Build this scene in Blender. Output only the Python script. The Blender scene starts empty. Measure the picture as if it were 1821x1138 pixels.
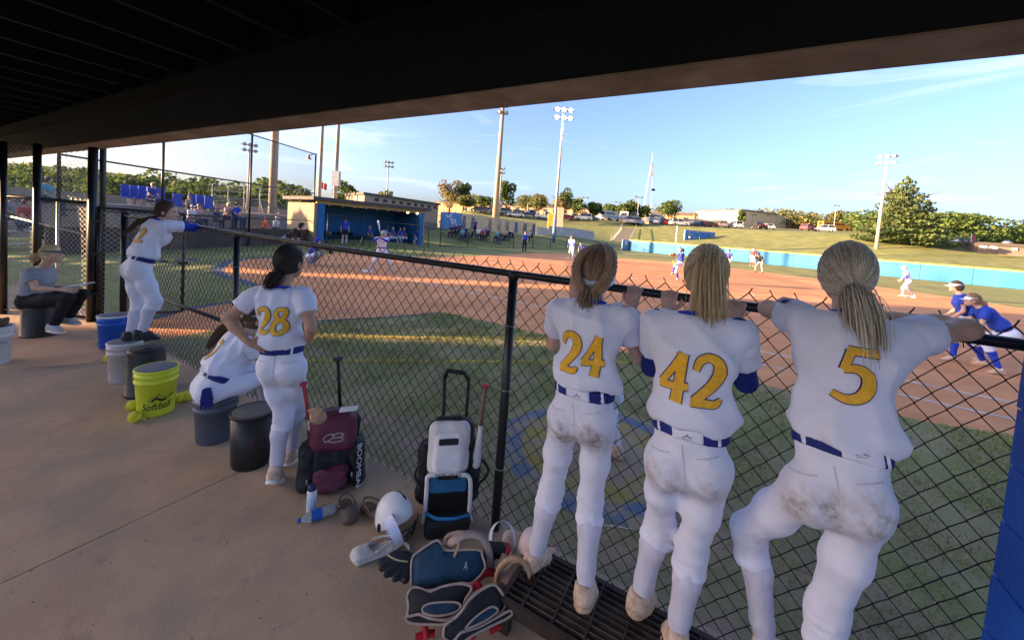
import bpy, math, random
import numpy as np
from mathutils import Vector, Matrix
from mathutils.bvhtree import BVHTree

random.seed(5)
RNG = np.random.default_rng(7)
SC = bpy.context.scene
COL = SC.collection

# ------------------------------------------------------------------ camera
W, HPX = 1821.0, 1138.0
F, CX, CY, PITCH, ROLL, CAMZ = 680.0, 910.5, 443.2, 0.0547, 0.0734, 1.95
_cp, _sp, _cr, _sr = math.cos(PITCH), math.sin(PITCH), math.cos(ROLL), math.sin(ROLL)
FWD = np.array([0, _cp, -_sp]); DN = np.array([0, -_sp, -_cp]); RT = np.array([1.0, 0, 0])
CXA = _cr * RT - _sr * DN            # camera right
CYA = -(_sr * RT + _cr * DN)         # camera up
cam = bpy.data.cameras.new('camera')
camo = bpy.data.objects.new('camera', cam); COL.objects.link(camo)
mw = Matrix.Identity(4)
for i in range(3):
    mw[i][0] = CXA[i]; mw[i][1] = CYA[i]; mw[i][2] = -FWD[i]
mw[2][3] = CAMZ
camo.matrix_world = mw
cam.sensor_fit = 'HORIZONTAL'; cam.sensor_width = 36.0
cam.lens = 36.0 * F / W
cam.shift_y = (CY - HPX / 2) / W
cam.clip_start = 0.05; cam.clip_end = 4000
SC.camera = camo

# ------------------------------------------------------------------ sun, sky, exposure
SUN_AZ = math.radians(-98)      # clockwise from +Y (camera forward): low on the left, a little behind
SUN_EL = math.radians(10.5)
SUN_DIR = Vector((math.sin(SUN_AZ) * math.cos(SUN_EL), math.cos(SUN_AZ) * math.cos(SUN_EL), math.sin(SUN_EL)))
sl = bpy.data.lights.new('sun', 'SUN'); sl.energy = 5.0; sl.angle = math.radians(0.6); sl.color = (1.0, 0.64, 0.34)
so = bpy.data.objects.new('sun', sl); COL.objects.link(so)
so.rotation_euler = SUN_DIR.to_track_quat('Z', 'Y').to_euler()
so.location = (-30, -5, 30)
wd = bpy.data.worlds.new('World'); SC.world = wd; wd.use_nodes = True
nt = wd.node_tree; nt.nodes.clear()
out = nt.nodes.new('ShaderNodeOutputWorld'); bg = nt.nodes.new('ShaderNodeBackground')
sky = nt.nodes.new('ShaderNodeTexSky'); sky.sky_type = 'NISHITA'; sky.sun_disc = False
sky.sun_elevation = SUN_EL; sky.sun_rotation = SUN_AZ % (2 * math.pi)
sky.air_density = 0.75; sky.dust_density = 3.7; sky.ozone_density = 2.0; sky.altitude = 200
bg.inputs['Strength'].default_value = 0.092
# thin cirrus streaks over the whole sky
tc = nt.nodes.new('ShaderNodeTexCoord'); sep = nt.nodes.new('ShaderNodeSeparateXYZ')
nt.links.new(tc.outputs['Generated'], sep.inputs[0])
mp = nt.nodes.new('ShaderNodeMapping'); mp.inputs['Scale'].default_value = (2.2, 2.2, 17.0); mp.inputs['Rotation'].default_value = (0.12, -0.06, 0.3)
nt.links.new(tc.outputs['Generated'], mp.inputs[0])
nz = nt.nodes.new('ShaderNodeTexNoise'); nz.inputs['Scale'].default_value = 1.3; nz.inputs['Detail'].default_value = 7; nz.inputs['Roughness'].default_value = 0.55; nz.inputs['Distortion'].default_value = 0.5
nt.links.new(mp.outputs[0], nz.inputs['Vector'])
rp = nt.nodes.new('ShaderNodeValToRGB'); rp.color_ramp.elements[0].position = 0.55; rp.color_ramp.elements[0].color = (0, 0, 0, 1); rp.color_ramp.elements[1].position = 0.78; rp.color_ramp.elements[1].color = (0.26, 0.26, 0.26, 1)
nt.links.new(nz.outputs['Fac'], rp.inputs[0])
mixc = nt.nodes.new('ShaderNodeMixRGB'); mixc.inputs['Color2'].default_value = (4.2, 4.2, 4.4, 1)
nt.links.new(rp.outputs[0], mixc.inputs['Fac']); nt.links.new(sky.outputs[0], mixc.inputs['Color1'])
wbm = nt.nodes.new('ShaderNodeMixRGB'); wbm.blend_type = 'MULTIPLY'; wbm.inputs['Fac'].default_value = 1.0; wbm.inputs['Color2'].default_value = (0.98, 0.94, 1.05, 1)
nt.links.new(mixc.outputs[0], wbm.inputs['Color1']); nt.links.new(wbm.outputs[0], bg.inputs['Color']); nt.links.new(bg.outputs[0], out.inputs[0])
SC.view_settings.view_transform = 'Standard'; SC.view_settings.look = 'None'; SC.view_settings.gamma = 1.0
SC.view_settings.use_curve_mapping = False
SC.view_settings.exposure = 2.5
SC.render.engine = 'CYCLES'

# ------------------------------------------------------------------ pixel -> direction helpers
def ray(px, py):
    u, v = px - CX, py - CY
    return (u * _cr + v * _sr) * RT + (-u * _sr + v * _cr) * DN + F * FWD
def G(px, py, z=0.0):                      # where the pixel's ray meets the level z
    d = ray(px, py); return np.array([0, 0, CAMZ]) + d * ((CAMZ - z) / -d[2])
def AY(px, py, Y):                          # point of the ray at depth Y
    d = ray(px, py); return np.array([0, 0, CAMZ]) + d * (Y / d[1])
FN = np.array([0.4848, 0.8746, 0.0]); FS = np.array([0.8746, -0.4848, 0.0]); FC = 2.03   # front fence: normal, direction (to the right), offset
def AC(px, py, c, n=FN):                    # point of the ray on the plane n.p = c
    d = ray(px, py); return np.array([0, 0, CAMZ]) + d * (c / (d @ n))
def FP(s, z, c=FC):                         # point in the fence frame
    return FN * c + FS * s + np.array([0, 0, z])
def pix(P):
    q = np.asarray(P, float) - np.array([0, 0, CAMZ]); k = F / (q @ FWD); x, y = (q @ RT) * k, (q @ DN) * k
    return (x * _cr - y * _sr + CX, x * _sr + y * _cr + CY)

# ------------------------------------------------------------------ materials
MATS = {}
def M(name, col, rough=0.8, var=0.12, scale=5.0, col2=None, bump=0.0, bscale=60.0, metal=0.0, spec=0.3, detail=6, stretch=None, trans=0.0, emis=None, attr=None, dirt=None, sheen=0.0, lo=0.35, hi=0.65):
    if name in MATS: return MATS[name]
    m = bpy.data.materials.new(name); m.use_nodes = True; n = m.node_tree; N = n.nodes; L = n.links
    b = N['Principled BSDF']; b.inputs['Roughness'].default_value = rough; b.inputs['Metallic'].default_value = metal
    b.inputs['Specular IOR Level'].default_value = spec
    if sheen: b.inputs['Sheen Weight'].default_value = sheen
    c1 = tuple(max(0, c * (1 - var)) for c in col); c2 = col2 if col2 else tuple(min(1, c * (1 + var)) for c in col)
    t = N.new('ShaderNodeTexCoord'); src = t.outputs['Object']
    if stretch:
        mpn = N.new('ShaderNodeMapping'); mpn.inputs['Scale'].default_value = stretch; L.new(src, mpn.inputs[0]); src = mpn.outputs[0]
    z = N.new('ShaderNodeTexNoise'); z.inputs['Scale'].default_value = scale; z.inputs['Detail'].default_value = detail; z.inputs['Roughness'].default_value = 0.6
    L.new(src, z.inputs['Vector'])
    r = N.new('ShaderNodeMapRange'); r.inputs[1].default_value = lo; r.inputs[2].default_value = hi
    L.new(z.outputs['Fac'], r.inputs[0])
    mx = N.new('ShaderNodeMixRGB'); mx.inputs[1].default_value = (*c1, 1); mx.inputs[2].default_value = (*c2, 1); L.new(r.outputs[0], mx.inputs[0])
    last = mx.outputs[0]
    if attr:                                   # vertex attribute blends towards a second colour (dirt, strands)
        a = N.new('ShaderNodeAttribute'); a.attribute_name = attr
        m2 = N.new('ShaderNodeMixRGB'); m2.inputs[2].default_value = (*dirt, 1); L.new(last, m2.inputs[1])
        zn = N.new('ShaderNodeTexNoise'); zn.inputs['Scale'].default_value = 38; zn.inputs['Detail'].default_value = 8; zn.inputs['Roughness'].default_value = .7; L.new(t.outputs['Object'], zn.inputs['Vector'])
        zr = N.new('ShaderNodeMapRange'); zr.inputs[1].default_value = .36; zr.inputs[2].default_value = .64; zr.inputs[3].default_value = .25; zr.inputs[4].default_value = 1.25; L.new(zn.outputs['Fac'], zr.inputs[0])
        zm = N.new('ShaderNodeMath'); zm.operation = 'MULTIPLY'; zm.use_clamp = True; L.new(zr.outputs[0], zm.inputs[0]); L.new(a.outputs['Fac'], zm.inputs[1]); L.new(zm.outputs[0], m2.inputs[0]); last = m2.outputs[0]
    L.new(last, b.inputs['Base Color'])
    if bump:
        z2 = N.new('ShaderNodeTexNoise'); z2.inputs['Scale'].default_value = bscale; z2.inputs['Detail'].default_value = 5; L.new(src, z2.inputs['Vector'])
        bp = N.new('ShaderNodeBump'); bp.inputs['Strength'].default_value = bump; bp.inputs['Distance'].default_value = 0.01
        L.new(z2.outputs['Fac'], bp.inputs['Height']); L.new(bp.outputs[0], b.inputs['Normal'])
    if emis:
        b.inputs['Emission Color'].default_value = (*emis[:3], 1); b.inputs['Emission Strength'].default_value = emis[3]
    if trans:
        b.inputs['Transmission Weight'].default_value = trans; b.inputs['IOR'].default_value = 1.3
    MATS[name] = m; return m

def creases(m, scale, dist, strength=.8):
    """cloth creases: ridged noise as fine relief"""
    n = m.node_tree; b = n.nodes['Principled BSDF']; t = n.nodes.new('ShaderNodeTexCoord'); mp_ = n.nodes.new('ShaderNodeMapping'); mp_.inputs['Scale'].default_value = (1.3, 1.3, .75); mp_.inputs['Rotation'].default_value = (.3, .5, .2); n.links.new(t.outputs['Object'], mp_.inputs[0])
    z = n.nodes.new('ShaderNodeTexNoise'); z.noise_type = 'RIDGED_MULTIFRACTAL'; z.inputs['Scale'].default_value = scale; z.inputs['Detail'].default_value = 2.5; z.inputs['Distortion'].default_value = .7; n.links.new(mp_.outputs[0], z.inputs['Vector'])
    bp = n.nodes.new('ShaderNodeBump'); bp.inputs['Strength'].default_value = strength; bp.inputs['Distance'].default_value = dist; n.links.new(z.outputs[0], bp.inputs['Height'])
    l = b.inputs['Normal'].links
    if l: n.links.new(l[0].from_socket, bp.inputs['Normal'])
    n.links.new(bp.outputs[0], b.inputs['Normal'])
def wire_mat(name, col, cell=0.055, width=0.16, rough=0.5, axis='XZ'):
    """far chain link: procedural diamonds, clear between the wires"""
    if name in MATS: return MATS[name]
    m = bpy.data.materials.new(name); m.use_nodes = True; n = m.node_tree; N = n.nodes; L = n.links
    b = N['Principled BSDF']; b.inputs['Base Color'].default_value = (*col, 1); b.inputs['Roughness'].default_value = rough
    u = N.new('ShaderNodeUVMap')
    s = N.new('ShaderNodeSeparateXYZ'); L.new(u.outputs[0], s.inputs[0])
    def math_(op, a, bb=None, v=None):
        k = N.new('ShaderNodeMath'); k.operation = op; L.new(a, k.inputs[0])
        if bb is not None: L.new(bb, k.inputs[1])
        if v is not None: k.inputs[1].default_value = v
        return k.outputs[0]
    fs = []
    for sg in ('ADD', 'SUBTRACT'):
        a = math_(sg, s.outputs[0], s.outputs[1]); a = math_('DIVIDE', a, v=cell * 1.414); a = math_('FRACT', a)
        a = math_('LESS_THAN', a, v=width); fs.append(a)
    f = math_('MAXIMUM', fs[0], fs[1])
    tr = N.new('ShaderNodeBsdfTransparent'); mx = N.new('ShaderNodeMixShader')
    L.new(f, mx.inputs[0]); L.new(tr.outputs[0], mx.inputs[1]); L.new(b.outputs[0], mx.inputs[2])
    L.new(mx.outputs[0], N['Material Output'].inputs[0])
    MATS[name] = m; return m

def mottle(m, scale, col, lo=.5, hi=.75, amt=.6, stretch=None):
    """a second, larger noise blends stains of another colour into a surface"""
    n = m.node_tree; b = n.nodes['Principled BSDF']; src = b.inputs['Base Color'].links[0].from_socket
    t = n.nodes.new('ShaderNodeTexCoord'); z = n.nodes.new('ShaderNodeTexNoise'); z.inputs['Scale'].default_value = scale; z.inputs['Detail'].default_value = 9; z.inputs['Roughness'].default_value = .65; z.inputs['Distortion'].default_value = .6
    v = t.outputs['Object']
    if stretch: mp_ = n.nodes.new('ShaderNodeMapping'); mp_.inputs['Scale'].default_value = stretch; n.links.new(v, mp_.inputs[0]); v = mp_.outputs[0]
    n.links.new(v, z.inputs['Vector']); r = n.nodes.new('ShaderNodeMapRange'); r.inputs[1].default_value = lo; r.inputs[2].default_value = hi; r.inputs[4].default_value = amt; n.links.new(z.outputs['Fac'], r.inputs[0])
    mx = n.nodes.new('ShaderNodeMixRGB'); mx.inputs[2].default_value = (*col, 1); n.links.new(src, mx.inputs[1]); n.links.new(r.outputs[0], mx.inputs[0]); n.links.new(mx.outputs[0], b.inputs['Base Color'])
# ------------------------------------------------------------------ objects
LOC = {}
def tag(o, label=None, cat=None, group=None, kind=None):
    if label: o['label'] = label
    if cat: o['category'] = cat
    if group: o['group'] = group
    if kind: o['kind'] = kind
    return o
def thing(name, label, cat, loc=(0, 0, 0), group=None, rz=0.0):
    o = bpy.data.objects.new(name, None); COL.objects.link(o); o.empty_display_size = 0.1
    o.location = loc; o.rotation_euler = (0, 0, rz); LOC[o.name] = (np.array(loc, float), rz)
    return tag(o, label, cat, group)
def root_of(o):
    while o.parent: o = o.parent
    return o
def mesh_obj(name, V, Fc, mat, parent=None, smooth=False, mi=None, kind=None, attr=None, local=False):
    V = np.asarray(V, float).reshape(-1, 3)
    if parent is not None and not local:
        l, rz = LOC.get(root_of(parent).name, (np.zeros(3), 0.0))
        V = V - l
        if rz:
            c, s = math.cos(-rz), math.sin(-rz); V = np.stack([V[:, 0] * c - V[:, 1] * s, V[:, 0] * s + V[:, 1] * c, V[:, 2]], 1)
    me = bpy.data.meshes.new(name); me.from_pydata(V.tolist(), [], [tuple(int(i) for i in f) for f in Fc])
    ms = mat if isinstance(mat, (list, tuple)) else [mat]
    for m in ms: me.materials.append(m)
    if mi is not None and len(ms) > 1: me.polygons.foreach_set('material_index', list(mi))
    if smooth: me.polygons.foreach_set('use_smooth', [True] * len(me.polygons))
    if attr is not None:
        for k, a in attr.items():
            at = me.attributes.new(k, 'FLOAT', 'POINT'); at.data.foreach_set('value', np.asarray(a, np.float32))
    me.update()
    o = bpy.data.objects.new(name, me); COL.objects.link(o)
    if parent is not None: o.parent = parent
    if kind: o['kind'] = kind
    return o
def nrm(v): v = np.asarray(v, float); return v / (np.linalg.norm(v) + 1e-12)
def frame(d, up=(0, 0, 1)):
    d = nrm(d); up = np.asarray(up, float)
    if abs(d @ nrm(up)) > 0.98: up = np.array([0, 1.0, 0]) if abs(d[1]) < 0.9 else np.array([1.0, 0, 0])
    a = nrm(np.cross(up, d)); b = np.cross(d, a); return a, b
class MB:
    def __init__(s): s.v = []; s.f = []; s.m = []; s.n = 0; s.sl = 0
    def add(s, V, Fc):
        V = np.asarray(V, float).reshape(-1, 3); s.v.append(V)
        for f in Fc: s.f.append([i + s.n for i in f]); s.m.append(s.sl)
        s.n += len(V); return s
    def bx(s, x0, x1, y0, y1, z0, z1):
        V = [(x, y, z) for z in (z0, z1) for y in (y0, y1) for x in (x0, x1)]
        return s.add(V, [(0, 2, 3, 1), (4, 5, 7, 6), (0, 1, 5, 4), (2, 6, 7, 3), (0, 4, 6, 2), (1, 3, 7, 5)])
    def obox(s, c, ax, ay, az):        # box by centre and half-axis vectors
        c, ax, ay, az = [np.asarray(q, float) for q in (c, ax, ay, az)]
        V = [c + i * ax + j * ay + k * az for k in (-1, 1) for j in (-1, 1) for i in (-1, 1)]
        return s.add(V, [(0, 2, 3, 1), (4, 5, 7, 6), (0, 1, 5, 4), (2, 6, 7, 3), (0, 4, 6, 2), (1, 3, 7, 5)])
    def bar(s, a, b, w, h=None, up=(0, 0, 1)):
        a, b = np.asarray(a, float), np.asarray(b, float); x, y = frame(b - a, up); h = h or w
        return s.obox((a + b) / 2, (b - a) / 2, x * w / 2, y * h / 2)
    def tube(s, P, r, n=8, cap=True):
        P = np.asarray(P, float); k = len(P); r = np.broadcast_to(np.asarray(r, float), (k,))
        T = np.gradient(P, axis=0); x, y = frame(T[0]); V = []
        for i in range(k):
            t = nrm(T[i]); x = nrm(x - t * (x @ t)); y = np.cross(t, x)
            a = np.arange(n) * 2 * math.pi / n
            V.append(P[i] + r[i] * (np.cos(a)[:, None] * x + np.sin(a)[:, None] * y))
        V = np.concatenate(V); Fc = []
        for i in range(k - 1):
            for j in range(n):
                j2 = (j + 1) % n; Fc.append((i * n + j, i * n + j2, (i + 1) * n + j2, (i + 1) * n + j))
        if cap: Fc.append(tuple(range(n))[::-1]); Fc.append(tuple((k - 1) * n + j for j in range(n)))
        return s.add(V, Fc)
    def lathe(s, prof, n=24, o=(0, 0, 0), ax=(0, 0, 1), cap=True):
        o = np.asarray(o, float); d = nrm(ax); x, y = frame(d); a = np.arange(n) * 2 * math.pi / n; V = []
        for r, z in prof: V.append(o + d * z + r * (np.cos(a)[:, None] * x + np.sin(a)[:, None] * y))
        k = len(prof); V = np.concatenate(V); Fc = []
        for i in range(k - 1):
            for j in range(n):
                j2 = (j + 1) % n; Fc.append((i * n + j, i * n + j2, (i + 1) * n + j2, (i + 1) * n + j))
        if cap: Fc.append(tuple(range(n))[::-1]); Fc.append(tuple((k - 1) * n + j for j in range(n)))
        return s.add(V, Fc)
    def ell(s, c, r, n=12, m=8, A=None):
        c = np.asarray(c, float); r = np.broadcast_to(np.asarray(r, float), (3,)); V = []
        for i in range(m + 1):
            t = math.pi * i / m
            for j in range(n):
                p = 2 * math.pi * j / n; V.append((math.sin(t) * math.cos(p), math.sin(t) * math.sin(p), math.cos(t)))
        V = np.array(V) * r
        if A is not None: V = V @ np.asarray(A)
        Fc = [(i * n + j, (i + 1) * n + j, (i + 1) * n + (j + 1) % n, i * n + (j + 1) % n) for i in range(m) for j in range(n)]
        return s.add(V + c, Fc)
    def prism(s, poly, o, u, v, d):    # polygon in plane (o,u,v) extruded by vector d
        o, u, v, d = [np.asarray(q, float) for q in (o, u, v, d)]; k = len(poly)
        V = [o + p[0] * u + p[1] * v for p in poly] + [o + p[0] * u + p[1] * v + d for p in poly]
        Fc = [tuple(range(k))[::-1], tuple(range(k, 2 * k))] + [(i, (i + 1) % k, (i + 1) % k + k, i + k) for i in range(k)]
        return s.add(V, Fc)
    def build(s, name, mat, parent=None, smooth=False, kind=None, attr=None, local=False):
        V = np.concatenate(s.v) if s.v else np.zeros((0, 3))
        return mesh_obj(name, V, s.f, mat, parent, smooth, s.m, kind, attr, local)
def solo(name, mb, mat, label, cat, group=None, smooth=False, kind=None):
    """a thing that is one mesh"""
    V = np.concatenate(mb.v); lo = V.min(0); hi = V.max(0); c = np.array([(lo[0] + hi[0]) / 2, (lo[1] + hi[1]) / 2, lo[2]])
    o = mesh_obj(name, V - c, mb.f, mat, None, smooth, mb.m); o.location = c
    return tag(o, label, cat, group, kind)
def copy_tree(o, parent=None):
    c = o.copy(); COL.objects.link(c); c.parent = parent
    for ch in list(o.children): copy_tree(ch, c)
    return c
def ss(a, b, x):
    t = np.clip((x - a) / (b - a), 0, 1); return t * t * (3 - 2 * t)

# ------------------------------------------------------------------ implicit surfaces (bodies, clothes)
def _eval(P, prims, k):
    d = None
    for q in prims:
        t = q[0]
        if t == 'c':
            _, a, b, ra, rb = q; ab = b - a; L2 = float(ab @ ab) + 1e-9
            h = np.clip((P - a) @ ab / L2, 0, 1).astype(np.float32)
            w = P - a - h[:, None] * ab
            e = np.sqrt((w * w).sum(1)) - (ra + (rb - ra) * h)
        elif t == 'e':
            _, c, A, r = q; w = (P - c) @ A.T; k0 = np.sqrt(((w / r) ** 2).sum(1)) + 1e-6; k1 = np.sqrt(((w / (r * r)) ** 2).sum(1)) + 1e-6
            e = k0 * (k0 - 1) / k1
        else:                                     # 'o' elliptical cone a->b, side axis s, radii (rx,ry) at both ends
            _, a, b, s, ra, rb = q; ab = b - a; L = float(np.linalg.norm(ab)) + 1e-9; ax = ab / L; s = nrm(s - ax * (s @ ax)); f = np.cross(ax, s)
            y = (P - a) @ ax; h = np.clip(y / L, 0, 1); w = P - a - (h * L)[:, None] * ax
            rx = ra[0] + (rb[0] - ra[0]) * h; ry = ra[1] + (rb[1] - ra[1]) * h; m = np.minimum(rx, ry)
            u = (w @ s) / rx; v = (w @ f) / ry; z = (w @ ax) / m
            e = (np.sqrt(u * u + v * v + z * z) - 1) * m
        e = e.astype(np.float32)
        if d is None: d = e
        else:
            h = np.clip(0.5 + 0.5 * (d - e) / k, 0, 1); d = d + (e - d) * h - k * h * (1 - h)
    return d
def _noise(P, amp, fr, seed):
    """cloth folds: a few families of soft ridges, each alive only in patches"""
    r = np.random.default_rng(seed); o = np.zeros(len(P), np.float32)
    for i in range(7):
        kv = nrm(r.normal(size=3) * np.array([1, 1, .8])) * fr * (1.6 + 0.55 * i); q = nrm(r.normal(size=3)) * fr * 0.55; m_ = nrm(r.normal(size=3)) * fr * .42
        ph = P @ kv + r.uniform(0, 6) + 1.5 * np.sin(P @ q + r.uniform(0, 6))
        ridge = np.abs(np.sin(ph * .5)) ** .7
        msk = np.clip(np.sin(P @ m_ + r.uniform(0, 6)) * 1.6, 0, 1)
        o += (ridge - .6) * msk / (1 + .22 * i)
    return amp * o
def sdf_mesh(prims, res, k=0.03, inflate=0.0, cuts=(), wrinkle=None, extra=None, smooth=1):
    """surface nets over a smooth union; returns V, F"""
    prims = [tuple(np.asarray(x, float) if isinstance(x, (list, tuple, np.ndarray)) else x for x in q) for q in prims]
    lo = np.full(3, 1e9); hi = -lo
    for q in prims:
        if q[0] == 'c': pts = [q[1], q[2]]; r = max(q[3], q[4])
        elif q[0] == 'e': pts = [q[1]]; r = max(q[3])
        else: pts = [q[1], q[2]]; r = max(max(q[4]), max(q[5]))
        for p in pts: lo = np.minimum(lo, p - r); hi = np.maximum(hi, p + r)
    pad = inflate + 3 * res + (0.012 if wrinkle else 0); lo = lo - pad; hi = hi + pad
    n = np.maximum(4, np.ceil((hi - lo) / (res * 4)).astype(int)) * 4 + 1
    def fun(P):
        d = _eval(P, prims, k) - inflate
        if wrinkle: d = d + _noise(P, *wrinkle)
        if extra: d = extra(P, d)
        for (p, nn) in cuts: d = np.maximum(d, (P - p) @ nn)
        return d
    # coarse pass, then refine only near the surface
    st = 4; cn = (n - 1) // st + 1
    g = np.stack(np.meshgrid(*[lo[i] + np.arange(cn[i]) * res * st for i in range(3)], indexing='ij'), -1).reshape(-1, 3).astype(np.float32)
    C = fun(g).reshape(cn)
    near = np.abs(C) < res * st * 1.9
    for ax in range(3):                                   # dilate by one
        s0 = near.copy(); a = [slice(None)] * 3; b = [slice(None)] * 3; a[ax] = slice(1, None); b[ax] = slice(None, -1)
        s0[tuple(a)] |= near[tuple(b)]; s0[tuple(b)] |= near[tuple(a)]; near = s0
    up = lambda X: np.repeat(np.repeat(np.repeat(X, st, 0), st, 1), st, 2)[st // 2:st // 2 + n[0], st // 2:st // 2 + n[1], st // 2:st // 2 + n[2]]
    def up2(X):
        I = [np.minimum((np.arange(n[i]) + st // 2) // st, cn[i] - 1) for i in range(3)]; return X[np.ix_(*I)]
    Fv = up2(C).astype(np.float32).copy(); mk = up2(near); idx = np.argwhere(mk)
    if len(idx): Fv[mk] = fun((lo + idx * res).astype(np.float32))
    S = Fv < 0
    c = [(i, j, l) for i in (0, 1) for j in (0, 1) for l in (0, 1)]
    sh = lambda X, o: X[o[0]:X.shape[0] - 1 + o[0], o[1]:X.shape[1] - 1 + o[1], o[2]:X.shape[2] - 1 + o[2]]
    cnt = sum(sh(S, o).astype(np.int8) for o in c); act = (cnt > 0) & (cnt < 8); ai = np.argwhere(act)
    if len(ai) == 0: return np.zeros((0, 3)), []
    ids = -np.ones(act.shape, int); ids[act] = np.arange(len(ai))
    acc = np.zeros((len(ai), 3)); num = np.zeros(len(ai))
    val = {o: sh(Fv, o)[act] for o in c}
    for o in c:
        for ax in range(3):
            if o[ax] == 0:
                o2 = list(o); o2[ax] = 1; o2 = tuple(o2); a, b = val[o], val[o2]; x = (a < 0) != (b < 0)
                t = np.where(x, a / np.where(x, a - b, 1), 0); p = np.tile(np.array(o, float), (len(ai), 1)); p[:, ax] += t
                acc[x] += p[x]; num[x] += 1
    V = lo + (ai + acc / num[:, None]) * res
    Fc = []
    for ax in range(3):
        b, cc = [(1, 2), (2, 0), (0, 1)][ax]
        sl0 = [slice(1, -1)] * 3; sl0[ax] = slice(0, -1); sl1 = [slice(1, -1)] * 3; sl1[ax] = slice(1, None)
        s0, s1 = S[tuple(sl0)], S[tuple(sl1)]; e = np.argwhere(s0 != s1)
        if len(e) == 0: continue
        sg = s0[tuple(e.T)]; base = e.copy(); base[:, b] += 1; base[:, cc] += 1
        q = []
        for (db, dc) in ((-1, -1), (0, -1), (0, 0), (-1, 0)):
            w = base.copy(); w[:, b] += db; w[:, cc] += dc; q.append(ids[tuple(w.T)])
        q = np.stack(q, 1); q[~sg] = q[~sg][:, ::-1]; Fc.append(q)
    Fc = np.concatenate(Fc); Fc = Fc[(Fc >= 0).all(1)]
    for _ in range(smooth):                                # light Laplacian pass
        A = np.zeros_like(V); N_ = np.zeros(len(V))
        for i in range(4):
            for j in ((i + 1) % 4, (i + 3) % 4): np.add.at(A, Fc[:, i], V[Fc[:, j]]); np.add.at(N_, Fc[:, i], 1)
        V = V * 0.5 + 0.5 * A / np.maximum(N_, 1)[:, None]
    return V, Fc
# ------------------------------------------------------------------ people
SKIN = M('skin', (0.58, 0.35, 0.25), 0.55, 0.08, 30, bump=0.05, bscale=200)
SKIN2 = M('skin_tanned', (0.46, 0.26, 0.17), 0.55, 0.08, 30, bump=0.05, bscale=200)
JWHITE = M('jersey_white', (0.71, 0.72, 0.86), 0.62, 0.03, 14, bump=0.25, bscale=22, sheen=0.2)
PWHITE = M('pants_white', (0.69, 0.69, 0.81), 0.7, 0.03, 14, bump=0.35, bscale=18, attr='dirt', dirt=(0.25, 0.185, 0.13))
SOCKW = M('sock_white', (0.55, 0.52, 0.61), 0.85, 0.05, 40, bump=0.3, bscale=260, stretch=(1, 1, 0.25))
creases(JWHITE, 5.0, .012); creases(PWHITE, 6.0, .008)
NAVY = M('navy_fabric', (0.012, 0.02, 0.16), 0.7, 0.15, 30, bump=0.2)
ROYAL = M('royal_fabric', (0.015, 0.045, 0.42), 0.7, 0.15, 20, bump=0.2)
BLACKF = M('black_fabric', (0.013, 0.013, 0.015), 0.85, 0.2, 20, bump=0.3)
GREYF = M('grey_fabric', (0.27, 0.28, 0.31), 0.9, 0.1, 20, bump=0.3)
GOLD = M('gold_print', (0.78, 0.42, 0.03), 0.55, 0.12, 45)
TANSHOE = M('dusty_shoe', (0.56, 0.40, 0.30), 0.85, 0.3, 25, bump=0.3, bscale=90)
TANSOLE = M('dusty_sole', (0.50, 0.32, 0.20), 0.9, 0.2, 25)
BLACKSHOE = M('black_shoe', (0.03, 0.03, 0.034), 0.7, 0.3, 25)
GREYSHOE = M('grey_shoe', (0.42, 0.42, 0.45), 0.8, 0.15, 40)
WHITESOLE = M('white_sole', (0.68, 0.66, 0.63), 0.8, 0.1, 20)
WHITEP = M('white_plastic', (0.78, 0.78, 0.8), 0.35, 0.04, 10)
def hairmats(n, dark, mid, light):
    return [M(n + '_dark', dark, 0.5, 0.1, 60, spec=0.5), M(n + '_mid', mid, 0.5, 0.1, 60, spec=0.5), M(n + '_light', light, 0.5, 0.1, 60, spec=0.5)]
H_BLONDE = hairmats('hair_blonde', (0.38, 0.25, 0.12), (0.66, 0.48, 0.26), (0.88, 0.72, 0.48))
H_ASH = hairmats('hair_ash', (0.34, 0.27, 0.19), (0.58, 0.49, 0.36), (0.84, 0.75, 0.60))
H_REDBR = hairmats('hair_lightbrown', (0.15, 0.085, 0.05), (0.30, 0.18, 0.105), (0.46, 0.31, 0.19))
H_DARK = hairmats('hair_darkbrown', (0.014, 0.009, 0.007), (0.024, 0.016, 0.012), (0.045, 0.03, 0.022))
H_BROWN = hairmats('hair_brown', (0.045, 0.025, 0.016), (0.085, 0.05, 0.03), (0.15, 0.095, 0.06))
EYE = M('eye_dark', (0.02, 0.015, 0.012), 0.2, 0.0)
LIP = M('lip', (0.42, 0.16, 0.13), 0.5, 0.05)

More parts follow.
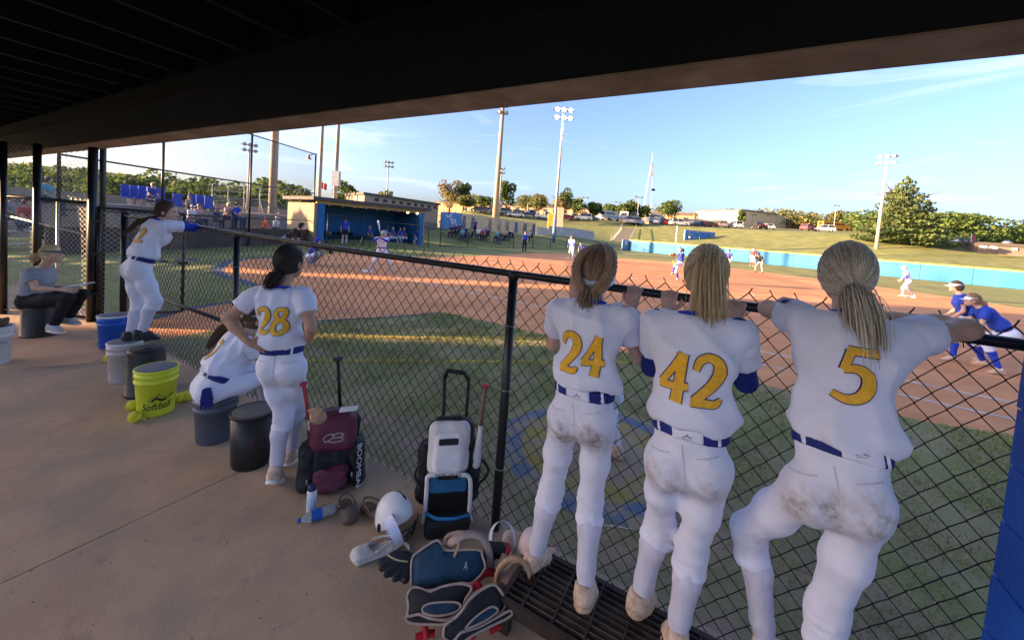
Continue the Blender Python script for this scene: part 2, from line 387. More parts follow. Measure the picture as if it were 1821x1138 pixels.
Z3 = np.array([0, 0, 1.0])
def spline(P, n):
    P = np.asarray(P, float); k = len(P); t = np.linspace(0, k - 1, n); o = []
    for x in t:
        i = min(int(x), k - 2); f = x - i; p0, p1, p2, p3 = P[max(i - 1, 0)], P[i], P[i + 1], P[min(i + 2, k - 1)]
        o.append(0.5 * (2 * p1 + (p2 - p0) * f + (2 * p0 - 5 * p1 + 4 * p2 - p3) * f * f + (3 * p1 - p0 - 3 * p2 + p3) * f ** 3))
    return np.array(o)
DIG = {
 '2': [([(.03, .70), (.09, .90), (.28, .985), (.46, .90), (.52, .72), (.44, .50), (.26, .28), (.08, .10)], [.10, .15, .16, .19, .21, .20, .17, .16]), ([(.0, .075), (.3, .075), (.5, .08), (.60, .20)], [.15, .15, .14, .05])],
 '4': [([(.44, 1.0), (.24, .66), (.02, .33)], [.14, .13, .12]), ([(-.02, .31), (.3, .31), (.63, .33)], [.14, .13, .15]), ([(.43, 1.0), (.42, .5), (.40, 0.0)], [.20, .18, .22])],
 '8': [([(.32, .985), (.14, .90), (.13, .70), (.30, .55), (.47, .70), (.48, .90), (.32, .985)], [.14, .16, .17, .17, .17, .16, .14]), ([(.30, .56), (.08, .42), (.05, .17), (.28, .02), (.52, .16), (.50, .42), (.30, .56)], [.16, .18, .2, .15, .2, .18, .16])],
 '5': [([(.10, .93), (.35, .93), (.60, .96)], [.15, .14, .17]), ([(.15, .93), (.12, .75), (.10, .56)], [.15, .13, .11]), ([(.10, .56), (.30, .61), (.49, .52), (.55, .31), (.46, .11), (.25, .03), (.02, .10)], [.11, .15, .2, .22, .19, .15, .10])],
 '7': [([(.0, .82), (.05, .93), (.3, .93), (.6, .95)], [.05, .15, .14, .13]), ([(.55, .93), (.38, .5), (.24, 0.0)], [.13, .17, .2])],
 '1': [([(.12, .8), (.26, .92), (.3, .98)], [.08, .12, .16]), ([(.3, 1.0), (.28, .5), (.26, 0)], [.18, .17, .2])],
}
def ribbon(P, w, n=26, m=4):
    """a flat stroke in 2-D: verts (n*m), faces"""
    c = spline(P, n); ww = np.interp(np.linspace(0, 1, n), np.linspace(0, 1, len(w)), w); T = np.gradient(c, axis=0); T /= np.linalg.norm(T, axis=1)[:, None] + 1e-9
    Nn = np.stack([-T[:, 1], T[:, 0]], 1); u = np.linspace(-.5, .5, m)
    V = (c[:, None, :] + (u[None, :, None] * ww[:, None, None]) * Nn[:, None, :]).reshape(-1, 2)
    return V, [(i * m + j, i * m + j + 1, (i + 1) * m + j + 1, (i + 1) * m + j) for i in range(n - 1) for j in range(m - 1)]
def cloth_decal(name, strokes, bvh, O, U, V_, parent, mat, off):
    """strokes in metres in the plane (O,U,V_), pressed onto a garment; returns the object"""
    nn = nrm(np.cross(U, V_)); mb = MB()
    for i, (v2, fc) in enumerate(strokes):
        pts = []
        for (a, b) in v2:
            s = O + a * U + b * V_ + nn * 0.35
            hit = bvh.ray_cast(Vector(s), Vector(-nn), 0.8)
            p = np.array(hit[0]) if hit[0] is not None else O + a * U + b * V_
            pts.append(p + nn * (off + 0.0005 * i))
        mb.add(pts, fc)
    return mb.build(name, mat, parent, True)
def jersey_number(txt, h, bvh, O, U, V_, parent, gap=0.72, wscale=1.0):
    U, V_ = nrm(U), nrm(V_); V_ = nrm(V_ - U * (U @ V_)); so, sg = [], []
    x0 = -(len(txt) - 1) * gap / 2 - 0.3
    for i, ch in enumerate(txt):
        for (P, w) in DIG[ch]:
            P = np.array(P) + [x0 + i * gap, -0.5]; P[:, 0] = P[:, 0] * wscale + .09 * P[:, 1]
            a, f = ribbon(P, np.array(w) + 0.04); so.append((a * h, f)); a, f = ribbon(P, w); sg.append((a * h, f))
    o = cloth_decal('number_outline', so, bvh, O, U, V_, parent, NAVY, 0.003)
    cloth_decal('number', sg, bvh, O, U, V_, parent, GOLD, 0.0062)
def mk_bvh(V, Fc): return BVHTree.FromPolygons([tuple(map(float, v)) for v in V], [tuple(int(i) for i in f) for f in Fc])

def hand_prims(w, d, pn, side, curl=0.5, sc=1.0, thumb=1):
    """palm and five fingers: w wrist, d along the hand, pn palm normal (curl side), side towards the thumb"""
    d = nrm(d); pn = nrm(pn - d * (pn @ d)); sd = np.cross(d, pn); sd = sd if sd @ side > 0 else -sd; P = []
    kc = w + d * 0.082 * sc
    P.append(('o', w + d * 0.012, kc - d * 0.006, sd, (0.026 * sc, 0.015 * sc), (0.037 * sc, 0.0125 * sc)))
    for i, ln in enumerate((0.95, 1.08, 1.0, 0.8)):
        b = kc + sd * (0.029 - 0.0192 * i) * sc; dd = d + sd * (0.10 - 0.07 * i); a = 0.0; p = b; r = 0.0088 * sc
        for j, L in enumerate((0.040, 0.026, 0.021)):
            a += curl * (0.75, 1.15, 0.8)[j] ; q = p + (nrm(dd) * math.cos(a) + pn * math.sin(a)) * L * ln * sc
            P.append(('c', p, q, r, r * 0.92)); p = q; r *= 0.93
    b = w + d * 0.025 * sc + sd * 0.022 * sc; q = b + nrm(sd * 0.8 + d * 0.75 + pn * 0.35) * 0.042 * sc
    P.append(('c', b, q, 0.0125 * sc, 0.010 * sc)); P.append(('c', q, q + nrm(d + pn * (0.3 + curl * 0.5) + sd * 0.2) * 0.033 * sc, 0.0098 * sc, 0.0085 * sc))
    return P
def merge(parts):
    V, Fc, n = [], [], 0
    for v, f in parts:
        if len(v) == 0: continue
        V.append(np.asarray(v)); Fc += [tuple(int(i) + n for i in q) for q in f]; n += len(v)
    return np.concatenate(V), Fc

def hair_strands(mb, hc, A, R, tie, tail, trad, ns, r, spread=0.35, root_ok=None, seed=1, seg=(7, 9), free=0):
    """A rows: right, forward, up of the head; strands run over the skull to the tie and on down the tail"""
    rg = np.random.default_rng(seed); tail = spline(tail, 14) if len(tail) > 1 else None; i = 0; tries = 0
    while i < ns and tries < ns * 30:
        tries += 1; d = nrm(rg.normal(size=3))
        if d[1] > 0.42 + 0.3 * d[2] or d[2] < -0.62 or (d[1] > 0.1 and d[2] < 0.0): continue
        if root_ok and not root_ok(d): continue
        i += 1; R2 = R * (1.085 + 0.06 * rg.random()); q0 = d * R2; tl = A @ (tie - hc); pts = []
        for s in np.linspace(0, 1, seg[0]):
            q = q0 * (1 - s) + tl * s; kk = np.linalg.norm(q / R2)
            if kk < 1: q = q / kk
            pts.append(hc + q @ A)
        if tail is not None:
            off = rg.normal(size=3) * 0.5; L = 0.72 + 0.28 * rg.random(); ph = rg.random() * 6
            for s in np.linspace(0.06, 1, seg[1]):
                x = s * L * (len(tail) - 1); j = min(int(x), len(tail) - 2); c = tail[j] + (tail[j + 1] - tail[j]) * (x - j)
                rr = np.interp(s * L, np.linspace(0, 1, len(trad)), trad); pts.append(c + off * rr + nrm(off) * 0.003 * math.sin(5 * s + ph))
        mb.sl = int(rg.choice([0, 1, 1, 2]))
        n = len(pts); mb.tube(pts, np.concatenate([np.full(n - 2, r), [r * .8, r * .3]]), 3, False)
    mb.sl = 0

SK = lambda *a: None
def human(label, J, cfg, cat='person', group=None):
    """one continuous body mesh under an Empty; clothes, hair, shoes are its children. J: world joints"""
    J = {k: np.asarray(v, float) for k, v in J.items()}; S = cfg.get('s', 1.0); res = cfg.get('res', 0.03); near = res < 0.02
    pel = (J['hipL'] + J['hipR']) / 2; che = (J['shL'] + J['shR']) / 2
    rt_h = nrm(J['hipR'] - J['hipL']); rt_s = nrm(J['shR'] - J['shL']); up = nrm(che - pel)
    rt = nrm(rt_h + rt_s); fw = nrm(np.cross(up, rt)); rt = np.cross(fw, up)
    fw_h = nrm(np.cross(up, rt_h))
    bl = cfg.get('belt', 0.13) * S; waist = pel + up * 0.20 * S + fw * cfg.get('wfw', 0.0); belt = pel + up * bl
    fd = nrm(cfg.get('face', fw)); hc = J['head']; hu = nrm(cfg.get('hup', Z3)); hu = nrm(hu - fd * (hu @ fd)); hr = np.cross(fd, hu)
    HA = np.stack([hr, fd, hu])
    base = (J['ankL'] + J['ankR']) / 2; base = np.array([base[0], base[1], cfg.get('ground', min(J['ankL'][2], J['ankR'][2]) - 0.08)])
    if 'base' in cfg: base = np.asarray(cfg['base'], float)
    T = thing('person', label, cat, base, group)
    w = cfg.get('w', 1.0); hw = cfg.get('hw', 1.0)
    torso = [('o', pel - up * .01 * S, waist, rt_h, (.130 * S * w * hw, .094 * S * w), (.112 * S * w, .088 * S * w)),
             ('o', waist, che - up * .09 * S, rt, (.116 * S * w, .088 * S * w), (.140 * S * w, .100 * S * w)),
             ('o', che - up * .10 * S, che - up * .01 * S, rt_s, (.138 * S, .094 * S), (.105 * S, .07 * S)),
             ('c', J['shL'] - up * .012, J['shR'] - up * .012, .050 * S, .050 * S)]
    if cfg.get('bust', True): torso += [('e', che - up * .13 * S + fw * .075 * S + rt * x * .065 * S, np.stack([rt, fw, up]), np.array([.06, .05, .06]) * S) for x in (-1, 1)]
    ub = lambda hip, kn: nrm(hip - kn)
    glut = []
    for s_ in 'LR':
        d = nrm(J['kne' + s_] - J['hip' + s_]); bk = nrm(-fw_h + d * (fw_h @ d))
        sg_ = -1 if s_ == 'L' else 1
        glut.append(('e', J['hip' + s_] + bk * .034 * S * w + up * .005 * S - rt_h * sg_ * .016, np.stack([rt_h, fw_h, np.cross(rt_h, fw_h)]), np.array([.070 * hw, .076, .098]) * S * w))
    thigh, shin, arms = {}, {}, {}
    for s_ in 'LR':
        h, k_, a = J['hip' + s_], J['kne' + s_], J['ank' + s_]
        lg = cfg.get('leg', 1.0); sd = nrm(k_ - h); se = nrm(a - k_)
        hinge = nrm(sd - se) if np.linalg.norm(sd - se) > 0.05 else fw_h           # points to the knee's front
        if hinge @ fw_h < -0.3 and np.linalg.norm(sd - se) < 0.3: hinge = fw_h
        thigh[s_] = [('c', h, h + (k_ - h) * .5, .081 * S * w * lg, .071 * S * w * lg), ('c', h + (k_ - h) * .5, k_, .071 * S * w * lg, .054 * S * lg)]
        cm = k_ + (a - k_) * .3 - hinge * .016 * S
        shin[s_] = [('c', k_, cm, .053 * S * lg, .055 * S * lg), ('c', cm, a - (a - k_) * .22, .054 * S * lg, .040 * S), ('c', a - (a - k_) * .24, a, .040 * S, .036 * S)]
        e, wr, sh_ = J['el' + s_], J['wr' + s_], J['sh' + s_]
        ar = cfg.get('arm', 1.0)
        arms[s_] = [('c', sh_, sh_ + (e - sh_) * .5, .046 * S * ar, .043 * S * ar), ('c', sh_ + (e - sh_) * .5, e, .043 * S * ar, .037 * S * ar), ('c', e, e + (wr - e) * .35, .037 * S * ar, .037 * S * ar), ('c', e + (wr - e) * .35, wr, .037 * S * ar, .025 * S)]
    neck = [('c', che + up * .0, hc - hu * .05 - fd * .012, .054 * S, .047 * S)]
    feet = [('c', J['ank' + s_], J['toe' + s_], .035 * S, .026 * S) for s_ in 'LR']
    body = torso + glut + sum(thigh.values(), []) + sum(shin.values(), []) + sum(arms.values(), []) + neck + feet
    hd = cfg.get('hs', 1.0) * S
    HR = np.array([.074, .092, .100]) * hd
    head = [('e', hc + hu * .012 * hd - fd * .008 * hd, HA, HR), ('e', hc - hu * .045 * hd + fd * .03 * hd, HA, np.array([.055, .06, .068]) * hd),
            ('c', hc + fd * .088 * hd - hu * .002 * hd, hc + fd * .102 * hd - hu * .03 * hd, .008 * hd, .013 * hd), ('c', hc - hu * .085 * hd + fd * .055 * hd, hc - hu * .09 * hd + fd * .068 * hd, .022 * hd, .02 * hd)]
    head += [('e', hc + hr * x * .076 * hd - hu * .01 * hd - fd * .005 * hd, HA, np.array([.010, .02, .031]) * hd) for x in (-1, 1)]
    hands = []
    for s_ in 'LR':
        d = nrm(cfg.get('hd' + s_, J['wr' + s_] - J['el' + s_])); pn = np.asarray(cfg.get('hp' + s_, -rt_s if s_ == 'R' else rt_s), float)
        th = np.asarray(cfg.get('ht' + s_, fw + up * .3), float)
        if near: hands.append((hand_prims(J['wr' + s_], d, pn, th, cfg.get('curl' + s_, .45), S), s_))
        else: hands.append(([('c', J['wr' + s_], J['wr' + s_] + d * .08, .026 * S, .03 * S), ('c', J['wr' + s_] + d * .07, J['wr' + s_] + d * .13, .025 * S, .015 * S), ('c', J['wr' + s_] + d * .03, J['wr' + s_] + d * .06 + nrm(th) * .045, .014, .011)], s_))
    skin = cfg.get('skin', SKIN)
    if near: parts = [sdf_mesh(body, res, .03, -0.004), sdf_mesh(head, .0075, .02)] + [sdf_mesh(h[0], .0052, .008) for h in hands]
    else: parts = [sdf_mesh(body + head + sum([h[0] for h in hands], []), res, .03, -0.006)]
    V, Fc = merge(parts); bo = mesh_obj('body', V, Fc, skin, T, True)
    if near and cfg.get('features', False):
        mb = MB()
        for x in (-1, 1): mb.ell(hc + fd * .086 * hd + hu * .008 * hd + hr * x * .032 * hd, (.013, .008, .007), 8, 6, HA)
        mb.build('eyes', EYE, T, True)
        MB().ell(hc + fd * .094 * hd - hu * .052 * hd, (.022, .008, .006), 10, 6, HA).build('mouth', LIP, T, True)
    # --- jersey
    wr_ = cfg.get('wrinkle', .0045) if near else 0
    jm = cfg.get('jersey', JWHITE)
    infl = cfg.get('loose', .014)
    tor2 = torso + [('o', belt + up * .02, belt + up * .10 * S, rt_h, (.130 * S * w * hw, .096 * S * w), (.121 * S * w, .092 * S * w))]
    jc = belt + up * .012 - up * cfg.get('jlow', 0.005)
    def hem(P, d):
        a = (P @ rt_h) * 23 + cfg.get('seed', 1); q = (P - jc) @ up; return np.maximum(d - (.010 * np.exp(-((q - .05) / .035) ** 2)).astype(np.float32), -(q + .008 * np.sin(a) + .006 * np.sin(2.3 * a + 1)))
    parts = [sdf_mesh(tor2, res, .05, infl, [(che + up * .045 * S, up)], (wr_, 15, cfg.get('seed', 1)) if wr_ else None, hem)]
    jb = parts[0]
    sf = cfg.get('sleeve', .6)
    for s_ in 'LR':
        sh_, e = J['sh' + s_], J['el' + s_]; d = nrm(e - sh_); end = sh_ + (e - sh_) * sf; sg_ = -1 if s_ == 'L' else 1
        sr = cfg.get('slv_r', .066)
        parts.append(sdf_mesh([('c', sh_ - rt_s * sg_ * .03 - up * .01, sh_ + d * .05, .056 * S, .060 * S), ('c', sh_ + d * .03, end + d * .05, .060 * S, sr * S)], res, .03, .003, [(end, d)], (wr_ * .35, 20, 9) if wr_ else None))
    if cfg.get('vest', True):
        V, Fc = merge(parts); jo = mesh_obj('jersey', V, Fc, jm, T, True)
    col = cfg.get('collar')
    if col is not None:
        a = np.arange(0, 25) * 2 * math.pi / 24; cc = che + up * .042 * S + fw * .004
        MB().tube([cc + rt_s * math.cos(t) * .066 * S + (fw * math.sin(t)) * .062 * S + up * .012 * math.sin(-t) for t in a], .0085, 6, False).build('collar', col, T, True)
    if 'number' in cfg:
        bv = mk_bvh(*jb); o = che - up * cfg.get('num_d', .19) * S - fw * .1 + rt_s * cfg.get('num_x', 0.0)
        jersey_number(cfg['number'], cfg.get('num_h', .17), bv, o, nrm(rt_s) , up, T, wscale=cfg.get('num_w', 1.0))
    for s_ in cfg.get('under', ''):
        sh_, e, wq = J['sh' + s_], J['el' + s_], J['wr' + s_]; d2 = nrm(wq - e)
        mesh_obj('undersleeve', *sdf_mesh([('c', q[1], q[2], q[3] + .006, q[4] + .006) for q in arms[s_]], res, .02, 0, [(wq - d2 * .01, d2)]), cfg.get('under_mat', ROYAL), T, True)
    # --- trousers
    pm = cfg.get('pants', PWHITE); pl = cfg.get('plen', 'knee')
    pr = [('o', pel - up * .01 * S, belt + up * .03, rt_h, (.131 * S * w * hw, .094 * S * w), (.148 * S * w * hw, .098 * S * w))] + glut + sum(thigh.values(), [])
    frac = {'knee': .27, 'full': .93, 'short': -.4}[pl]
    for s_ in 'LR':
        k_, a, h = J['kne' + s_], J['ank' + s_], J['hip' + s_]
        if pl == 'full': pr += [('c', k_, a, .058 * S, .05 * S)]
        elif pl == 'knee': pr += [('c', k_, k_ + (a - k_) * .32, .056 * S, .057 * S)]
    def legcut(P, d):
        ds, pv = [], []
        for s_ in 'LR':
            k_, a, h = J['kne' + s_], J['ank' + s_], J['hip' + s_]
            if frac > 0: o0, o1 = k_, a
            else: o0, o1 = h, k_
            ab = o1 - o0; L = np.linalg.norm(ab); n_ = ab / L; y = (P - o0) @ n_; tt = np.clip(y / L, 0, 1)
            q = P - o0 - (tt * L)[:, None] * n_; dq_ = (q * q).sum(1); pl_ = y - (frac if frac > 0 else 1 + frac) * L
            if frac > 0:                       # bent knee: the cut must not reach the thigh
                tb = k_ - h; t2 = np.clip((P - h) @ tb / (tb @ tb), 0, 1); q2 = P - h - t2[:, None] * tb; pl_ = np.where((q2 * q2).sum(1) < dq_, -1.0, pl_)
            ds.append(dq_); pv.append(pl_)
            if near and pl == 'knee':
                m = np.exp(-((y - .045) / .055) ** 2) * (ds[-1] < .013) * (.6 + .4 * np.sin((P @ fw) * 40))
                d = d - (.0045 * np.sin(y * 170 + 2.0 * np.sin((P @ rt) * 30)) * m).astype(np.float32)
        def sg2(a0, b0): ab = b0 - a0; t0 = np.clip((P - a0) @ ab / (ab @ ab), 0, 1); w0 = P - a0 - t0[:, None] * ab; return (w0 * w0).sum(1)
        bc = (P - belt) @ up - .012; d = np.where((sg2(pel + up * .05, che) < np.minimum(sg2(J['hipL'], J['kneL']), sg2(J['hipR'], J['kneR']))) | (bc < 0), np.maximum(d, bc), d)
        pvv = np.where(ds[0] < ds[1], pv[0], pv[1])
        if near and pl == 'knee': d = d - (.007 * np.exp(-((pvv + .02) / .022) ** 2) * (np.minimum(ds[0], ds[1]) < .013)).astype(np.float32)
        return np.maximum(d, np.where(np.minimum(ds[0], ds[1]) < .05, pvv, d))
    pw = cfg.get('ploose', .007)
    pc = []
    V, Fc = sdf_mesh(pr, res, .042, pw, pc, (.0045, 22, 4) if near else None, legcut)
    at = None
    if near:
        st = np.zeros(len(V))
        for s_, am in zip('LR', cfg.get('stain', (.5, .5))):
            c0 = J['hip' + s_] - fw_h * .10 * S - up * .045; q = V - c0
            st += am * np.exp(-((q @ rt_h) / .085) ** 2 - ((q @ up) / .07) ** 2 - ((q @ fw_h) / .12) ** 2)
            kk = J['kne' + s_]; q = V - kk; st += .18 * np.exp(-(q * q).sum(1) / .010)
        st *= 0.65 + 0.35 * np.sin(V @ np.array([31, 17, 23.])) * np.sin(V @ np.array([-19, 37, 11.])) + .3 * np.sin(V @ np.array([61, -43, 83.])) * .5
        at = {'dirt': np.clip(st * 1.5, 0, .8)}
    else: at = {'dirt': np.zeros(len(V))}
    po = mesh_obj('pants', V, Fc, pm, T, True, attr=at); pb = (V, Fc)
    if near and cfg.get('seams', True):
        bv = mk_bvh(V, Fc); U_, V_ = rt_h, nrm(np.cross(rt_h, fw_h))
        o = pel + V_ * .02 - fw_h * .1
        seam = M('seam_shadow', (0.52, 0.51, 0.56), .8, .05)
        cloth_decal('seam', [ribbon([(0, .085), (.0, .03), (0, -.03), (.001, -.075)], [.006] * 4, 22, 2)], bv, o, U_, V_, po, seam, .0015)
        for x in (-1, 1): cloth_decal('pocket_welt', [ribbon([(x * .045, .045 - .004 * x), (x * .085, .047), (x * .12, .052)], [.006] * 3, 16, 2)], bv, o, U_, V_, po, seam, .0018)
        if cfg.get('button', True): cloth_decal('pocket_button', [ribbon([(.079, .034), (.086, .034)], [.007, .007], 4, 3)], bv, o, U_, V_, po, WHITEP, .004)
    if 'belt_mat' in cfg:
        bp = [pr[0]] + glut
        V, Fc = sdf_mesh(bp, min(res, .009), .075, pw + .004, [(belt + up * .02, up), (belt - up * .026, -up)])
        b_ = mesh_obj('belt', V, Fc, cfg['belt_mat'], T, True)
        if near and cfg.get('tunnel', True):
            tx = cfg.get('tunx', 0.0)
            V, Fc = sdf_mesh(bp, .008, .075, pw + .0085, [(belt + up * .02, up), (belt - up * .026, -up), (belt + rt_h * (.055 + tx), rt_h), (belt - rt_h * (.055 - tx), -rt_h), (belt, fw_h)])
            mesh_obj('belt_tunnel', V, Fc, pm, T, True, attr={'dirt': np.zeros(len(V))})
            bv = mk_bvh(V, Fc)
            lg = M('logo_grey', (.22, .2, .24), .7, .05)
            cloth_decal('logo_mark', [ribbon([(-.018, -.006), (-.004, -.002), (.0, .006), (.004, -.002), (.018, -.006)], [.003, .005, .004, .005, .003], 18, 2), ribbon([(-.016, -.011), (.016, -.011)], [.002, .002], 8, 2)], bv, belt - fw_h * .1 - up * .003 + rt_h * tx, rt_h, up, T, lg, .0015)
        if near:
            mb = MB()
            V, Fc = [], []
            for x in (-.105, .105):
                v, f = sdf_mesh(bp, .007, .075, pw + .008, [(belt + up * .022, up), (belt - up * .026, -up), (belt + rt_h * (x + .006), rt_h), (belt + rt_h * (x - .006), -rt_h), (belt, fw_h)]); 
                if len(v): mesh_obj('belt_loop', v, f, pm, T, True, attr={'dirt': np.zeros(len(v))})
    # --- socks and shoes
    for s_ in 'LR':
        k_, a, t_ = J['kne' + s_], J['ank' + s_], J['toe' + s_]; d = nrm(a - k_)
        if cfg.get('sock') is not None:
            V, Fc = sdf_mesh([('c', q[1], q[2], q[3] + .003, q[4] + .003) for q in shin[s_]], res, .02, .001, [(k_ + d * .06, -d)], (.0012, 40, 3) if near else None)
            mesh_obj('sock', V, Fc, cfg['sock'], T, True)
        fdv = nrm(t_ - a); su = -d - fdv * (-d @ fdv); su = nrm(su); fdir = nrm(t_ - a + su * (su @ (a - t_)) * 0.0)
        # sole direction: from below the ankle to the toe
        heel = a - su * .065 * S; fd2 = nrm((t_ - su * 0.02) - heel); su = nrm(su - fd2 * (su @ fd2)); sd2 = np.cross(fd2, su)
        hl = heel - fd2 * .035 * S; tl = heel + fd2 * .165 * S; bot = heel
        shp = [('o', hl + fd2 * .03 + su * .035, heel + fd2 * .07 + su * .035, sd2, (.038 * S, .042 * S), (.042 * S, .046 * S)), ('o', heel + fd2 * .06 + su * .03, tl - fd2 * .035 + su * .012, sd2, (.042 * S, .042 * S), (.043 * S, .028 * S)),
               ('c', heel + su * .04, heel + su * cfg.get('collar_h', .095), .043 * S, .044 * S)]
        V, Fc = sdf_mesh(shp, min(res, .011), .025, .002, [(bot, -su), (heel + su * cfg.get('collar_h', .095), su)])
        sho = mesh_obj('shoe', V, Fc, cfg.get('shoe', TANSHOE), T, True)
        if near:
            V, Fc = sdf_mesh([('o', hl + fd2 * .035, heel + fd2 * .07, sd2, (.041 * S, .041 * S), (.041 * S, .041 * S)), ('o', heel + fd2 * .06, tl - fd2 * .033, sd2, (.043 * S, .043 * S), (.045 * S, .045 * S))], .009, .03, .004, [(bot - su * .012, -su), (bot + su * .016, su)])
            mesh_obj('sole', V, Fc, cfg.get('solem', TANSOLE), sho, True)
            for q in range(4):
                c = heel + fd2 * (.055 + .02 * q) + su * (.083 - .011 * q) * S
                MB().tube([c - sd2 * .02 - su * .006, c + su * .004, c + sd2 * .02 - su * .006], .0032, 5).build('lace', cfg.get('lace', WHITESOLE), sho, True)
    # --- hair
    hm = cfg.get('hair')
    if hm:
        hs = cfg.get('hairs', {}); mb = MB(); hR = HR * 1.05; hcc = hc + hu * .012 * hd - fd * .008 * hd
        fcut = nrm(fd * 1.0 - hu * .55)
        V, Fc = sdf_mesh([('e', hcc, HA, hR)] + ([('e', hcc - fd * .014 - hu * .02, HA, hR * .86)]), min(res, .012), .03, .004, [(hcc + fcut * .045, fcut), (hcc - hu * .088 * hd, -hu)])
        mb.add(V, [tuple(f) for f in Fc]); mb.m = [1] * len(mb.f)
        tie = hcc + np.asarray(hs.get('tie', (0, -.10, -.05)), float) @ HA
        tl = hs.get('tail')
        if near:
            hair_strands(mb, hcc, HA, hR, tie, np.array(tl) if tl is not None else [], hs.get('trad', [.02, .035, .03, .012]), hs.get('n', 420), hs.get('r', .0022), seed=cfg.get('seed', 1))
            if hs.get('loose'):                                # side locks hanging free
                hair_strands(mb, hcc, HA, hR * 1.03, hcc + np.asarray(hs['loose'][0], float) @ HA, [], [.0], hs['loose'][1], .0018, root_ok=lambda d: abs(d[0]) > .5, seed=77)
        if tl is not None:
            tl = np.array(tl); rr = np.interp(np.linspace(0, 1, 12), np.linspace(0, 1, len(hs.get('trad', [.02, .035, .03, .012]))), hs.get('trad', [.02, .035, .03, .012])) * (0.42 if near else 1.0)
            mb.sl = 1
            mb.tube(spline(tl, 12), rr, 8)
        ho = mb.build('hair', hm, T, True)
        if hs.get('elastic') is not None:
            e0, e1 = np.array(hs['tail'][0]), np.array(hs['tail'][1]); d = nrm(e1 - e0); MB().lathe([(.017, -.006), (.021, 0), (.017, .006)], 12, e0 + d * .012, d).build('hair_elastic', hs['elastic'], T, True)
    if cfg.get('visor') is not None:
        mb = MB(); a = np.linspace(0, 2 * math.pi, 33); hcc = hc + hu * .03 * hd - fd * .006
        V = []
        for t in a[:-1]:
            c_, s_ = math.cos(t), math.sin(t)
            for z, k2 in ((-.018, 1.10), (.022, 1.075)): k2 *= cfg.get('band_k', 1.0); V.append(hcc + hr * c_ * HR[0] * k2 * 1.02 + fd * s_ * HR[1] * k2 + hu * (z + cfg.get('band_dz', 0) + cfg.get('band_tilt', 0) * s_))
        mb.add(V, [(2 * i, 2 * ((i + 1) % 32), 2 * ((i + 1) % 32) + 1, 2 * i + 1) for i in range(32)])
        if cfg.get('brim', True):
            B = []
            for t in np.linspace(math.pi * .12, math.pi * .88, 13): B.append((hcc + hr * math.cos(t) * HR[0] * 1.12 + fd * math.sin(t) * HR[1] * 1.1 - hu * .014, hcc + hr * math.cos(t) * HR[0] * 1.25 + fd * (math.sin(t) * (HR[1] + .075) + 0.005) - hu * .035))
            V = [p for q in B for p in q]; mb.add(V, [(2 * i, 2 * i + 1, 2 * i + 3, 2 * i + 2) for i in range(12)])
        mb.build(cfg.get('visor_name', 'visor'), cfg['visor'], T, True)
    if cfg.get('helmet') is not None:
        mb = MB(); hcc = hc + hu * .015
        V, Fc = sdf_mesh([('e', hcc, HA, np.array([.098, .118, .115]) * hd), ('e', hcc - hu * .05, HA, np.array([.094, .085, .07]) * hd)], min(res, .018), .03, 0, [(hcc - hu * .1, -hu), (hcc + nrm(fd - hu * .5) * .06, nrm(fd - hu * .9))])
        mb.add(V, [tuple(f) for f in Fc])
        B = [(hcc + hr * math.cos(t) * .095 + fd * math.sin(t) * .11 + hu * .03, hcc + hr * math.cos(t) * .09 + fd * (math.sin(t) * .175) + hu * .015) for t in np.linspace(.5, 2.64, 9)]
        mb.add([p for q in B for p in q], [(2 * i, 2 * i + 1, 2 * i + 3, 2 * i + 2) for i in range(8)])
        mb.build('helmet', cfg['helmet'], T, True)
    return T
# ------------------------------------------------------------------ ground, field, terrain
HOME = np.array([-5.21, 13.77]); B3 = np.array([4.49, 29.2]); B2 = np.array([19.79, 18.85]); B1 = HOME + (B2 - B3)
LFA, LFB, RFC, RFD = np.array([-5.9, 31.2]), np.array([16.1, 53.0]), np.array([41.5, 30.4]), np.array([62.0, 2.0])
POLY = [LFA, LFB, RFC, RFD]
def outside_dist(x, y):
    best = np.full(np.shape(x), 1e9); sgn = np.ones(np.shape(x))
    for a, b in zip(POLY[:-1], POLY[1:]):
        ab = b - a; L2 = ab @ ab; t = np.clip(((x - a[0]) * ab[0] + (y - a[1]) * ab[1]) / L2, 0, 1)
        dx, dy = x - a[0] - t * ab[0], y - a[1] - t * ab[1]; d = np.hypot(dx, dy); cr = ab[0] * (y - a[1]) - ab[1] * (x - a[0])
        m = d < best; best = np.where(m, d, best); sgn = np.where(m, np.sign(cr), sgn)
    return best * sgn
def hz(x, y):
    x, y = np.asarray(x, float), np.asarray(y, float); d = outside_dist(x, y)
    hb = 1.3 * ss(1, 10, d) + 4.1 * np.clip((d - 9) / 48.0, 0, 1) ** 1.2; hr = 5.6 * np.clip((d - 1.0) / 50.0, 0, 1) ** 1.7
    k = ss(8, 22, x); h = hb * (1 - k) + hr * k + np.clip((d - 52) * .05, 0, 4)
    h = h * ss(-16, -5, x + 0.10 * (y - 30)); az = np.degrees(np.arctan2(x, np.maximum(y, .1)))
    h = h * (1 - 0.35 * ss(44, 54, az))
    return h + 0.25 * np.sin(x * .06) * np.sin(y * .05 + 1) * ss(70, 200, np.hypot(x, y))
def hz1(x, y): return float(hz(np.array([x]), np.array([y]))[0])
def hill(px, Y):                                     # a spot on the terrain in the pixel's column at depth Y
    x = AY(px, 400, Y)[0]; z = hz1(x, Y); p = AY(px, pix((x, Y, z))[1], Y); z = hz1(p[0], Y); return np.array([p[0], Y, z])

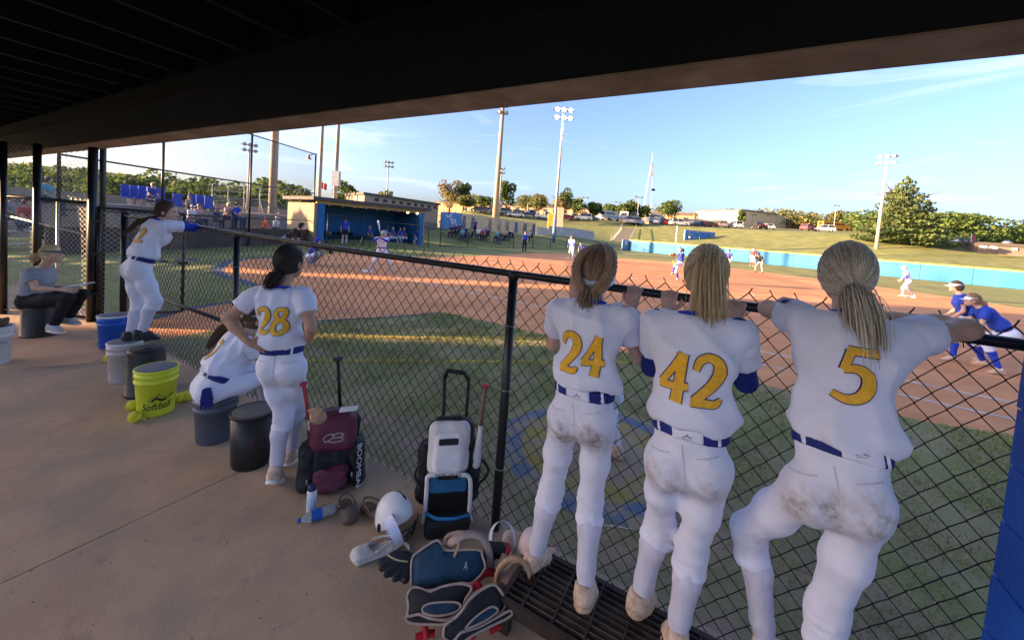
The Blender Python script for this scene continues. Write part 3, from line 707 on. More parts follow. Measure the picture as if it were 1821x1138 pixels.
GRASS = M('field_grass', (0.165, 0.19, 0.052), 0.95, 0.25, 0.55, col2=(0.23, 0.24, 0.08), bump=0.5, bscale=45)
GRASSN = M('foul_grass', (0.26, 0.275, 0.09), 0.95, 0.2, 1.6, col2=(0.31, 0.245, 0.145), bump=0.8, bscale=70, lo=.4, hi=.7)
DIRT = M('infield_clay', (0.61, 0.25, 0.10), 0.95, 0.10, 0.8, col2=(0.69, 0.31, 0.14), bump=0.45, bscale=24)
CHALK = M('chalk', (0.55, 0.44, 0.38), 0.9, 0.35, 3, col2=(0.72, 0.62, 0.56))
YELP = M('field_yellow', (0.38, 0.28, 0.05), 0.95, 0.4, 4, col2=(0.52, 0.39, 0.07), bump=.4)
BLUP = M('blue_field_paint', (0.05, 0.09, 0.16), 0.95, 0.3, 5, col2=(0.09, 0.13, 0.20), bump=.4)
# ground sheet: fine near, coarse far, out to the horizon
gx = np.unique(np.concatenate([np.arange(-60, 110, 2.5), np.arange(110, 420, 12), np.arange(-420, -60, 12), [-1800, -900, 900, 1800]]))
gy = np.unique(np.concatenate([np.arange(-30, 140, 2.5), np.arange(140, 500, 12), [-900, -300, -100, 900, 2000]]))
GX, GY = np.meshgrid(gx, gy, indexing='ij'); GZ = hz(GX, GY)
Vg = np.stack([GX, GY, GZ], -1).reshape(-1, 3); nx, ny = len(gx), len(gy)
Fg = [(i * ny + j, (i + 1) * ny + j, (i + 1) * ny + j + 1, i * ny + j + 1) for i in range(nx - 1) for j in range(ny - 1)]
tag(mesh_obj('ground', Vg, Fg, GRASS, None, True), kind='structure')
def sheet(name, pts, z, mat, parent=None, kind='structure', px=True):
    P = [G(a, b)[:2] if px else np.array([a, b]) for a, b in pts]
    o = MB().add([(p[0], p[1], z) for p in P], [tuple(range(len(P)))]).build(name, mat, parent)
    if parent is None: tag(o, kind=kind)
    return o
from mathutils.geometry import tessellate_polygon
def poly_sheet(name, P, z, mat, parent=None):
    tri = tessellate_polygon([[Vector((p[0], p[1], 0)) for p in P]])
    fs = []
    for t in tri:
        a, b, c = [np.array(P[i]) for i in t]; cr = (b - a)[0] * (c - a)[1] - (b - a)[1] * (c - a)[0]; fs.append(tuple(t) if cr > 0 else tuple(t)[::-1])
    o = mesh_obj(name, [(p[0], p[1], z) for p in P], fs, mat, parent)
    if parent is None: tag(o, kind='structure')
    return o
lower = [G(a, b)[:2] for a, b in [(240, 612), (285, 607), (378, 587), (470, 578), (562, 572), (640, 567), (700, 564), (745, 560), (785, 556), (810, 560), (835, 567), (874, 573), (900, 580), (985, 600), (1100, 625), (1250, 658), (1390, 692), (1490, 716), (1585, 737), (1672, 755), (1799, 774)]]
lower.append(np.array([14.0, 1.0])); 
upper = [np.array([27.0, 1.0]), np.array([29.0, 9.0])] + [G(a, b)[:2] for a, b in [(1818, 548), (1700, 530), (1559, 510), (1430, 493), (1300, 477), (1197, 466), (1092, 459), (1030, 453.5), (962, 450), (925, 451.5), (819, 456.5), (771, 457.5), (728, 457), (690, 452), (640, 449), (590, 450), (545, 457), (487, 459), (452, 460), (414, 464), (396, 471), (385, 481), (393, 489), (414, 495), (455, 508), (470, 518), (455, 530), (412, 538), (381, 542), (320, 553), (288, 563), (235, 572)]]
poly_sheet('infield_dirt', lower + upper, 0.004, DIRT)
# blue painted edging
def line(name, P, w, z, mat, label=None):
    P = np.asarray(P, float); T = np.gradient(P, axis=0); T /= np.linalg.norm(T, axis=1)[:, None]; Nn = np.stack([-T[:, 1], T[:, 0]], 1)
    V = [(*(p + n * s * w / 2), z) for p, n in zip(P, Nn) for s in (-1, 1)]
    o = mesh_obj(name, V, [(2 * i, 2 * i + 2, 2 * i + 3, 2 * i + 1)[::-1] for i in range(len(P) - 1)], mat); return tag(o, kind='structure')
edge = [G(a, b)[:2] for a, b in [(545, 457), (487, 459), (452, 460), (414, 464), (396, 471), (385, 481), (393, 489), (414, 495), (455, 508)]]
line('blue_edge_line', spline(edge, 40), 0.28, 0.008, BLUP)
line('blue_edge_line', spline([G(a, b)[:2] for a, b in [(455, 530), (412, 538), (381, 542), (320, 553), (288, 563), (235, 572)]], 20), 0.16, 0.0082, BLUP)
line('blue_edge_line', spline([G(a, b)[:2] for a, b in [(378, 587), (470, 578), (562, 572), (640, 567), (700, 564), (745, 560), (785, 556)]], 20), 0.10, 0.0084, BLUP)
yl = lambda a, b, n: [np.array(G(*a)[:2]) * (1 - t) + np.array(G(*b)[:2]) * t for t in np.linspace(0, 1, n)]
line('yellow_strip', yl((545, 598), (1150, 604), 12), 0.16, 0.0086, YELP)  # two yellow strips laid across the near grass
line('yellow_strip', yl((540, 641), (1160, 645), 12), 0.11, 0.0088, YELP)
e1 = (B1 - HOME) / np.linalg.norm(B1 - HOME); e3 = (B3 - HOME) / np.linalg.norm(B3 - HOME)
line('foul_line', [HOME + e1 * t for t in np.linspace(1.6, 30, 20)], 0.09, 0.009, CHALK)
line('foul_line', [HOME + e3 * t for t in np.linspace(1.6, 44, 20)], 0.09, 0.009, CHALK)
line('running_lane_line', [HOME + e1 * t - e3 * .92 for t in np.linspace(9.1, 18.3, 10)], 0.07, 0.0092, CHALK)
PITCH_ = HOME + (B2 - HOME) / np.linalg.norm(B2 - HOME) * 13.1
line('pitching_circle_line', [PITCH_ + 2.44 * np.array([math.cos(t), math.sin(t)]) for t in np.linspace(0, 6.2832, 40)], 0.06, 0.0094, CHALK)
# painted shapes in the grass by the backstop
for pts in ([(286, 462), (300, 466), (330, 464), (350, 463)], [(290, 467), (320, 461), (352, 461)]): line('painted_logo', spline([G(*p)[:2] for p in pts], 14), 0.35, 0.008, BLUP)
line('painted_logo', spline([G(*p)[:2] for p in [(300, 461), (312, 466), (326, 463)]], 10), 0.3, 0.0095, YELP)
# worn on-deck circle: blue and yellow rings with bare dirt
oc = (G(1058, 800)[:2])
m = bpy.data.materials.new('on_deck_paint'); m.use_nodes = True; n_ = m.node_tree; N = n_.nodes; L = n_.links; b = N['Principled BSDF']; b.inputs['Roughness'].default_value = .95
t_ = N.new('ShaderNodeTexCoord'); ln = N.new('ShaderNodeVectorMath'); ln.operation = 'LENGTH'; L.new(t_.outputs['Object'], ln.inputs[0])
nz_ = N.new('ShaderNodeTexNoise'); nz_.inputs['Scale'].default_value = 7; nz_.inputs['Detail'].default_value = 8; L.new(t_.outputs['Object'], nz_.inputs['Vector'])
ad = N.new('ShaderNodeMath'); ad.operation = 'MULTIPLY_ADD'; L.new(nz_.outputs['Fac'], ad.inputs[0]); ad.inputs[1].default_value = .16; L.new(ln.outputs['Value'], ad.inputs[2])
rr = N.new('ShaderNodeValToRGB'); L.new(ad.outputs[0], rr.inputs[0]); cr = rr.color_ramp
for p_, c_ in ((0.0, (.30, .21, .13)), (.50, (.30, .22, .14)), (.58, (.30, .23, .05)), (.74, (.28, .21, .05)), (.78, (.10, .135, .20)), (.93, (.11, .14, .20)), (.98, (.12, .11, .055)), (1.0, (.12, .115, .05))):
    e_ = cr.elements.new(p_); e_.color = (*c_, 1)
mxx = N.new('ShaderNodeMixRGB'); mxx.inputs[2].default_value = (.29, .21, .13, 1); L.new(rr.outputs[0], mxx.inputs[1])
nz2 = N.new('ShaderNodeTexNoise'); nz2.inputs['Scale'].default_value = 4.5; nz2.inputs['Detail'].default_value = 9; L.new(t_.outputs['Object'], nz2.inputs['Vector'])
mr = N.new('ShaderNodeMapRange'); mr.inputs[1].default_value = .45; mr.inputs[2].default_value = .62; L.new(nz2.outputs['Fac'], mr.inputs[0]); L.new(mr.outputs[0], mxx.inputs[0])
L.new(mxx.outputs[0], b.inputs['Base Color'])
mb = MB(); a = np.linspace(0, 2 * math.pi, 49)[:-1]; mb.add([(math.cos(t) * (.88 + .05 * math.sin(5 * t)), math.sin(t) * (.88 + .05 * math.cos(4 * t)), 0) for t in a], [tuple(range(48))])
o = mb.build('on_deck_circle', m); o.location = (oc[0], oc[1], .0075); tag(o, kind='structure')
# bare earth strip along the fence
BARE = M('bare_earth', (0.40, 0.29, 0.19), .95, .25, 2.2, col2=(0.22, 0.19, 0.09), bump=.7, bscale=60, lo=.42, hi=.60)
strip = [FP(s, 0, 2.0)[:2] for s in np.linspace(-7.0, 3.0, 14)] + [FP(s, 0, 2.0 + .55 + .25 * math.sin(s * 2.1) + 1.0 * math.exp(-((s + .6) / 1.2) ** 2))[:2] for s in np.linspace(3.0, -7.0, 44)]
poly_sheet('bare_earth_strip', strip, .0055, BARE)
# grass blades in the near foul ground
def inpoly(P, poly):
    x, y = P[:, 0], P[:, 1]; r = np.zeros(len(P), bool); q = np.asarray(poly); j = len(q) - 1
    for i in range(len(q)):
        c = ((q[i, 1] > y) != (q[j, 1] > y)) & (x < (q[j, 0] - q[i, 0]) * (y - q[i, 1]) / (q[j, 1] - q[i, 1] + 1e-12) + q[i, 0]); r ^= c; j = i
    return r
wedge = [FP(s, 0, 2.14)[:2] for s in np.linspace(-5.5, 3.0, 12)] + [np.array([14, 1.0])] + lower[:-1][::-1]
poly_sheet('foul_grass', wedge, .0035, GRASSN)
P = np.stack([RNG.uniform(-6, 9, 400000), RNG.uniform(0.5, 9, 400000)], 1); P = P[inpoly(P, wedge)]
dst = np.hypot(P[:, 0], P[:, 1]); clump = np.sin(P[:, 0] * 3.1 + 1.5 * np.sin(P[:, 1] * 2.3)) * np.sin(P[:, 1] * 2.7 + np.sin(P[:, 0] * 1.9)) + .5 * np.sin(P[:, 0] * 9) * np.sin(P[:, 1] * 8)
near_f = (P @ FN[:2]) - FC
keep = (RNG.random(len(P)) < np.clip(.55 + .45 * clump, .04, 1) * ss(.05, 1.3, near_f + .25 * clump)) & (np.hypot(P[:, 0] - oc[0], P[:, 1] - oc[1]) > .95)
P = P[keep][:75000]
a = RNG.uniform(0, 6.28, len(P)); hgt = RNG.uniform(.018, .05, len(P)); wv = .004 + .0012 * np.hypot(P[:, 0], P[:, 1])
d = np.stack([np.cos(a), np.sin(a)], 1); ln_ = RNG.normal(0, .02, (len(P), 2))
V = np.zeros((len(P), 3, 3)); V[:, 0, :2] = P - d * wv[:, None] / 2; V[:, 1, :2] = P + d * wv[:, None] / 2; V[:, 2, :2] = P + ln_; V[:, 2, 2] = hgt; V[:, :2, 2] = .003
gm = [M('blade_green', (.29, .33, .10), .9, .2, 3), M('blade_olive', (.30, .28, .13), .9, .2, 3), M('blade_straw', (.42, .34, .20), .9, .2, 3)]
o = mesh_obj('grass', V.reshape(-1, 3), [(3 * i, 3 * i + 1, 3 * i + 2) for i in range(len(P))], gm, None, False, RNG.choice([0, 0, 0, 1, 1, 2], len(P)))
tag(o, 'short patchy grass between the dugout fence and the infield clay', 'grass', kind='stuff')
# bases and plate
WB = M('base_white', (.75, .71, .66), .7, .08, 6)
def base(name, c, lab, s=.38, h=.05):
    r = math.atan2(e1[1], e1[0]); u = np.array([math.cos(r), math.sin(r), 0]) * s / 2; v = np.array([-math.sin(r), math.cos(r), 0]) * s / 2
    mb = MB(); c3 = np.array([*c, .004]); 
    q = [c3 - u - v, c3 + u - v, c3 + u + v, c3 - u + v]; t = [p + (c3 - p) * .12 + np.array([0, 0, h]) for p in q]
    mb.add(q + t, [(0, 3, 2, 1), (4, 5, 6, 7)] + [(i, (i + 1) % 4, (i + 1) % 4 + 4, i + 4) for i in range(4)]); solo(name, mb, WB, lab, 'base')
base('third_base', B3, 'white base bag under the runner in front of the left field fence')
base('second_base', B2, 'white base bag at the feet of the helmeted runner on the right')
hp = MB(); hd_ = nrm(B2 - HOME); hs = np.array([-hd_[1], hd_[0]])
pp = [HOME + hd_ * .2 + hs * .215, HOME + hd_ * .2 - hs * .215, HOME - hs * .215, HOME - hd_ * .215, HOME + hs * .215]
hp.add([(*p, .005) for p in pp] + [(*p, .03) for p in pp], [(4, 3, 2, 1, 0)[::-1], (5, 6, 7, 8, 9)[::-1]] + [(i, (i + 1) % 5, (i + 1) % 5 + 5, i + 5) for i in range(5)]); solo('home_plate', hp, WB, 'white five-sided home plate in front of the batter', 'home plate')

# ------------------------------------------------------------------ dugout shell
CONC = M('concrete_floor', (0.36, 0.265, 0.175), .85, .12, 2.5, col2=(0.46, 0.305, 0.19), bump=.25, bscale=70)
CONCR = M('sunlit_clay_concrete', (0.56, 0.32, 0.19), .9, .12, 1.5, bump=.25)
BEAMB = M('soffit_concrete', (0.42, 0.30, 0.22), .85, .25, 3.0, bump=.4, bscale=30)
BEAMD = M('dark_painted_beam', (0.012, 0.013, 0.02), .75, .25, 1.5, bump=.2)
JOIST = M('dark_timber', (0.010, 0.008, 0.007), .8, .3, 3, stretch=(1, 1, 6))
BLUEW = M('blue_painted_block', (0.012, 0.085, 0.40), .55, .10, 3.0, bump=.35, bscale=45)
SLAB = .06
mottle(CONC, .7, (.40, .21, .12), .5, .72, .75); mottle(CONC, 5.0, (.16, .12, .095), .58, .75, .6)
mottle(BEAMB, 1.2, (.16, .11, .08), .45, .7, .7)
mottle(DIRT, .35, (.44, .19, .085), .45, .65, .7, (1, 2.2, 1)); mottle(GRASS, .22, (.22, .19, .07), .5, .72, .6); mottle(GRASSN, .9, (.30, .225, .13), .5, .66, .75)
def fbox(mb, s0, s1, c0, c1, z0, z1):
    c = FN * (c0 + c1) / 2 + FS * (s0 + s1) / 2 + Z3 * (z0 + z1) / 2; return mb.obox(c, FS * (s1 - s0) / 2, FN * (c1 - c0) / 2, Z3 * (z1 - z0) / 2)
# slab cast in bays with open joints
for i, (s0, s1) in enumerate(((-12.5, -9.3), (-9.3, -6.1), (-6.1, -2.9), (-2.9, .3), (.3, 3.5), (3.5, 6.5))):
    for c0, c1 in ((-4.5, -1.2), (-1.2, 2.10)):
        tag(fbox(MB(), s0 + .004, s1 - .004, c0 + .004, c1 - .004, -.25, SLAB).build('floor_slab', CONC), kind='structure')
poly_sheet('sunlit_clay_dust', [G(a, b, SLAB)[:2] for a, b in [(-60, 596), (40, 588), (150, 586), (190, 596), (170, 612), (185, 634), (160, 646), (90, 652), (20, 656), (-60, 662)]], SLAB + .004, CONCR)  # clay dust whose orange also paints in the sun patch on the floor
#poly_sheet('sunlit_clay_dust', [G(a, b, SLAB)[:2] for a, b in [(300, 745), (330, 720), (346, 740), (340, 775), (300, 790), (270, 770)]], SLAB + .0042, CONCR)
P = np.stack([RNG.uniform(-9, 1.2, 900), RNG.uniform(-.3, 2.05, 900)], 1); V, Fc = [], []        # seed shells and grit
for i, (a_, b_) in enumerate(P):
    q = FP(a_, SLAB + .0015, b_); w_ = RNG.uniform(.004, .009); th = RNG.uniform(0, 6.28); u_ = np.array([math.cos(th), math.sin(th), 0]) * w_; v_ = np.array([-math.sin(th), math.cos(th), 0]) * w_ * .5
    V += [q - u_, q - v_ + Z3 * .001, q + u_, q + v_ + Z3 * .003]; Fc.append((4 * i, 4 * i + 1, 4 * i + 2, 4 * i + 3))
tag(mesh_obj('litter', V, Fc, [M('seed_shell', (.14, .11, .085), .9, .3, 9), M('pale_grit', (.5, .42, .33), .9, .2, 9), M('clay_crumb', (.34, .15, .08), .9, .2, 9)], None, False, RNG.choice([0, 0, 1, 2, 2], 900)), 'seed shells and clay crumbs scattered over the dugout floor', 'litter', kind='stuff')
beam = thing('dugout_roof', 'dark dugout roof with a deep concrete edge beam overhead', 'roof', FP(-2, 2.69, 1.9))
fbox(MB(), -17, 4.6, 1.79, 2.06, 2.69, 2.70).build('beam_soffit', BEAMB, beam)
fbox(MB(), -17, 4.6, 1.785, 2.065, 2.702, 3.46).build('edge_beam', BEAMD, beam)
fbox(MB(), -17, 4.6, -1.0, 2.3, 3.462, 3.60).build('roof_deck', JOIST, beam)
for i in range(34): fbox(MB(), -16.6 + i * .62, -16.55 + i * .62, -.9, 1.78, 3.22, 3.458).build('joist', JOIST, beam)
fbox(MB(), -17, 4.6, -1.0, -.91, 2.80, 3.46).build('sun_stop_beam', BEAMD, beam)  # unseen beam added to stop low sun from reaching the edge beam
fbox(MB(), -17, 4.6, 1.70, 1.783, 3.05, 3.20).build('ledger', JOIST, beam)
pil = thing('blue_wall_pillar', 'blue painted block pillar at the right edge beside the fence', 'pillar', FP(1.2, SLAB, 1.95))
V, Fc = sdf_mesh([('o', FP(1.42, -.3, 1.9), FP(1.42, 3.2, 1.9), FS, (.01, .01), (.01, .01))], .2, .03) if False else (None, None)
mb = MB()
for z0, z1 in zip(np.arange(SLAB, 2.6, .2), np.arange(SLAB + .2, 2.8, .2)):
    dz = .003 * math.sin(z0 * 37); fbox(MB(), .93 + dz, 1.75, 1.70, 2.0, z0 + .004, min(z1, 2.688) - .004).build('block', BLUEW, pil)
fbox(MB(), .937, 1.75, 1.708, 1.992, SLAB, 2.689).build('mortar', BLUEW, pil)

# ------------------------------------------------------------------ chain link front fence
PIPE = M('black_vinyl_pipe', (0.008, 0.008, 0.010), .38, .2, 20, spec=.5)
WIRE = M('black_vinyl_wire', (0.012, 0.011, 0.013), .45, .2, 20, spec=.5)
GALV = M('galvanised_wire', (0.50, 0.46, 0.40), .4, .2, 20, metal=.4)
def chain_link(name, P, s0, s1, z0, z1, mat, parent, ph=.090, pv=.100, r=.0033, sides=3, top_twist=True):
    """P(s,z,off) -> world. Vertical zig-zag wires hooked into their neighbours"""
    n = int((s1 - s0) / (ph / 2)); m = int((z1 - z0) / (pv / 2)); V, Fc = [], []; base = 0
    for i in range(n):
        sgn = 1 if i % 2 == 0 else -1; pts = []
        for j in range(m + 1):
            a = sgn * (1 if j % 2 == 0 else -1); s = s0 + (i + .5) * ph / 2 + a * ph / 4 * 1.06; z = z1 - j * pv / 2
            w = .006 * math.sin(s * 5.1 + z * 3) ; pts.append(P(s, z, .0022 * a * sgn + w))
        if top_twist and i % 2 == 0:
            a = sgn; s = s0 + (i + .5) * ph / 2 + a * ph / 4; pts = [P(s - .012 * random.choice((-1, 1)), z1 + .022, .004)] + pts
        pts = np.array(pts); k = len(pts)
        d1 = FS if parent is None else None
        T = np.gradient(pts, axis=0); T /= np.linalg.norm(T, axis=1)[:, None]; x = np.cross(T, P(0, 0, 1) - P(0, 0, 0)); x /= np.linalg.norm(x, axis=1)[:, None]; y = np.cross(T, x)
        rings = []
        for q in range(sides):
            t = 2 * math.pi * q / sides + .5; rings.append(pts + r * (math.cos(t) * x + math.sin(t) * y))
        R_ = np.stack(rings, 1).reshape(-1, 3); V.append(R_)
        jj = np.arange(k - 1)[:, None] * sides + np.arange(sides)[None, :]; j2 = np.arange(k - 1)[:, None] * sides + (np.arange(sides)[None, :] + 1) % sides
        Fc.append(np.stack([jj, j2, j2 + sides, jj + sides], -1).reshape(-1, 4) + base); base += len(R_)
    return mesh_obj(name, np.concatenate(V), np.concatenate(Fc), mat, parent, True, kind='stuff')
s_end = -7.31; s_p420 = float(AC(420, 480, FC) @ FS); s_898 = float(AC(898, 700, FC) @ FS)
RZ = 1.675
fen = thing('dugout_fence', 'black chain link fence with pipe rail along the dugout front', 'fence', FP(s_898, SLAB, FC))
chain_link('wire_mesh', lambda s, z, o: FP(s, z, FC + .035 + o), s_end, 3.4, .03, RZ + .06, WIRE, fen)
rail_pts = [FP(s, RZ + .045 * ss(-2, -8, s) * 1.3, FC) for s in np.linspace(s_end, 3.4, 24)]
MB().tube(rail_pts, .0215, 14).build('top_rail', PIPE, fen, True)
def post(sx, top, r, name='post', par=None, cap=True):
    mb = MB(); p = FP(sx, 0, FC - .0); mb.lathe([(r, -.05), (r, top - .01)], 14, p); o = mb.build(name, PIPE, par or fen, True)
    if cap: MB().lathe([(r * 1.18, 0), (r * 1.18, .03), (r * .9, .045)], 14, p + Z3 * (top - .025)).build('post_cap', PIPE, o, True)
    return o
for sx in (s_898, s_p420): post(sx, RZ - .005, .028)
post(s_end, RZ + .10, .040); post(2.9, RZ - .005, .028)
zmid = .76
MB().tube([FP(s_end, zmid, FC), FP(s_p420 + .02, zmid - .01, FC)], .019, 12).build('brace_rail', PIPE, fen, True)
for sx in np.arange(-6.9, 3.2, .55):       # tie wires round the rail
    a = np.linspace(0, 6.3, 10); c = FP(sx, RZ + .045 * ss(-2, -8, sx) * 1.3, FC); mb = MB(); mb.tube([c + FN * .0245 * math.cos(t) + Z3 * .0245 * math.sin(t) + FS * .004 * t / 6 for t in a], .0018, 4, False); mb.tube([c + FN * .02 - Z3 * .01, c + FN * .035 - Z3 * .045 + FS * .01], .0018, 4); mb.build('tie_wire', WIRE, fen, True)
for z in (.45, .95, 1.35):
    for sx in (s_898, s_p420):
        a = np.linspace(0, 6.3, 12); c = FP(sx, z, FC); MB().tube([c + FN * .030 * math.cos(t) + FS * .030 * math.sin(t) + Z3 * .003 * t for t in a], .0018, 4, False).build('tie_wire', GALV, fen, True)

# ------------------------------------------------------------------ end wall of chain link and the open gate at the left
gp = AY(162, 560, 5.75)[:2]
def EP(x, z, o=0): return np.array([gp[0] + x, gp[1] - .04 * x + o, z])     # end panel runs along -x from the gate post
ew = thing('end_fence', 'tall chain link end wall of the dugout behind the seated woman', 'fence', (gp[0] - 1.2, gp[1], SLAB))
for x, r in ((0, .055), (-.88, .045), (-1.42, .04), (-2.6, .045)): MB().lathe([(r, SLAB), (r, 2.69)], 14, EP(x, 0)).build('post', PIPE, ew, True)
for z, r in ((1.86, .026), (.12, .02)): MB().tube([EP(-2.6, z + .02), EP(0, z)], r, 10).build('rail', PIPE, ew, True)
MB().tube([EP(-.55, .12), EP(-.55, 1.86)], .017, 8).build('rail', GALV, ew, True)
MB().tube([EP(-1.5, 1.60), EP(-.1, 1.38)], .016, 8).build('brace', GALV, ew, True)
chain_link('wire_mesh', lambda s, z, o: EP(s, z, .04 + o), -2.6, 0, .08, 2.66, GALV, ew, top_twist=False, ph=.075, pv=.075, r=.003)
gt = thing('gate', 'narrow chain link gate standing open at the end of the dugout', 'gate', (gp[0], gp[1], SLAB))
gd = nrm(np.array([.62, .62, 0])); gq = np.array([gp[0] + .08, gp[1] + .02, 0]); gw = .98
GPf = lambda s, z, o=0: gq + gd * s + np.array([-gd[1], gd[0], 0]) * o + Z3 * z
for sx in (0, gw): MB().tube([GPf(sx, .12), GPf(sx, 1.82 if sx == 0 else 1.78)], .024, 10).build('gate_upright', PIPE, gt, True)
for z in (.14, 1.80): MB().tube([GPf(0, z), GPf(gw, z - .02)], .022, 10).build('gate_rail', PIPE, gt, True)
chain_link('wire_mesh', lambda s, z, o: GPf(s, z, o), 0.02, gw, .14, 1.80, GALV, gt, top_twist=False, ph=.075, pv=.075, r=.003)
for z in (.5, 1.1, 1.6): fbox2 = MB().obox(GPf(-.03, z), gd * .05, np.array([-gd[1], gd[0], 0]) * .03, Z3 * .025).build('hinge', PIPE, gt)
MB().obox(GPf(gw, .95), gd * .06, np.array([-gd[1], gd[0], 0]) * .02, Z3 * .03).build('latch', PIPE, gt)
tp = AY(183, 300, 6.2); tq = thing('corner_post', 'tall dark pipe post just right of the gate post', 'post', (tp[0], tp[1], 0)); MB().lathe([(.04, 0), (.04, 4.2)], 12, (tp[0], tp[1], 0)).build('pipe', PIPE, tq, True); MB().lathe([(.05, 0), (.05, .03), (.01, .06)], 12, (tp[0], tp[1], 4.2)).build('cap', PIPE, tq, True)
# ------------------------------------------------------------------ players at the fence and in the dugout
KC = 1.087
def A_(x, y, c): return AC(x, y, c * KC)
def pair(J, nm, c, side, h): J[nm + 'L'] = c - side * h; J[nm + 'R'] = c + side * h
COMMON = dict(wrinkle=.021, res=.0115, collar=ROYAL, sock=SOCKW, belt_mat=NAVY)
railU = -FN + Z3 * .2
# 24: braids, holding the rail with both hands
J = dict(head=A_(1064, 486, 1.70), shL=A_(996, 548, 1.60), shR=A_(1109, 558, 1.60), elL=A_(983, 612, 1.74), wrL=A_(1020, 533, 1.805), elR=A_(1134, 632, 1.73), wrR=A_(1124, 550, 1.805),
 hipL=A_(1003, 742, 1.58), hipR=A_(1066, 750, 1.58), kneL=A_(981, 868, 1.66), kneR=A_(1050, 888, 1.66), ankL=A_(951, 990, 1.62), ankR=A_(1040, 1048, 1.58), toeL=A_(983, 980, 1.75), toeR=A_(1058, 1036, 1.72))
def braid(pts, rad, hc):
    c = spline(pts, 16); mb = MB(); x, y = frame(c[-1] - c[0])
    for i in range(15):
        t = nrm(c[i + 1] - c[i]); o = nrm(c[i] - hc); sd = np.cross(t, o)
        for k in (-1, 1): mb.ell(c[i] + sd * k * rad * .55, (rad * .62, rad * .8, rad * 1.05), 8, 6, np.stack([nrm(sd * .8 + t * k * .6), o, nrm(t * .8 - sd * k * .6)]))
    return mb
hc = J['head']
t24 = human('player wearing number 24 with two french braids and a white headband holding the rail', J, dict(COMMON, s=.96, w=.90, hw=1.02, leg=.96, number='24', num_h=.175, num_d=.19, num_x=.005, num_w=.86, hair=H_REDBR, face=nrm(FN + Z3 * -.05), hup=nrm(Z3 + FN * .1), stain=(.8, .75), seed=3,
   hairs=dict(tie=(0, -.095, -.075), tail=[hc - FN * .10 - Z3 * .075, hc - FN * .135 - Z3 * .10, hc - FN * .13 - Z3 * .145, hc - FN * .10 - Z3 * .165], trad=[.016, .04, .042, .02], n=1040, r=.0013), visor=JWHITE, brim=False, visor_name='headband', band_k=1.06, band_dz=-.05, band_tilt=.03,
   hdL=nrm(Z3 + FN * .12), hpL=FN, htL=FS, curlL=.85, hdR=nrm(Z3 + FN * .12), hpR=FN, htR=-FS, curlR=.85, belt=.155, jlow=-.005))
for sg in (-1, 1):
    P_ = [hc + FS * sg * a + FN * b + Z3 * c for a, b, c in ((.03, .03, .126), (.066, -.045, .098), (.082, -.092, .035), (.062, -.120, -.03), (.02, -.135, -.085))]
    braid(P_, .023, hc).build('braid', H_REDBR[1], t24, True)
# 42: long straight blonde ponytail
J = dict(head=A_(1256, 487, 1.66), shL=A_(1168, 570, 1.56), shR=A_(1314, 588, 1.56), elL=A_(1158, 652, 1.70), wrL=A_(1186, 560, 1.805), elR=A_(1326, 679, 1.70), wrR=A_(1306, 582, 1.805),
 hipL=A_(1180, 818, 1.52), hipR=A_(1266, 832, 1.52), kneL=A_(1174, 926, 1.68), kneR=A_(1230, 978, 1.62), ankL=A_(1138, 1060, 1.66), ankR=A_(1203, 1128, 1.60), toeL=A_(1158, 1048, 1.78), toeR=A_(1190, 1106, 1.72))
hc = J['head']
t42 = human('player wearing number 42 with a long high blonde ponytail gripping the rail', J, dict(COMMON, s=.98, w=.88, hw=1.0, leg=.95, number='42', num_h=.19, num_d=.195, num_x=.0, num_w=.84, hair=H_BLONDE, face=nrm(FN + FS * .05), stain=(.55, .4), seed=8, loose=.02,
   hairs=dict(tie=(.01, -.085, .055), tail=[hc - FN * .085 + Z3 * .075 + FS * .012, hc - FN * .135 + Z3 * .06 + FS * .015, hc - FN * .15 - Z3 * .03 + FS * .02, hc - FN * .14 - Z3 * .13 + FS * .03, hc - FN * .13 - Z3 * .235 + FS * .035], trad=[.012, .034, .045, .05, .045], n=1280, r=.0013), under='LR', under_mat=NAVY,
   hdL=nrm(Z3 + FN * .12), hpL=FN, htL=FS, curlL=.85, hdR=nrm(Z3 + FN * .12), hpR=FN, htR=-FS, curlR=.85, belt=.15, jlow=.0, tunx=.0))
# 5: low ponytail, arms folded on the rail, one knee out
J = dict(head=A_(1504, 488, 1.70), shL=A_(1426, 568, 1.62), shR=A_(1610, 600, 1.63), elL=A_(1366, 549, 1.76), wrL=A_(1470, 562, 1.91), elR=A_(1720, 586, 1.74), wrR=A_(1585, 562, 1.91),
 hipL=A_(1434, 872, 1.50), hipR=A_(1540, 888, 1.50), kneL=A_(1330, 942, 1.68), kneR=A_(1470, 1085, 1.60), ankL=A_(1362, 1150, 1.72), ankR=A_(1450, 1330, 1.58), toeL=A_(1385, 1146, 1.84), toeR=A_(1475, 1320, 1.72))
hc = J['head']
t5 = human('player wearing number 5 with a low blonde ponytail leaning her arms on the rail', J, dict(COMMON, s=.97, w=.89, hw=.95, leg=.95, number='5', num_h=.175, num_d=.165, num_x=-.005, num_w=.92, hair=H_ASH, face=FN, stain=(.75, .7), seed=12, loose=.017, belt=.165, jlow=.01, skin=SKIN, sleeve=.42, slv_r=.07,
   hairs=dict(tie=(.005, -.095, -.055), tail=[hc - FN * .10 - Z3 * .055 + FS * .004, hc - FN * .15 - Z3 * .075 + FS * .01, hc - FN * .16 - Z3 * .16 + FS * .03, hc - FN * .15 - Z3 * .29 + FS * .05, hc - FN * .135 - Z3 * .40 + FS * .07], trad=[.02, .036, .044, .044, .032], n=1360, r=.0013, elastic=GREYF),
   hdL=FS, hpL=-Z3, htL=FN, curlL=.15, hdR=-FS, hpR=-Z3, htR=FN, curlR=.15, tunx=.04))
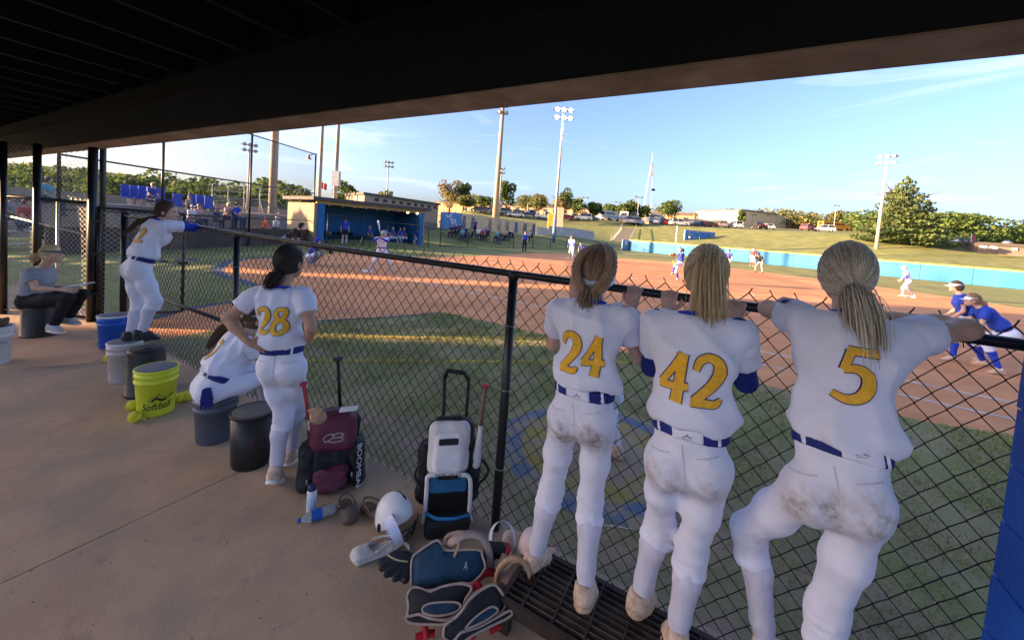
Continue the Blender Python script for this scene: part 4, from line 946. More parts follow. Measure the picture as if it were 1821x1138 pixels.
# small flag patch on her left sleeve
fl = MB(); c0 = J['shL'] + (J['elL'] - J['shL']) * .32; sdv = nrm(J['elL'] - J['shL']); nn_ = nrm(-FN * .6 + Z3 * .9 - FS * .2); nn_ = nrm(nn_ - sdv * (nn_ @ sdv)); ww_ = np.cross(nn_, sdv); c0 = c0 + nn_ * .0685
for i in range(7): fl.sl = i % 2; fl.obox(c0 + ww_ * (-.015 + .005 * i), sdv * .024, ww_ * .0025, nn_ * .001)
fl.sl = 2; fl.obox(c0 + ww_ * .0065 - sdv * .013, sdv * .011, ww_ * .011, nn_ * .0018)
fl.build('flag_patch', [M('flag_red', (.5, .04, .06), .7), JWHITE, NAVY], t5)
# 28: hands on hips
fw28 = nrm(np.array([.12, 1, 0])); sd28 = nrm(np.array([1, -.12, 0]))
J = dict(head=AY(516, 466, 2.58), shL=AY(459, 521, 2.50), shR=AY(538, 523, 2.50), elL=AY(405, 566, 2.42), wrL=AY(440, 608, 2.38), elR=AY(553, 582, 2.42), wrR=AY(548, 608, 2.55),
 hipL=AY(480, 652, 2.5), hipR=AY(524, 655, 2.5), kneL=AY(505, 740, 2.58), kneR=AY(526, 722, 2.72), ankL=AY(490, 838, 2.50), ankR=AY(516, 806, 2.72), toeL=AY(498, 848, 2.62), toeR=AY(526, 806, 2.85))
hc = J['head']
t28 = human('player wearing number 28 standing with hands on her hips behind the fence', J, dict(COMMON, s=.97, w=.90, hw=1.0, leg=.95, number='28', num_h=.165, num_d=.165, num_x=.0, num_w=.9, hair=H_DARK, skin=SKIN2, face=nrm(np.array([.25, 1, 0])), stain=(.12, .12), seed=21, belt=.14, wrinkle=.020, solem=WHITESOLE,
   hairs=dict(tie=(-.01, -.098, -.075), tail=[hc + np.array([-.01, -.10, -.075]), hc + np.array([-.02, -.135, -.09]), hc + np.array([-.045, -.14, -.125]), hc + np.array([-.06, -.12, -.165])], trad=[.02, .034, .03, .012], n=840, r=.0013),
   hdL=nrm(np.array([.8, .4, -.35])), hpL=np.array([.2, .6, -.5]), htL=np.array([0, -.2, 1.]), curlL=.35, hdR=nrm(np.array([-.75, .35, .1])), hpR=np.array([-.3, .5, -.5]), htR=np.array([0, .2, 1.]), curlR=.5, tunnel=False))
# the one leaning on the rail, standing on buckets
sd = FS; J = dict(head=AY(298, 377, 4.20)); pair(J, 'sh', AY(281, 400, 4.10), sd, .15)
J['elR'] = AY(345, 405, 4.26); J['elL'] = J['elR'] - sd * .42; J['wrR'] = J['elR'] - sd * .20 + FN * .09 + Z3 * .01; J['wrL'] = J['elL'] + sd * .21 + FN * .05 + Z3 * .03
pair(J, 'hip', AY(244, 480, 3.98), sd, .085); J['kneL'] = AY(247, 544, 4.12); J['kneR'] = AY(275, 536, 3.96); J['ankL'] = AY(231, 596, 3.98); J['ankR'] = AY(251, 592, 3.88); J['toeL'] = J['ankL'] + FN * .13 + FS * .03 - Z3 * .055; J['toeR'] = J['ankR'] + FN * .13 + FS * .03 - Z3 * .055
hc = J['head']; fc = nrm(FN * .7 + FS * .75)
t2 = human('player with a dark braid and blue sleeves leaning on the rail while standing on buckets', J, dict(COMMON, s=.97, number='12', num_h=.15, num_d=.16, hair=H_BROWN, face=fc, hup=nrm(Z3 + fc * .0), stain=(.3, .3), seed=31, under='LR', under_mat=ROYAL, shoe=BLACKSHOE, solem=BLACKSHOE, lace=BLACKSHOE, features=True, wfw=-.02, wrinkle=.020,
   hairs=dict(tie=(0, -.095, -.07), tail=[hc - fc * .09 - Z3 * .06, hc - fc * .13 - Z3 * .085, hc - FN * .2 - Z3 * .12 - FS * .09, hc - FN * .27 - Z3 * .20 - FS * .10, hc - FN * .33 - Z3 * .27 - FS * .10], trad=[.016, .02, .018, .015, .007], n=760, r=.0013),
   hdL=FS, hpL=-Z3, htL=FN, curlL=.2, hdR=-FS, hpR=-Z3, htR=FN, curlR=.2))
# 7: sitting bent forward on a bucket
fw = nrm(np.array([.66, .75, 0])); sd = nrm(np.array([.75, -.66, 0])); Hc = AY(370, 692, 2.94); J = {}; pair(J, 'hip', Hc, sd, .085)
che7 = Hc + fw * .21 + Z3 * .375; pair(J, 'sh', che7, sd, .145); J['head'] = che7 + fw * .12 + Z3 * .14
J.update(kneR=Hc + sd * .13 + fw * .40 + Z3 * .06, kneL=Hc - sd * .14 + fw * .41 + Z3 * .06); J['ankR'] = J['kneR'] + fw * .04 - Z3 * .41; J['ankL'] = J['kneL'] + fw * .04 - Z3 * .41
J['elR'] = J['kneR'] - fw * .06 + Z3 * .11; J['elL'] = J['kneL'] - fw * .06 + Z3 * .11; J['wrR'] = J['head'] + fw * .11 + sd * .06 - Z3 * .13; J['wrL'] = J['head'] + fw * .11 - sd * .06 - Z3 * .13; J['toeL'] = J['ankL'] + fw * .14 - Z3 * .05; J['toeR'] = J['ankR'] + fw * .14 - Z3 * .05
hc = J['head']; fc = nrm(fw + sd * .35)
t7 = human('player wearing number 7 in a white visor sitting hunched on a grey bucket', J, dict(COMMON, s=.96, number='7', num_h=.17, num_d=.15, hair=H_BROWN, face=fc, hup=nrm(Z3 + fc * .35), stain=(.1, .1), seed=41, visor=WHITEP, wrinkle=.020, button=False, seams=False, wfw=-.03, ground=SLAB,
   hairs=dict(tie=(0, -.095, -.02), tail=[hc - fc * .09 - Z3 * .03, hc - fc * .14 - sd * .05 - Z3 * .03, hc - fw * .20 - sd * .20 - Z3 * .10, hc - fw * .25 - sd * .25 - Z3 * .19, hc - fw * .29 - sd * .27 - Z3 * .27], trad=[.02, .028, .032, .028, .014], n=920, r=.0013),
   hdL=nrm(Z3), hpL=fc * -1, htL=FS, curlL=.5, hdR=nrm(Z3 + fw * .1), hpR=-fc, htR=-sd, curlR=.5))
bg_ = MB(); c0 = AY(367, 706, 2.79)      # batting glove hanging from the back pocket
V, Fc = sdf_mesh([('o', c0 + Z3 * .06, c0 - Z3 * .02 + sd * .01, fw, (.03, .012), (.042, .014))] + [('c', c0 - Z3 * .02 + fw * (x * .017) + sd * .012, c0 - Z3 * (.09 - .01 * abs(x)) + fw * x * .022 + sd * .02, .0095, .008) for x in (-1.6, -.5, .6, 1.6)], .006, .008)
mesh_obj('batting_glove', V, Fc, NAVY, t7, True)
# scorekeeper on an upturned bin
k9 = 1.085; Bm = lambda x, y, Y: AY(x, y, Y * k9)
sd = nrm(np.array([.3, -.95, 0])); fw = nrm(np.array([.95, .3, 0]))
J = dict(head=Bm(93, 452, 4.66)); pair(J, 'sh', Bm(70, 482, 4.66), sd, .165); pair(J, 'hip', Bm(60, 535, 4.64), sd, .09)
J.update(kneR=Bm(122, 529, 4.54), kneL=Bm(146, 523, 4.86), ankR=Bm(94, 580, 4.52), ankL=Bm(121, 566, 4.84), elR=Bm(64, 513, 4.48), wrR=Bm(106, 515, 4.52), elL=Bm(80, 511, 4.86), wrL=Bm(116, 511, 4.82)); J['toeL'] = J['ankL'] + fw * .14 + sd * .03 - Z3 * .055; J['toeR'] = J['ankR'] + fw * .13 + sd * .05 - Z3 * .055
hc = J['head']; fc = nrm(fw + np.array([.0, .35, 0]))
tm = human('woman in grey t-shirt and black trousers sitting on a bin with a scorebook', J, dict(res=.014, s=1.02, w=1.08, jersey=GREYF, pants=BLACKF, plen='full', shoe=GREYSHOE, solem=WHITESOLE, hair=H_BLONDE, face=fc, features=True, seed=51, wrinkle=.006, stain=(0, 0), seams=False, button=False, belt=.10, jlow=.06, collar=GREYF, ground=SLAB, slv_r=.07,
   hairs=dict(tie=(0, -.10, -.03), tail=[hc - fc * .10 - Z3 * .03, hc - fc * .15 - Z3 * .045, hc - fc * .18 - Z3 * .09], trad=[.02, .04, .03], n=720, r=.0013), hdL=fw, hpL=-sd * .5 - Z3, htL=Z3, curlL=.4, hdR=fw, hpR=-sd * .5 - Z3 * .5, htR=Z3, curlR=.4))
vz = MB(); hcc = hc + Z3 * .035
for t in np.linspace(0, 6.283, 25)[:-1]: pass
MB().tube([hcc + np.cross(fc, Z3) * math.cos(t) * .083 + fc * math.sin(t) * .10 + Z3 * .004 for t in np.linspace(0, 6.283, 25)], .013, 6, False).build('headband', M('grey_headband', (.10, .10, .13), .8), tm, True)
sb = thing('scorebook', 'open white scorebook held on the seated woman\'s knee', 'book', Bm(134, 516, 4.66)); c0 = Bm(136, 508, 4.66)
sb.location = c0; LOC[sb.name] = (c0, 0.0)
pu = nrm(fw + Z3 * .22); pv = nrm(-sd); pn_ = np.cross(pu, pv)
MB().obox(c0, pu * .14, pv * .11, pn_ * .004).build('cover', M('book_grey', (.2, .2, .22), .7), sb); MB().obox(c0 + pn_ * .007, pu * .135, pv * .105, pn_ * .003).build('page', M('paper', (.8, .8, .78), .9, .02), sb)
# ------------------------------------------------------------------ gear in the dugout
def view(p): d = np.array([p[0], p[1], 0.0]); return d / np.linalg.norm(d)
def spot(px, py, back=0.0, z=SLAB): p = G(px, py, z); return p + view(p) * back
def txt_mesh(s, size, mat, parent, O, U, V_, name='lettering', depth=.0012, squash=1.0, wrap=None, italic=0.0):
    """words as raised print; O centre, U along the line, V_ up; wrap=(axis point, radius) bends it round a bucket"""
    cu = bpy.data.curves.new(name, 'FONT'); cu.body = s; cu.size = size; cu.align_x = 'CENTER'; cu.align_y = 'CENTER'; cu.extrude = 0; cu.shear = italic; cu.resolution_u = 3
    ob = bpy.data.objects.new('tmp', cu); COL.objects.link(ob); dg = bpy.context.evaluated_depsgraph_get(); me = bpy.data.meshes.new_from_object(ob.evaluated_get(dg))
    V2 = np.array([v.co[:] for v in me.vertices]).reshape(-1, 3); Fc = [tuple(p.vertices) for p in me.polygons]; bpy.data.objects.remove(ob); bpy.data.curves.remove(cu)
    if len(V2) == 0: return None
    O, U, V_ = np.asarray(O, float), nrm(U), nrm(V_); Nn = nrm(np.cross(U, V_)); out = []
    for x, y, _ in V2:
        x *= squash
        if wrap:
            c, r = wrap; a = x / r; q = np.array([c[0], c[1], 0]) + (Nn * math.cos(a) + U * math.sin(a)) * (r + depth) ; out.append(np.array([q[0], q[1], O[2] + y]))
        else: out.append(O + U * x + V_ * y + Nn * depth)
    return mesh_obj(name, out, Fc, mat, parent)
PLB = {k: M('bucket_' + k, c, .42, .10, 8, bump=.05) for k, c in dict(blue=(.015, .09, .42), white=(.60, .57, .56), black=(.018, .016, .016), yellow=(.62, .66, .04), grey=(.085, .095, .125), dirtywhite=(.46, .40, .38), brown=(.035, .026, .02)).items()}
LIDG = M('lid_grey_pad', (.16, .16, .19), .8, .12, 12, bump=.2); RIMW = M('rim_white', (.66, .63, .62), .5, .08, 8)
HANDLEW = M('wire_handle', (.4, .4, .42), .35, .1, metal=.9)
def bucket(p, body, lid, rim, label, h=.37, rt=.148, rb=.128, inverted=False, handle=True, rings=True):
    t = thing('bucket', label, 'bucket', p, 'buckets on the dugout floor')
    if inverted: prof = [(rt * 1.04, 0), (rt * 1.04, .025), (rt, .03), (rb * 1.02, h - .02), (rb * .97, h)]
    else:
        prof = [(rb * .96, 0), (rb, .012)]
        if rings: prof += [(rb + (rt - rb) * .72, h - .105), (rt * 1.03, h - .10), (rt * 1.03, h - .085), (rt * .985, h - .08), (rt * .99, h - .05), (rt * 1.04, h - .045), (rt * 1.04, h - .03), (rt, h - .025), (rt, h - .004)]
        else: prof += [(rt, h - .004)]
    MB().lathe(prof, 32, p).build('pail', body, t, True)
    if not inverted:
        MB().lathe([(rt * 1.0, h - .006), (rt * 1.05, h - .004), (rt * 1.05, h + .012), (rt * .985, h + .016), (rt * .96, h + .008)], 32, p).build('rim', rim, t, True)
        MB().lathe([(rt * .95, h + .002), (rt * .95, h + .012), (rt * .88, h + .017), (.001, h + .018)], 32, p).build('lid', lid, t, True)
    else:
        MB().lathe([(rb * .9, h + .0015), (rb * .88, h + .004), (.03, h + .003), (.028, h + .008), (.001, h + .009)], 32, p).build('base_disc', lid, t, True)
    if handle and not inverted:
        v = view(p); sd = np.array([v[1], -v[0], 0]); a = np.linspace(0, math.pi, 17)
        MB().tube([p + Z3 * (h - .06) + sd * math.cos(x) * rt * 1.05 + v * math.sin(x) * rt * 1.06 - Z3 * math.sin(x) * .09 for x in a], .0026, 5).build('handle', HANDLEW, t, True)
    return t
def bfront(p, z): v = -view(p); return np.array([p[0], p[1], p[2] + z]), np.array([-v[1], v[0], 0]) , v
BLKP = M('black_print', (.012, .012, .012), .6, .1)
p = spot(201, 622, .15); tb = bucket(p, PLB['blue'], LIDG, RIMW, 'blue bucket with a white rim beside the gate post', h=.40)
p = spot(221, 683, .13); bucket(p, PLB['dirtywhite'], LIDG, RIMW, 'clay stained white bucket under the braided player\'s shoe', h=.40, rt=.135, rb=.118)
p = spot(259, 708, .15); bucket(p, PLB['black'], M('lid_black', (.035, .035, .038), .6, .1, 10), PLB['black'], 'black upturned bin between the white and yellow buckets', h=.45, inverted=True, rt=.155, rb=.14)
p = spot(277, 743, .14); ty = bucket(p, PLB['yellow'], LIDG, PLB['yellow'], 'bright yellow softball bucket with black lettering and grey lid', h=.40)
c, U, v = bfront(p, .10); txt_mesh('Softball', .088, BLKP, ty, c, U, Z3, wrap=(p, .137), italic=.25, squash=.78)
mb = MB()
for i in range(9):                          # the hitter-like emblem above the word: a dark lump, a loop and two bats
    pass
def on_bucket(p, r, x, z): v = -view(p); U = np.array([-v[1], v[0], 0]); a = x / r; return np.array([p[0], p[1], p[2] + z]) + (v * math.cos(a) + U * math.sin(a)) * (r + .003)
for pts, w in (([(-.03, .15), (.0, .172), (.035, .15), (.06, .155)], .016), ([(.045, .15), (.085, .165), (.125, .19)], .007), ([(-.01, .17), (.01, .19), (.02, .215)], .005), ([(-.04, .13), (-.05, .16), (-.01, .19), (.04, .19), (.06, .165)], .003)):
    mb.tube([on_bucket(p, .137, *q) for q in spline(pts, 12)], w * .55, 5)
mb.build('emblem', BLKP, ty, True)
p7b = spot(382, 793, .14); tg = bucket(p7b, PLB['grey'], LIDG, PLB['grey'], 'dark grey bucket the player with number 7 sits on', h=.37)
c, U, v = bfront(p7b, .19); txt_mesh('Lowe\'s', .05, M('bucket_print', (.10, .11, .16), .6), tg, c, U, Z3, wrap=(p7b, .136))
p = spot(447, 839, .14); tk = bucket(p, PLB['black'], M('lid_grey_worn', (.12, .11, .10), .6, .2, 14), PLB['black'], 'black bucket with a scuffed grey top beside player 28', h=.385, rings=False, handle=True, rt=.142, rb=.132)
MB().tube([on_bucket(p, .141, .03 + .03 * math.cos(t), .21 + .035 * math.sin(t)) for t in np.linspace(.4, 6, 14)], .006, 5).build('emblem', M('maroon_print', (.09, .015, .03), .6), tk, True)
p = spot(-14, 652, .13); tw = bucket(p, PLB['white'], LIDG, RIMW, 'white bucket with blue lettering at the left edge holding a glove', h=.40)
c, U, v = bfront(p, .25); txt_mesh('SOFT BALLS', .04, M('blue_print', (.03, .05, .16), .6), tw, c, U, Z3, wrap=(p, .142))
gl = MB(); V, Fc = sdf_mesh([('e', p + np.array([.05, 0, .46]), np.eye(3), np.array([.10, .08, .05])), ('c', p + np.array([.1, 0, .45]), p + np.array([.13, .02, .50]), .03, .025)], .012, .02, 0, (), (.006, 40, 2)); gl.add(V, [tuple(f) for f in Fc]); solo('fielding_glove', gl, M('glove_brown', (.12, .07, .045), .7, .2, 20), 'brown fielding glove lying on the white bucket at the left edge', 'glove', smooth=True)
p = G(82, 596, SLAB) + np.array([-.05, .2, 0]); bucket(np.array([J['hipR'][0] + .06, J['hipR'][1] + .08, SLAB]), PLB['brown'], PLB['brown'], PLB['brown'], 'dark brown bin the woman with the scorebook sits on', h=.40, inverted=True, rt=.17, rb=.155)
# softballs
BALL = M('softball_yellow', (.60, .56, .03), .75, .15, 10, col2=(.70, .68, .05), bump=.1); STITCH = M('stitch_red', (.5, .12, .05), .8)
def softball(px, py, label):
    q = G(px, py, SLAB + .048); t = thing('softball', label, 'ball', (q[0], q[1], SLAB), 'yellow softballs on the floor'); c = np.array([q[0], q[1], SLAB + .048])
    MB().ell(c, .048, 20, 14).build('cover', BALL, t, True); rg = np.random.default_rng(int(px)); A, _ = np.linalg.qr(rg.normal(size=(3, 3)))
    tt = np.linspace(0, 2 * math.pi, 41); a_ = .44; P = np.stack([np.cos(tt) * (.9 - .25 * np.cos(2 * tt)), np.sin(tt) * (.9 - .25 * np.cos(2 * tt)), .55 * np.sin(2 * tt)], 1); P = P / np.linalg.norm(P, axis=1)[:, None] * .0485
    MB().tube(c + P @ A, .0016, 4, False).build('seam', STITCH, t, True)
for a in ((240, 741, 'yellow softball nearest the camera beside the yellow bucket'), (235, 721, 'yellow softball half behind the yellow bucket\'s left side'), (319, 707, 'yellow softball touching the right side of the yellow bucket'), (331, 704, 'yellow softball next to the seated player number 7'), (193, 637, 'yellow softball in front of the blue bucket')): softball(*a)
# --- metal grate step under the players
STEEL = M('dark_grate_steel', (.022, .017, .016), .5, .35, 12, metal=.4, col2=(.07, .055, .05)); RUST = M('rusty_steel', (.045, .028, .022), .7, .4, 8, metal=.3)
st = thing('grate_step', 'dark metal grate step on short legs along the fence', 'step', FP(.2, SLAB, 1.7)); s0, s1, c0, c1, zt = -.76, 1.45, 1.52, 1.86, .235
for nm, a in (('side_rail', (s0, s1, c0 - .012, c0 + .012, zt - .06, zt)), ('side_rail', (s0, s1, c1 - .012, c1 + .012, zt - .06, zt)), ('end_rail', (s0 - .012, s0 + .012, c0, c1, zt - .06, zt + .001)), ('end_rail', (s1 - .012, s1 + .012, c0, c1, zt - .06, zt + .001))): fbox(MB(), *a).build(nm, RUST, st)
for i in range(9): x = c0 + .035 + i * .034; fbox(MB(), s0 + .013, s1 - .013, x - .0035, x + .0035, zt - .028, zt - .002).build('grate_bar', STEEL, st)
for i in range(15): x = s0 + .10 + i * .145; fbox(MB(), x - .004, x + .004, c0 + .013, c1 - .013, zt - .020, zt + .0015).build('cross_bar', STEEL, st)
for sx in (s0 + .02, s1 - .02, .35):
    for cx in (c0 + .02, c1 - .02): fbox(MB(), sx - .022, sx + .022, cx - .022, cx + .022, SLAB, zt - .061).build('leg', RUST, st)
fbox(MB(), s0 - .035, s0 - .0125, c0 - .02, c0 + .05, zt - .05, zt + .012).build('corner_socket', RUST, st)
# --- soft bags: rounded shells from an implicit box
def rbox(c, ax, ay, az, hx, hy, hz_, rad, res=.012, wr=None, infl=0):
    A = np.stack([nrm(ax), nrm(ay), nrm(az)]); h = np.array([hx, hy, hz_]) - rad
    def fn(P, d): q = np.abs((P - c) @ A.T) - h; return np.linalg.norm(np.maximum(q, 0), axis=1) + np.minimum(q.max(1), 0) - rad - infl + (_noise(P, *wr) if wr else 0)
    return sdf_mesh([('c', c - A[0] * hx - A[1] * hy - A[2] * hz_, c + A[0] * hx + A[1] * hy + A[2] * hz_, .04, .04), ('c', c + A[0] * hx - A[1] * hy + A[2] * hz_, c - A[0] * hx + A[1] * hy - A[2] * hz_, .04, .04), ('c', c - A[0] * hx + A[1] * hy + A[2] * hz_, c + A[0] * hx - A[1] * hy - A[2] * hz_, .04, .04)], res, .01, 0, (), None, fn)
MAROON = M('maroon_nylon', (.115, .022, .042), .55, .15, 8, bump=.5, bscale=30); BLKN = M('black_nylon', (.012, .012, .014), .6, .25, 10, bump=.5, bscale=26); WHTN = M('white_nylon', (.62, .57, .57), .6, .06, 8, bump=.4, bscale=20)
TEAL = M('teal_lining', (.015, .10, .20), .7, .2, 9, bump=.3); WPR = M('white_print', (.75, .75, .75), .6, .05)
BATR = M('bat_grip_red', (.36, .05, .05), .6, .2, 20, bump=.2); BATB = M('bat_barrel', (.35, .30, .28), .35, .1, 5, metal=.3)
def bat(a, b, label, grip=BATR, barrel=BATB):
    t = thing('bat', label, 'bat', b); a, b = np.asarray(a), np.asarray(b); d = b - a; L = np.linalg.norm(d); d = d / L
    MB().lathe([(.018, 0), (.025, .004), (.025, .014), (.014, .022)], 14, a, d).build('knob', M('bat_knob_red', (.42, .04, .05), .5), t, True)
    MB().lathe([(.0135, .02), (.0125, .12), (.0135, .28)], 12, a, d).build('grip', grip, t, True); MB().lathe([(.0125, .281), (.02, .42), (.028, .52), (.028, L - .02), (.02, L)], 14, a, d).build('barrel', barrel, t, True)
# maroon and black bag
b0 = spot(588, 884, .16); vv = view(b0); ss_ = np.array([vv[1], -vv[0], 0]); fr = -vv
bt = thing('bat_bag', 'maroon and black bat backpack leaning against the fence beside player 28', 'bag', (b0[0], b0[1], SLAB))
tilt = nrm(Z3 + vv * .22); dp = np.cross(ss_, tilt)
c1_ = b0 + tilt * .24; mesh_obj('body', *rbox(c1_, ss_, dp, tilt, .17, .12, .25, .09, .012, (.022, 20, 3)), BLKN, bt, True)
mesh_obj('flap', *rbox(c1_ + tilt * .135 - dp * (-.0) + fr * .04, ss_, dp, tilt, .155, .115, .14, .075, .011, (.016, 18, 5)), MAROON, bt, True)
for x in (-1, 1): mesh_obj('side_pocket', *rbox(c1_ + ss_ * x * .16 - tilt * .09 + fr * .02, ss_, dp, tilt, .055, .10, .16, .05, .012, (.02, 24, 6)), BLKN, bt, True)
mesh_obj('front_pocket', *rbox(c1_ - tilt * .15 + fr * .12, ss_, dp, tilt, .11, .045, .085, .042, .011, (.016, 26, 7)), MAROON, bt, True)
nb = nrm(np.cross(ss_, tilt)); nb = nb if nb @ fr > 0 else -nb
V, Fc = rbox(c1_ + tilt * .135 + fr * .04, ss_, dp, tilt, .155, .115, .14, .075, .011, (.016, 18, 5)); bv = mk_bvh(V, Fc)
cloth_decal('emblem', [ribbon(q, [.006] * len(q), 24, 2) for q in ([(-.065, 0), (-.04, .024), (.0, .024), (-.01, .0), (-.05, -.02), (-.06, -.005)], [(-.01, .02), (.03, .03), (.065, .02), (.04, .004), (.0, .002)], [(.0, .0), (.05, .002), (.055, -.018), (.0, -.026), (-.03, -.02)])], bv, c1_ + tilt * .12 + fr * .1, ss_ if np.cross(ss_, tilt) @ fr > 0 else -ss_, tilt, bt, M('emblem_thread', (.40, .33, .30), .7), .003)
side_n = nrm(ss_ * .75 + fr * .66); su_ = nrm(np.cross(tilt, side_n)); txt_mesh('BOOMBAH', .072, WPR, bt, c1_ + ss_ * .165 + fr * .125 - tilt * .10, -tilt, np.cross(side_n, -tilt), depth=.008, squash=.9)
for x in (-.3, .25): MB().bar(c1_ + ss_ * x * .5 - tilt * .10 + fr * .165, c1_ + ss_ * x * .5 - tilt * .13 + fr * .165, .008, .004).build('zip_pull', HANDLEW, bt)
h0 = c1_ + tilt * .2 + vv * .10; hA, hB = AY(606, 722, h0[1] + .04), AY(601, 640, h0[1] + .04)
MB().tube([hA - Z3 * .06, hB], .013, 8).build('handle_tube', BLKN, bt, True); mesh_obj('handle_grip', *rbox(hB + Z3 * .01, ss_, vv, Z3, .038, .02, .016, .014, .006), M('grip_grey', (.06, .06, .07), .6), bt, True)
bat(AY(540, 680, 2.52), AY(556, 790, 2.60), 'bat with a red grip sticking out of the maroon bag')
gm_ = MB(); gc = AY(566, 742, 2.48); V, Fc = sdf_mesh([('e', gc, np.eye(3), np.array([.055, .05, .045]))] + [('c', gc + np.array([.018 * i, 0, .01]), gc + np.array([.026 * i, -.02, .07 - .008 * abs(i)]), .016, .013) for i in (-2, -1, 0, 1)], .009, .012, 0, (), (.004, 50, 2)); gm_.add(V, [tuple(f) for f in Fc]); solo('glove_in_bag', gm_, M('glove_tan', (.36, .24, .14), .7, .25, 20), 'tan fielding glove tucked in the top of the maroon bag', 'glove', smooth=True)
MB0 = MB(); MB0.obox(AY(620, 727, 2.53), ss_ * .055, vv * .012, Z3 * .012 + ss_ * .004); solo('notebook', MB0, M('paper_white', (.7, .7, .72), .8), 'white booklet lying on top of the maroon bag', 'book')
# white rolling bag
b0 = spot(795, 940, .15); vv = view(b0); ss_ = np.array([vv[1], -vv[0], 0]); fr = -vv
wb_ = thing('rolling_bag', 'tall white and black rolling bag with its handle pulled up', 'bag', (b0[0], b0[1], SLAB)); tilt = nrm(Z3 + vv * .16 - ss_ * .05); dp = np.cross(ss_, tilt)
c1_ = b0 + tilt * .29; mesh_obj('body', *rbox(c1_, ss_, dp, tilt, .155, .13, .31, .09, .012, (.02, 18, 3)), BLKN, wb_, True)
mesh_obj('front_panel', *rbox(c1_ + tilt * .165 + fr * .085, ss_, dp, tilt, .135, .06, .165, .055, .011, (.014, 18, 5)), WHTN, wb_, True)
mesh_obj('flap_pocket', *rbox(c1_ + tilt * .15 + fr * .115, ss_, dp, tilt, .105, .05, .13, .045, .010, (.009, 20, 9)), M('white_nylon_bright', (.70, .66, .68), .55, .05, 8, bump=.3), wb_, True)
mesh_obj('badge', *rbox(c1_ + tilt * .235 + fr * .165, ss_, dp, tilt, .062, .008, .02, .006, .005), BLKN, wb_, True); mesh_obj('grab_handle', *rbox(c1_ + tilt * .335 + fr * .07, ss_, dp, tilt, .085, .018, .012, .01, .006), BLKN, wb_, True); mesh_obj('lower_trim', *rbox(c1_ + tilt * .025 + fr * .163, ss_, dp, tilt, .066, .008, .016, .006, .005), BLKN, wb_, True)
for x in (-1, 1): mesh_obj('side_pocket', *rbox(c1_ + ss_ * x * .155 - tilt * .02, ss_, dp, tilt, .05, .10, .19, .048, .012, (.022, 22, 8)), BLKN, wb_, True)
oc_ = [(-.135, .0), (-.125, .02), (-.06, .028), (.06, .028), (.13, .015), (.14, -.08), (.135, -.2), (.15, -.25)]
yy = nb2 = nrm(np.cross(ss_, tilt)); yy = yy if yy @ fr > 0 else -yy
o_ = c1_ + yy * .155 - tilt * .02
MB().tube([o_ + ss_ * a + tilt * b for a, b in spline([(-.15, -.25), (-.14, -.2), (-.13, -.05)] + oc_[1:], 30)], .014, 8).build('opening_trim', WHTN, wb_, True)
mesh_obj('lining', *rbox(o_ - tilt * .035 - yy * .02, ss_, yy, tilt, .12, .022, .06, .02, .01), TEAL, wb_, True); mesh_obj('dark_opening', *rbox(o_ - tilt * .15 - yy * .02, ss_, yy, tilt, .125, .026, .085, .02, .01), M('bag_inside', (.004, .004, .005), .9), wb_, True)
mesh_obj('lower_pouch', *rbox(b0 + fr * .19 + tilt * .06, ss_, yy, tilt, .14, .07, .06, .04, .012, (.008, 22, 2)), BLKN, wb_, True); MB().tube([b0 + fr * .19 + tilt * .122 + ss_ * a + yy * b for a, b in ((-.13, 0), (-.06, .06), (.04, .065), (.13, .03))], .010, 8).build('lining_edge', M('blue_trim', (.02, .16, .36), .6), wb_, True)
txt_mesh('EASTON', .042, BLKP, wb_, o_ + tilt * .03 + yy * .014, -ss_ if np.cross(-ss_, -tilt) @ yy > 0 else ss_, -tilt, depth=.003)
Yh = c1_[1] + .12; hp_ = [AY(788, 765, Yh), AY(791, 672, Yh), AY(796, 659, Yh), AY(826, 663, Yh), AY(834, 676, Yh), AY(827, 765, Yh)]
MB().tube([hp_[0] - Z3 * .1, hp_[0], hp_[1]], .0115, 8).build('handle_tube', BLKN, wb_, True); MB().tube([hp_[4], hp_[5], hp_[5] - Z3 * .1], .0115, 8).build('handle_tube', BLKN, wb_, True); MB().tube(hp_[1:5], .017, 8).build('handle_grip', BLKN, wb_, True)
a = np.linspace(0, 1, 12); MB().tube([c1_ + ss_ * .17 + tilt * (.10 - .2 * t) + ss_ * .09 * math.sin(math.pi * t) + fr * .06 for t in a], .009, 6).build('shoulder_strap', BLKN, wb_, True)
MB().tube([c1_ - ss_ * .14 + tilt * (.10 - .2 * t) - ss_ * .07 * math.sin(math.pi * t) + fr * .10 for t in a], .008, 6).build('shoulder_strap', BLKN, wb_, True)
for x in (-.1, .1): MB().lathe([(.035, -.012), (.04, -.008), (.04, .008), (.035, .012)], 16, b0 + ss_ * x + vv * .10 + Z3 * .04, ss_).build('wheel', BLKN, wb_, True)
bat(AY(864, 684, 2.36), AY(846, 830, 2.42), 'bat with a worn red grip standing in the white rolling bag', M('bat_grip_worn', (.20, .10, .085), .7, .2, 20), M('bat_white', (.6, .58, .55), .4))
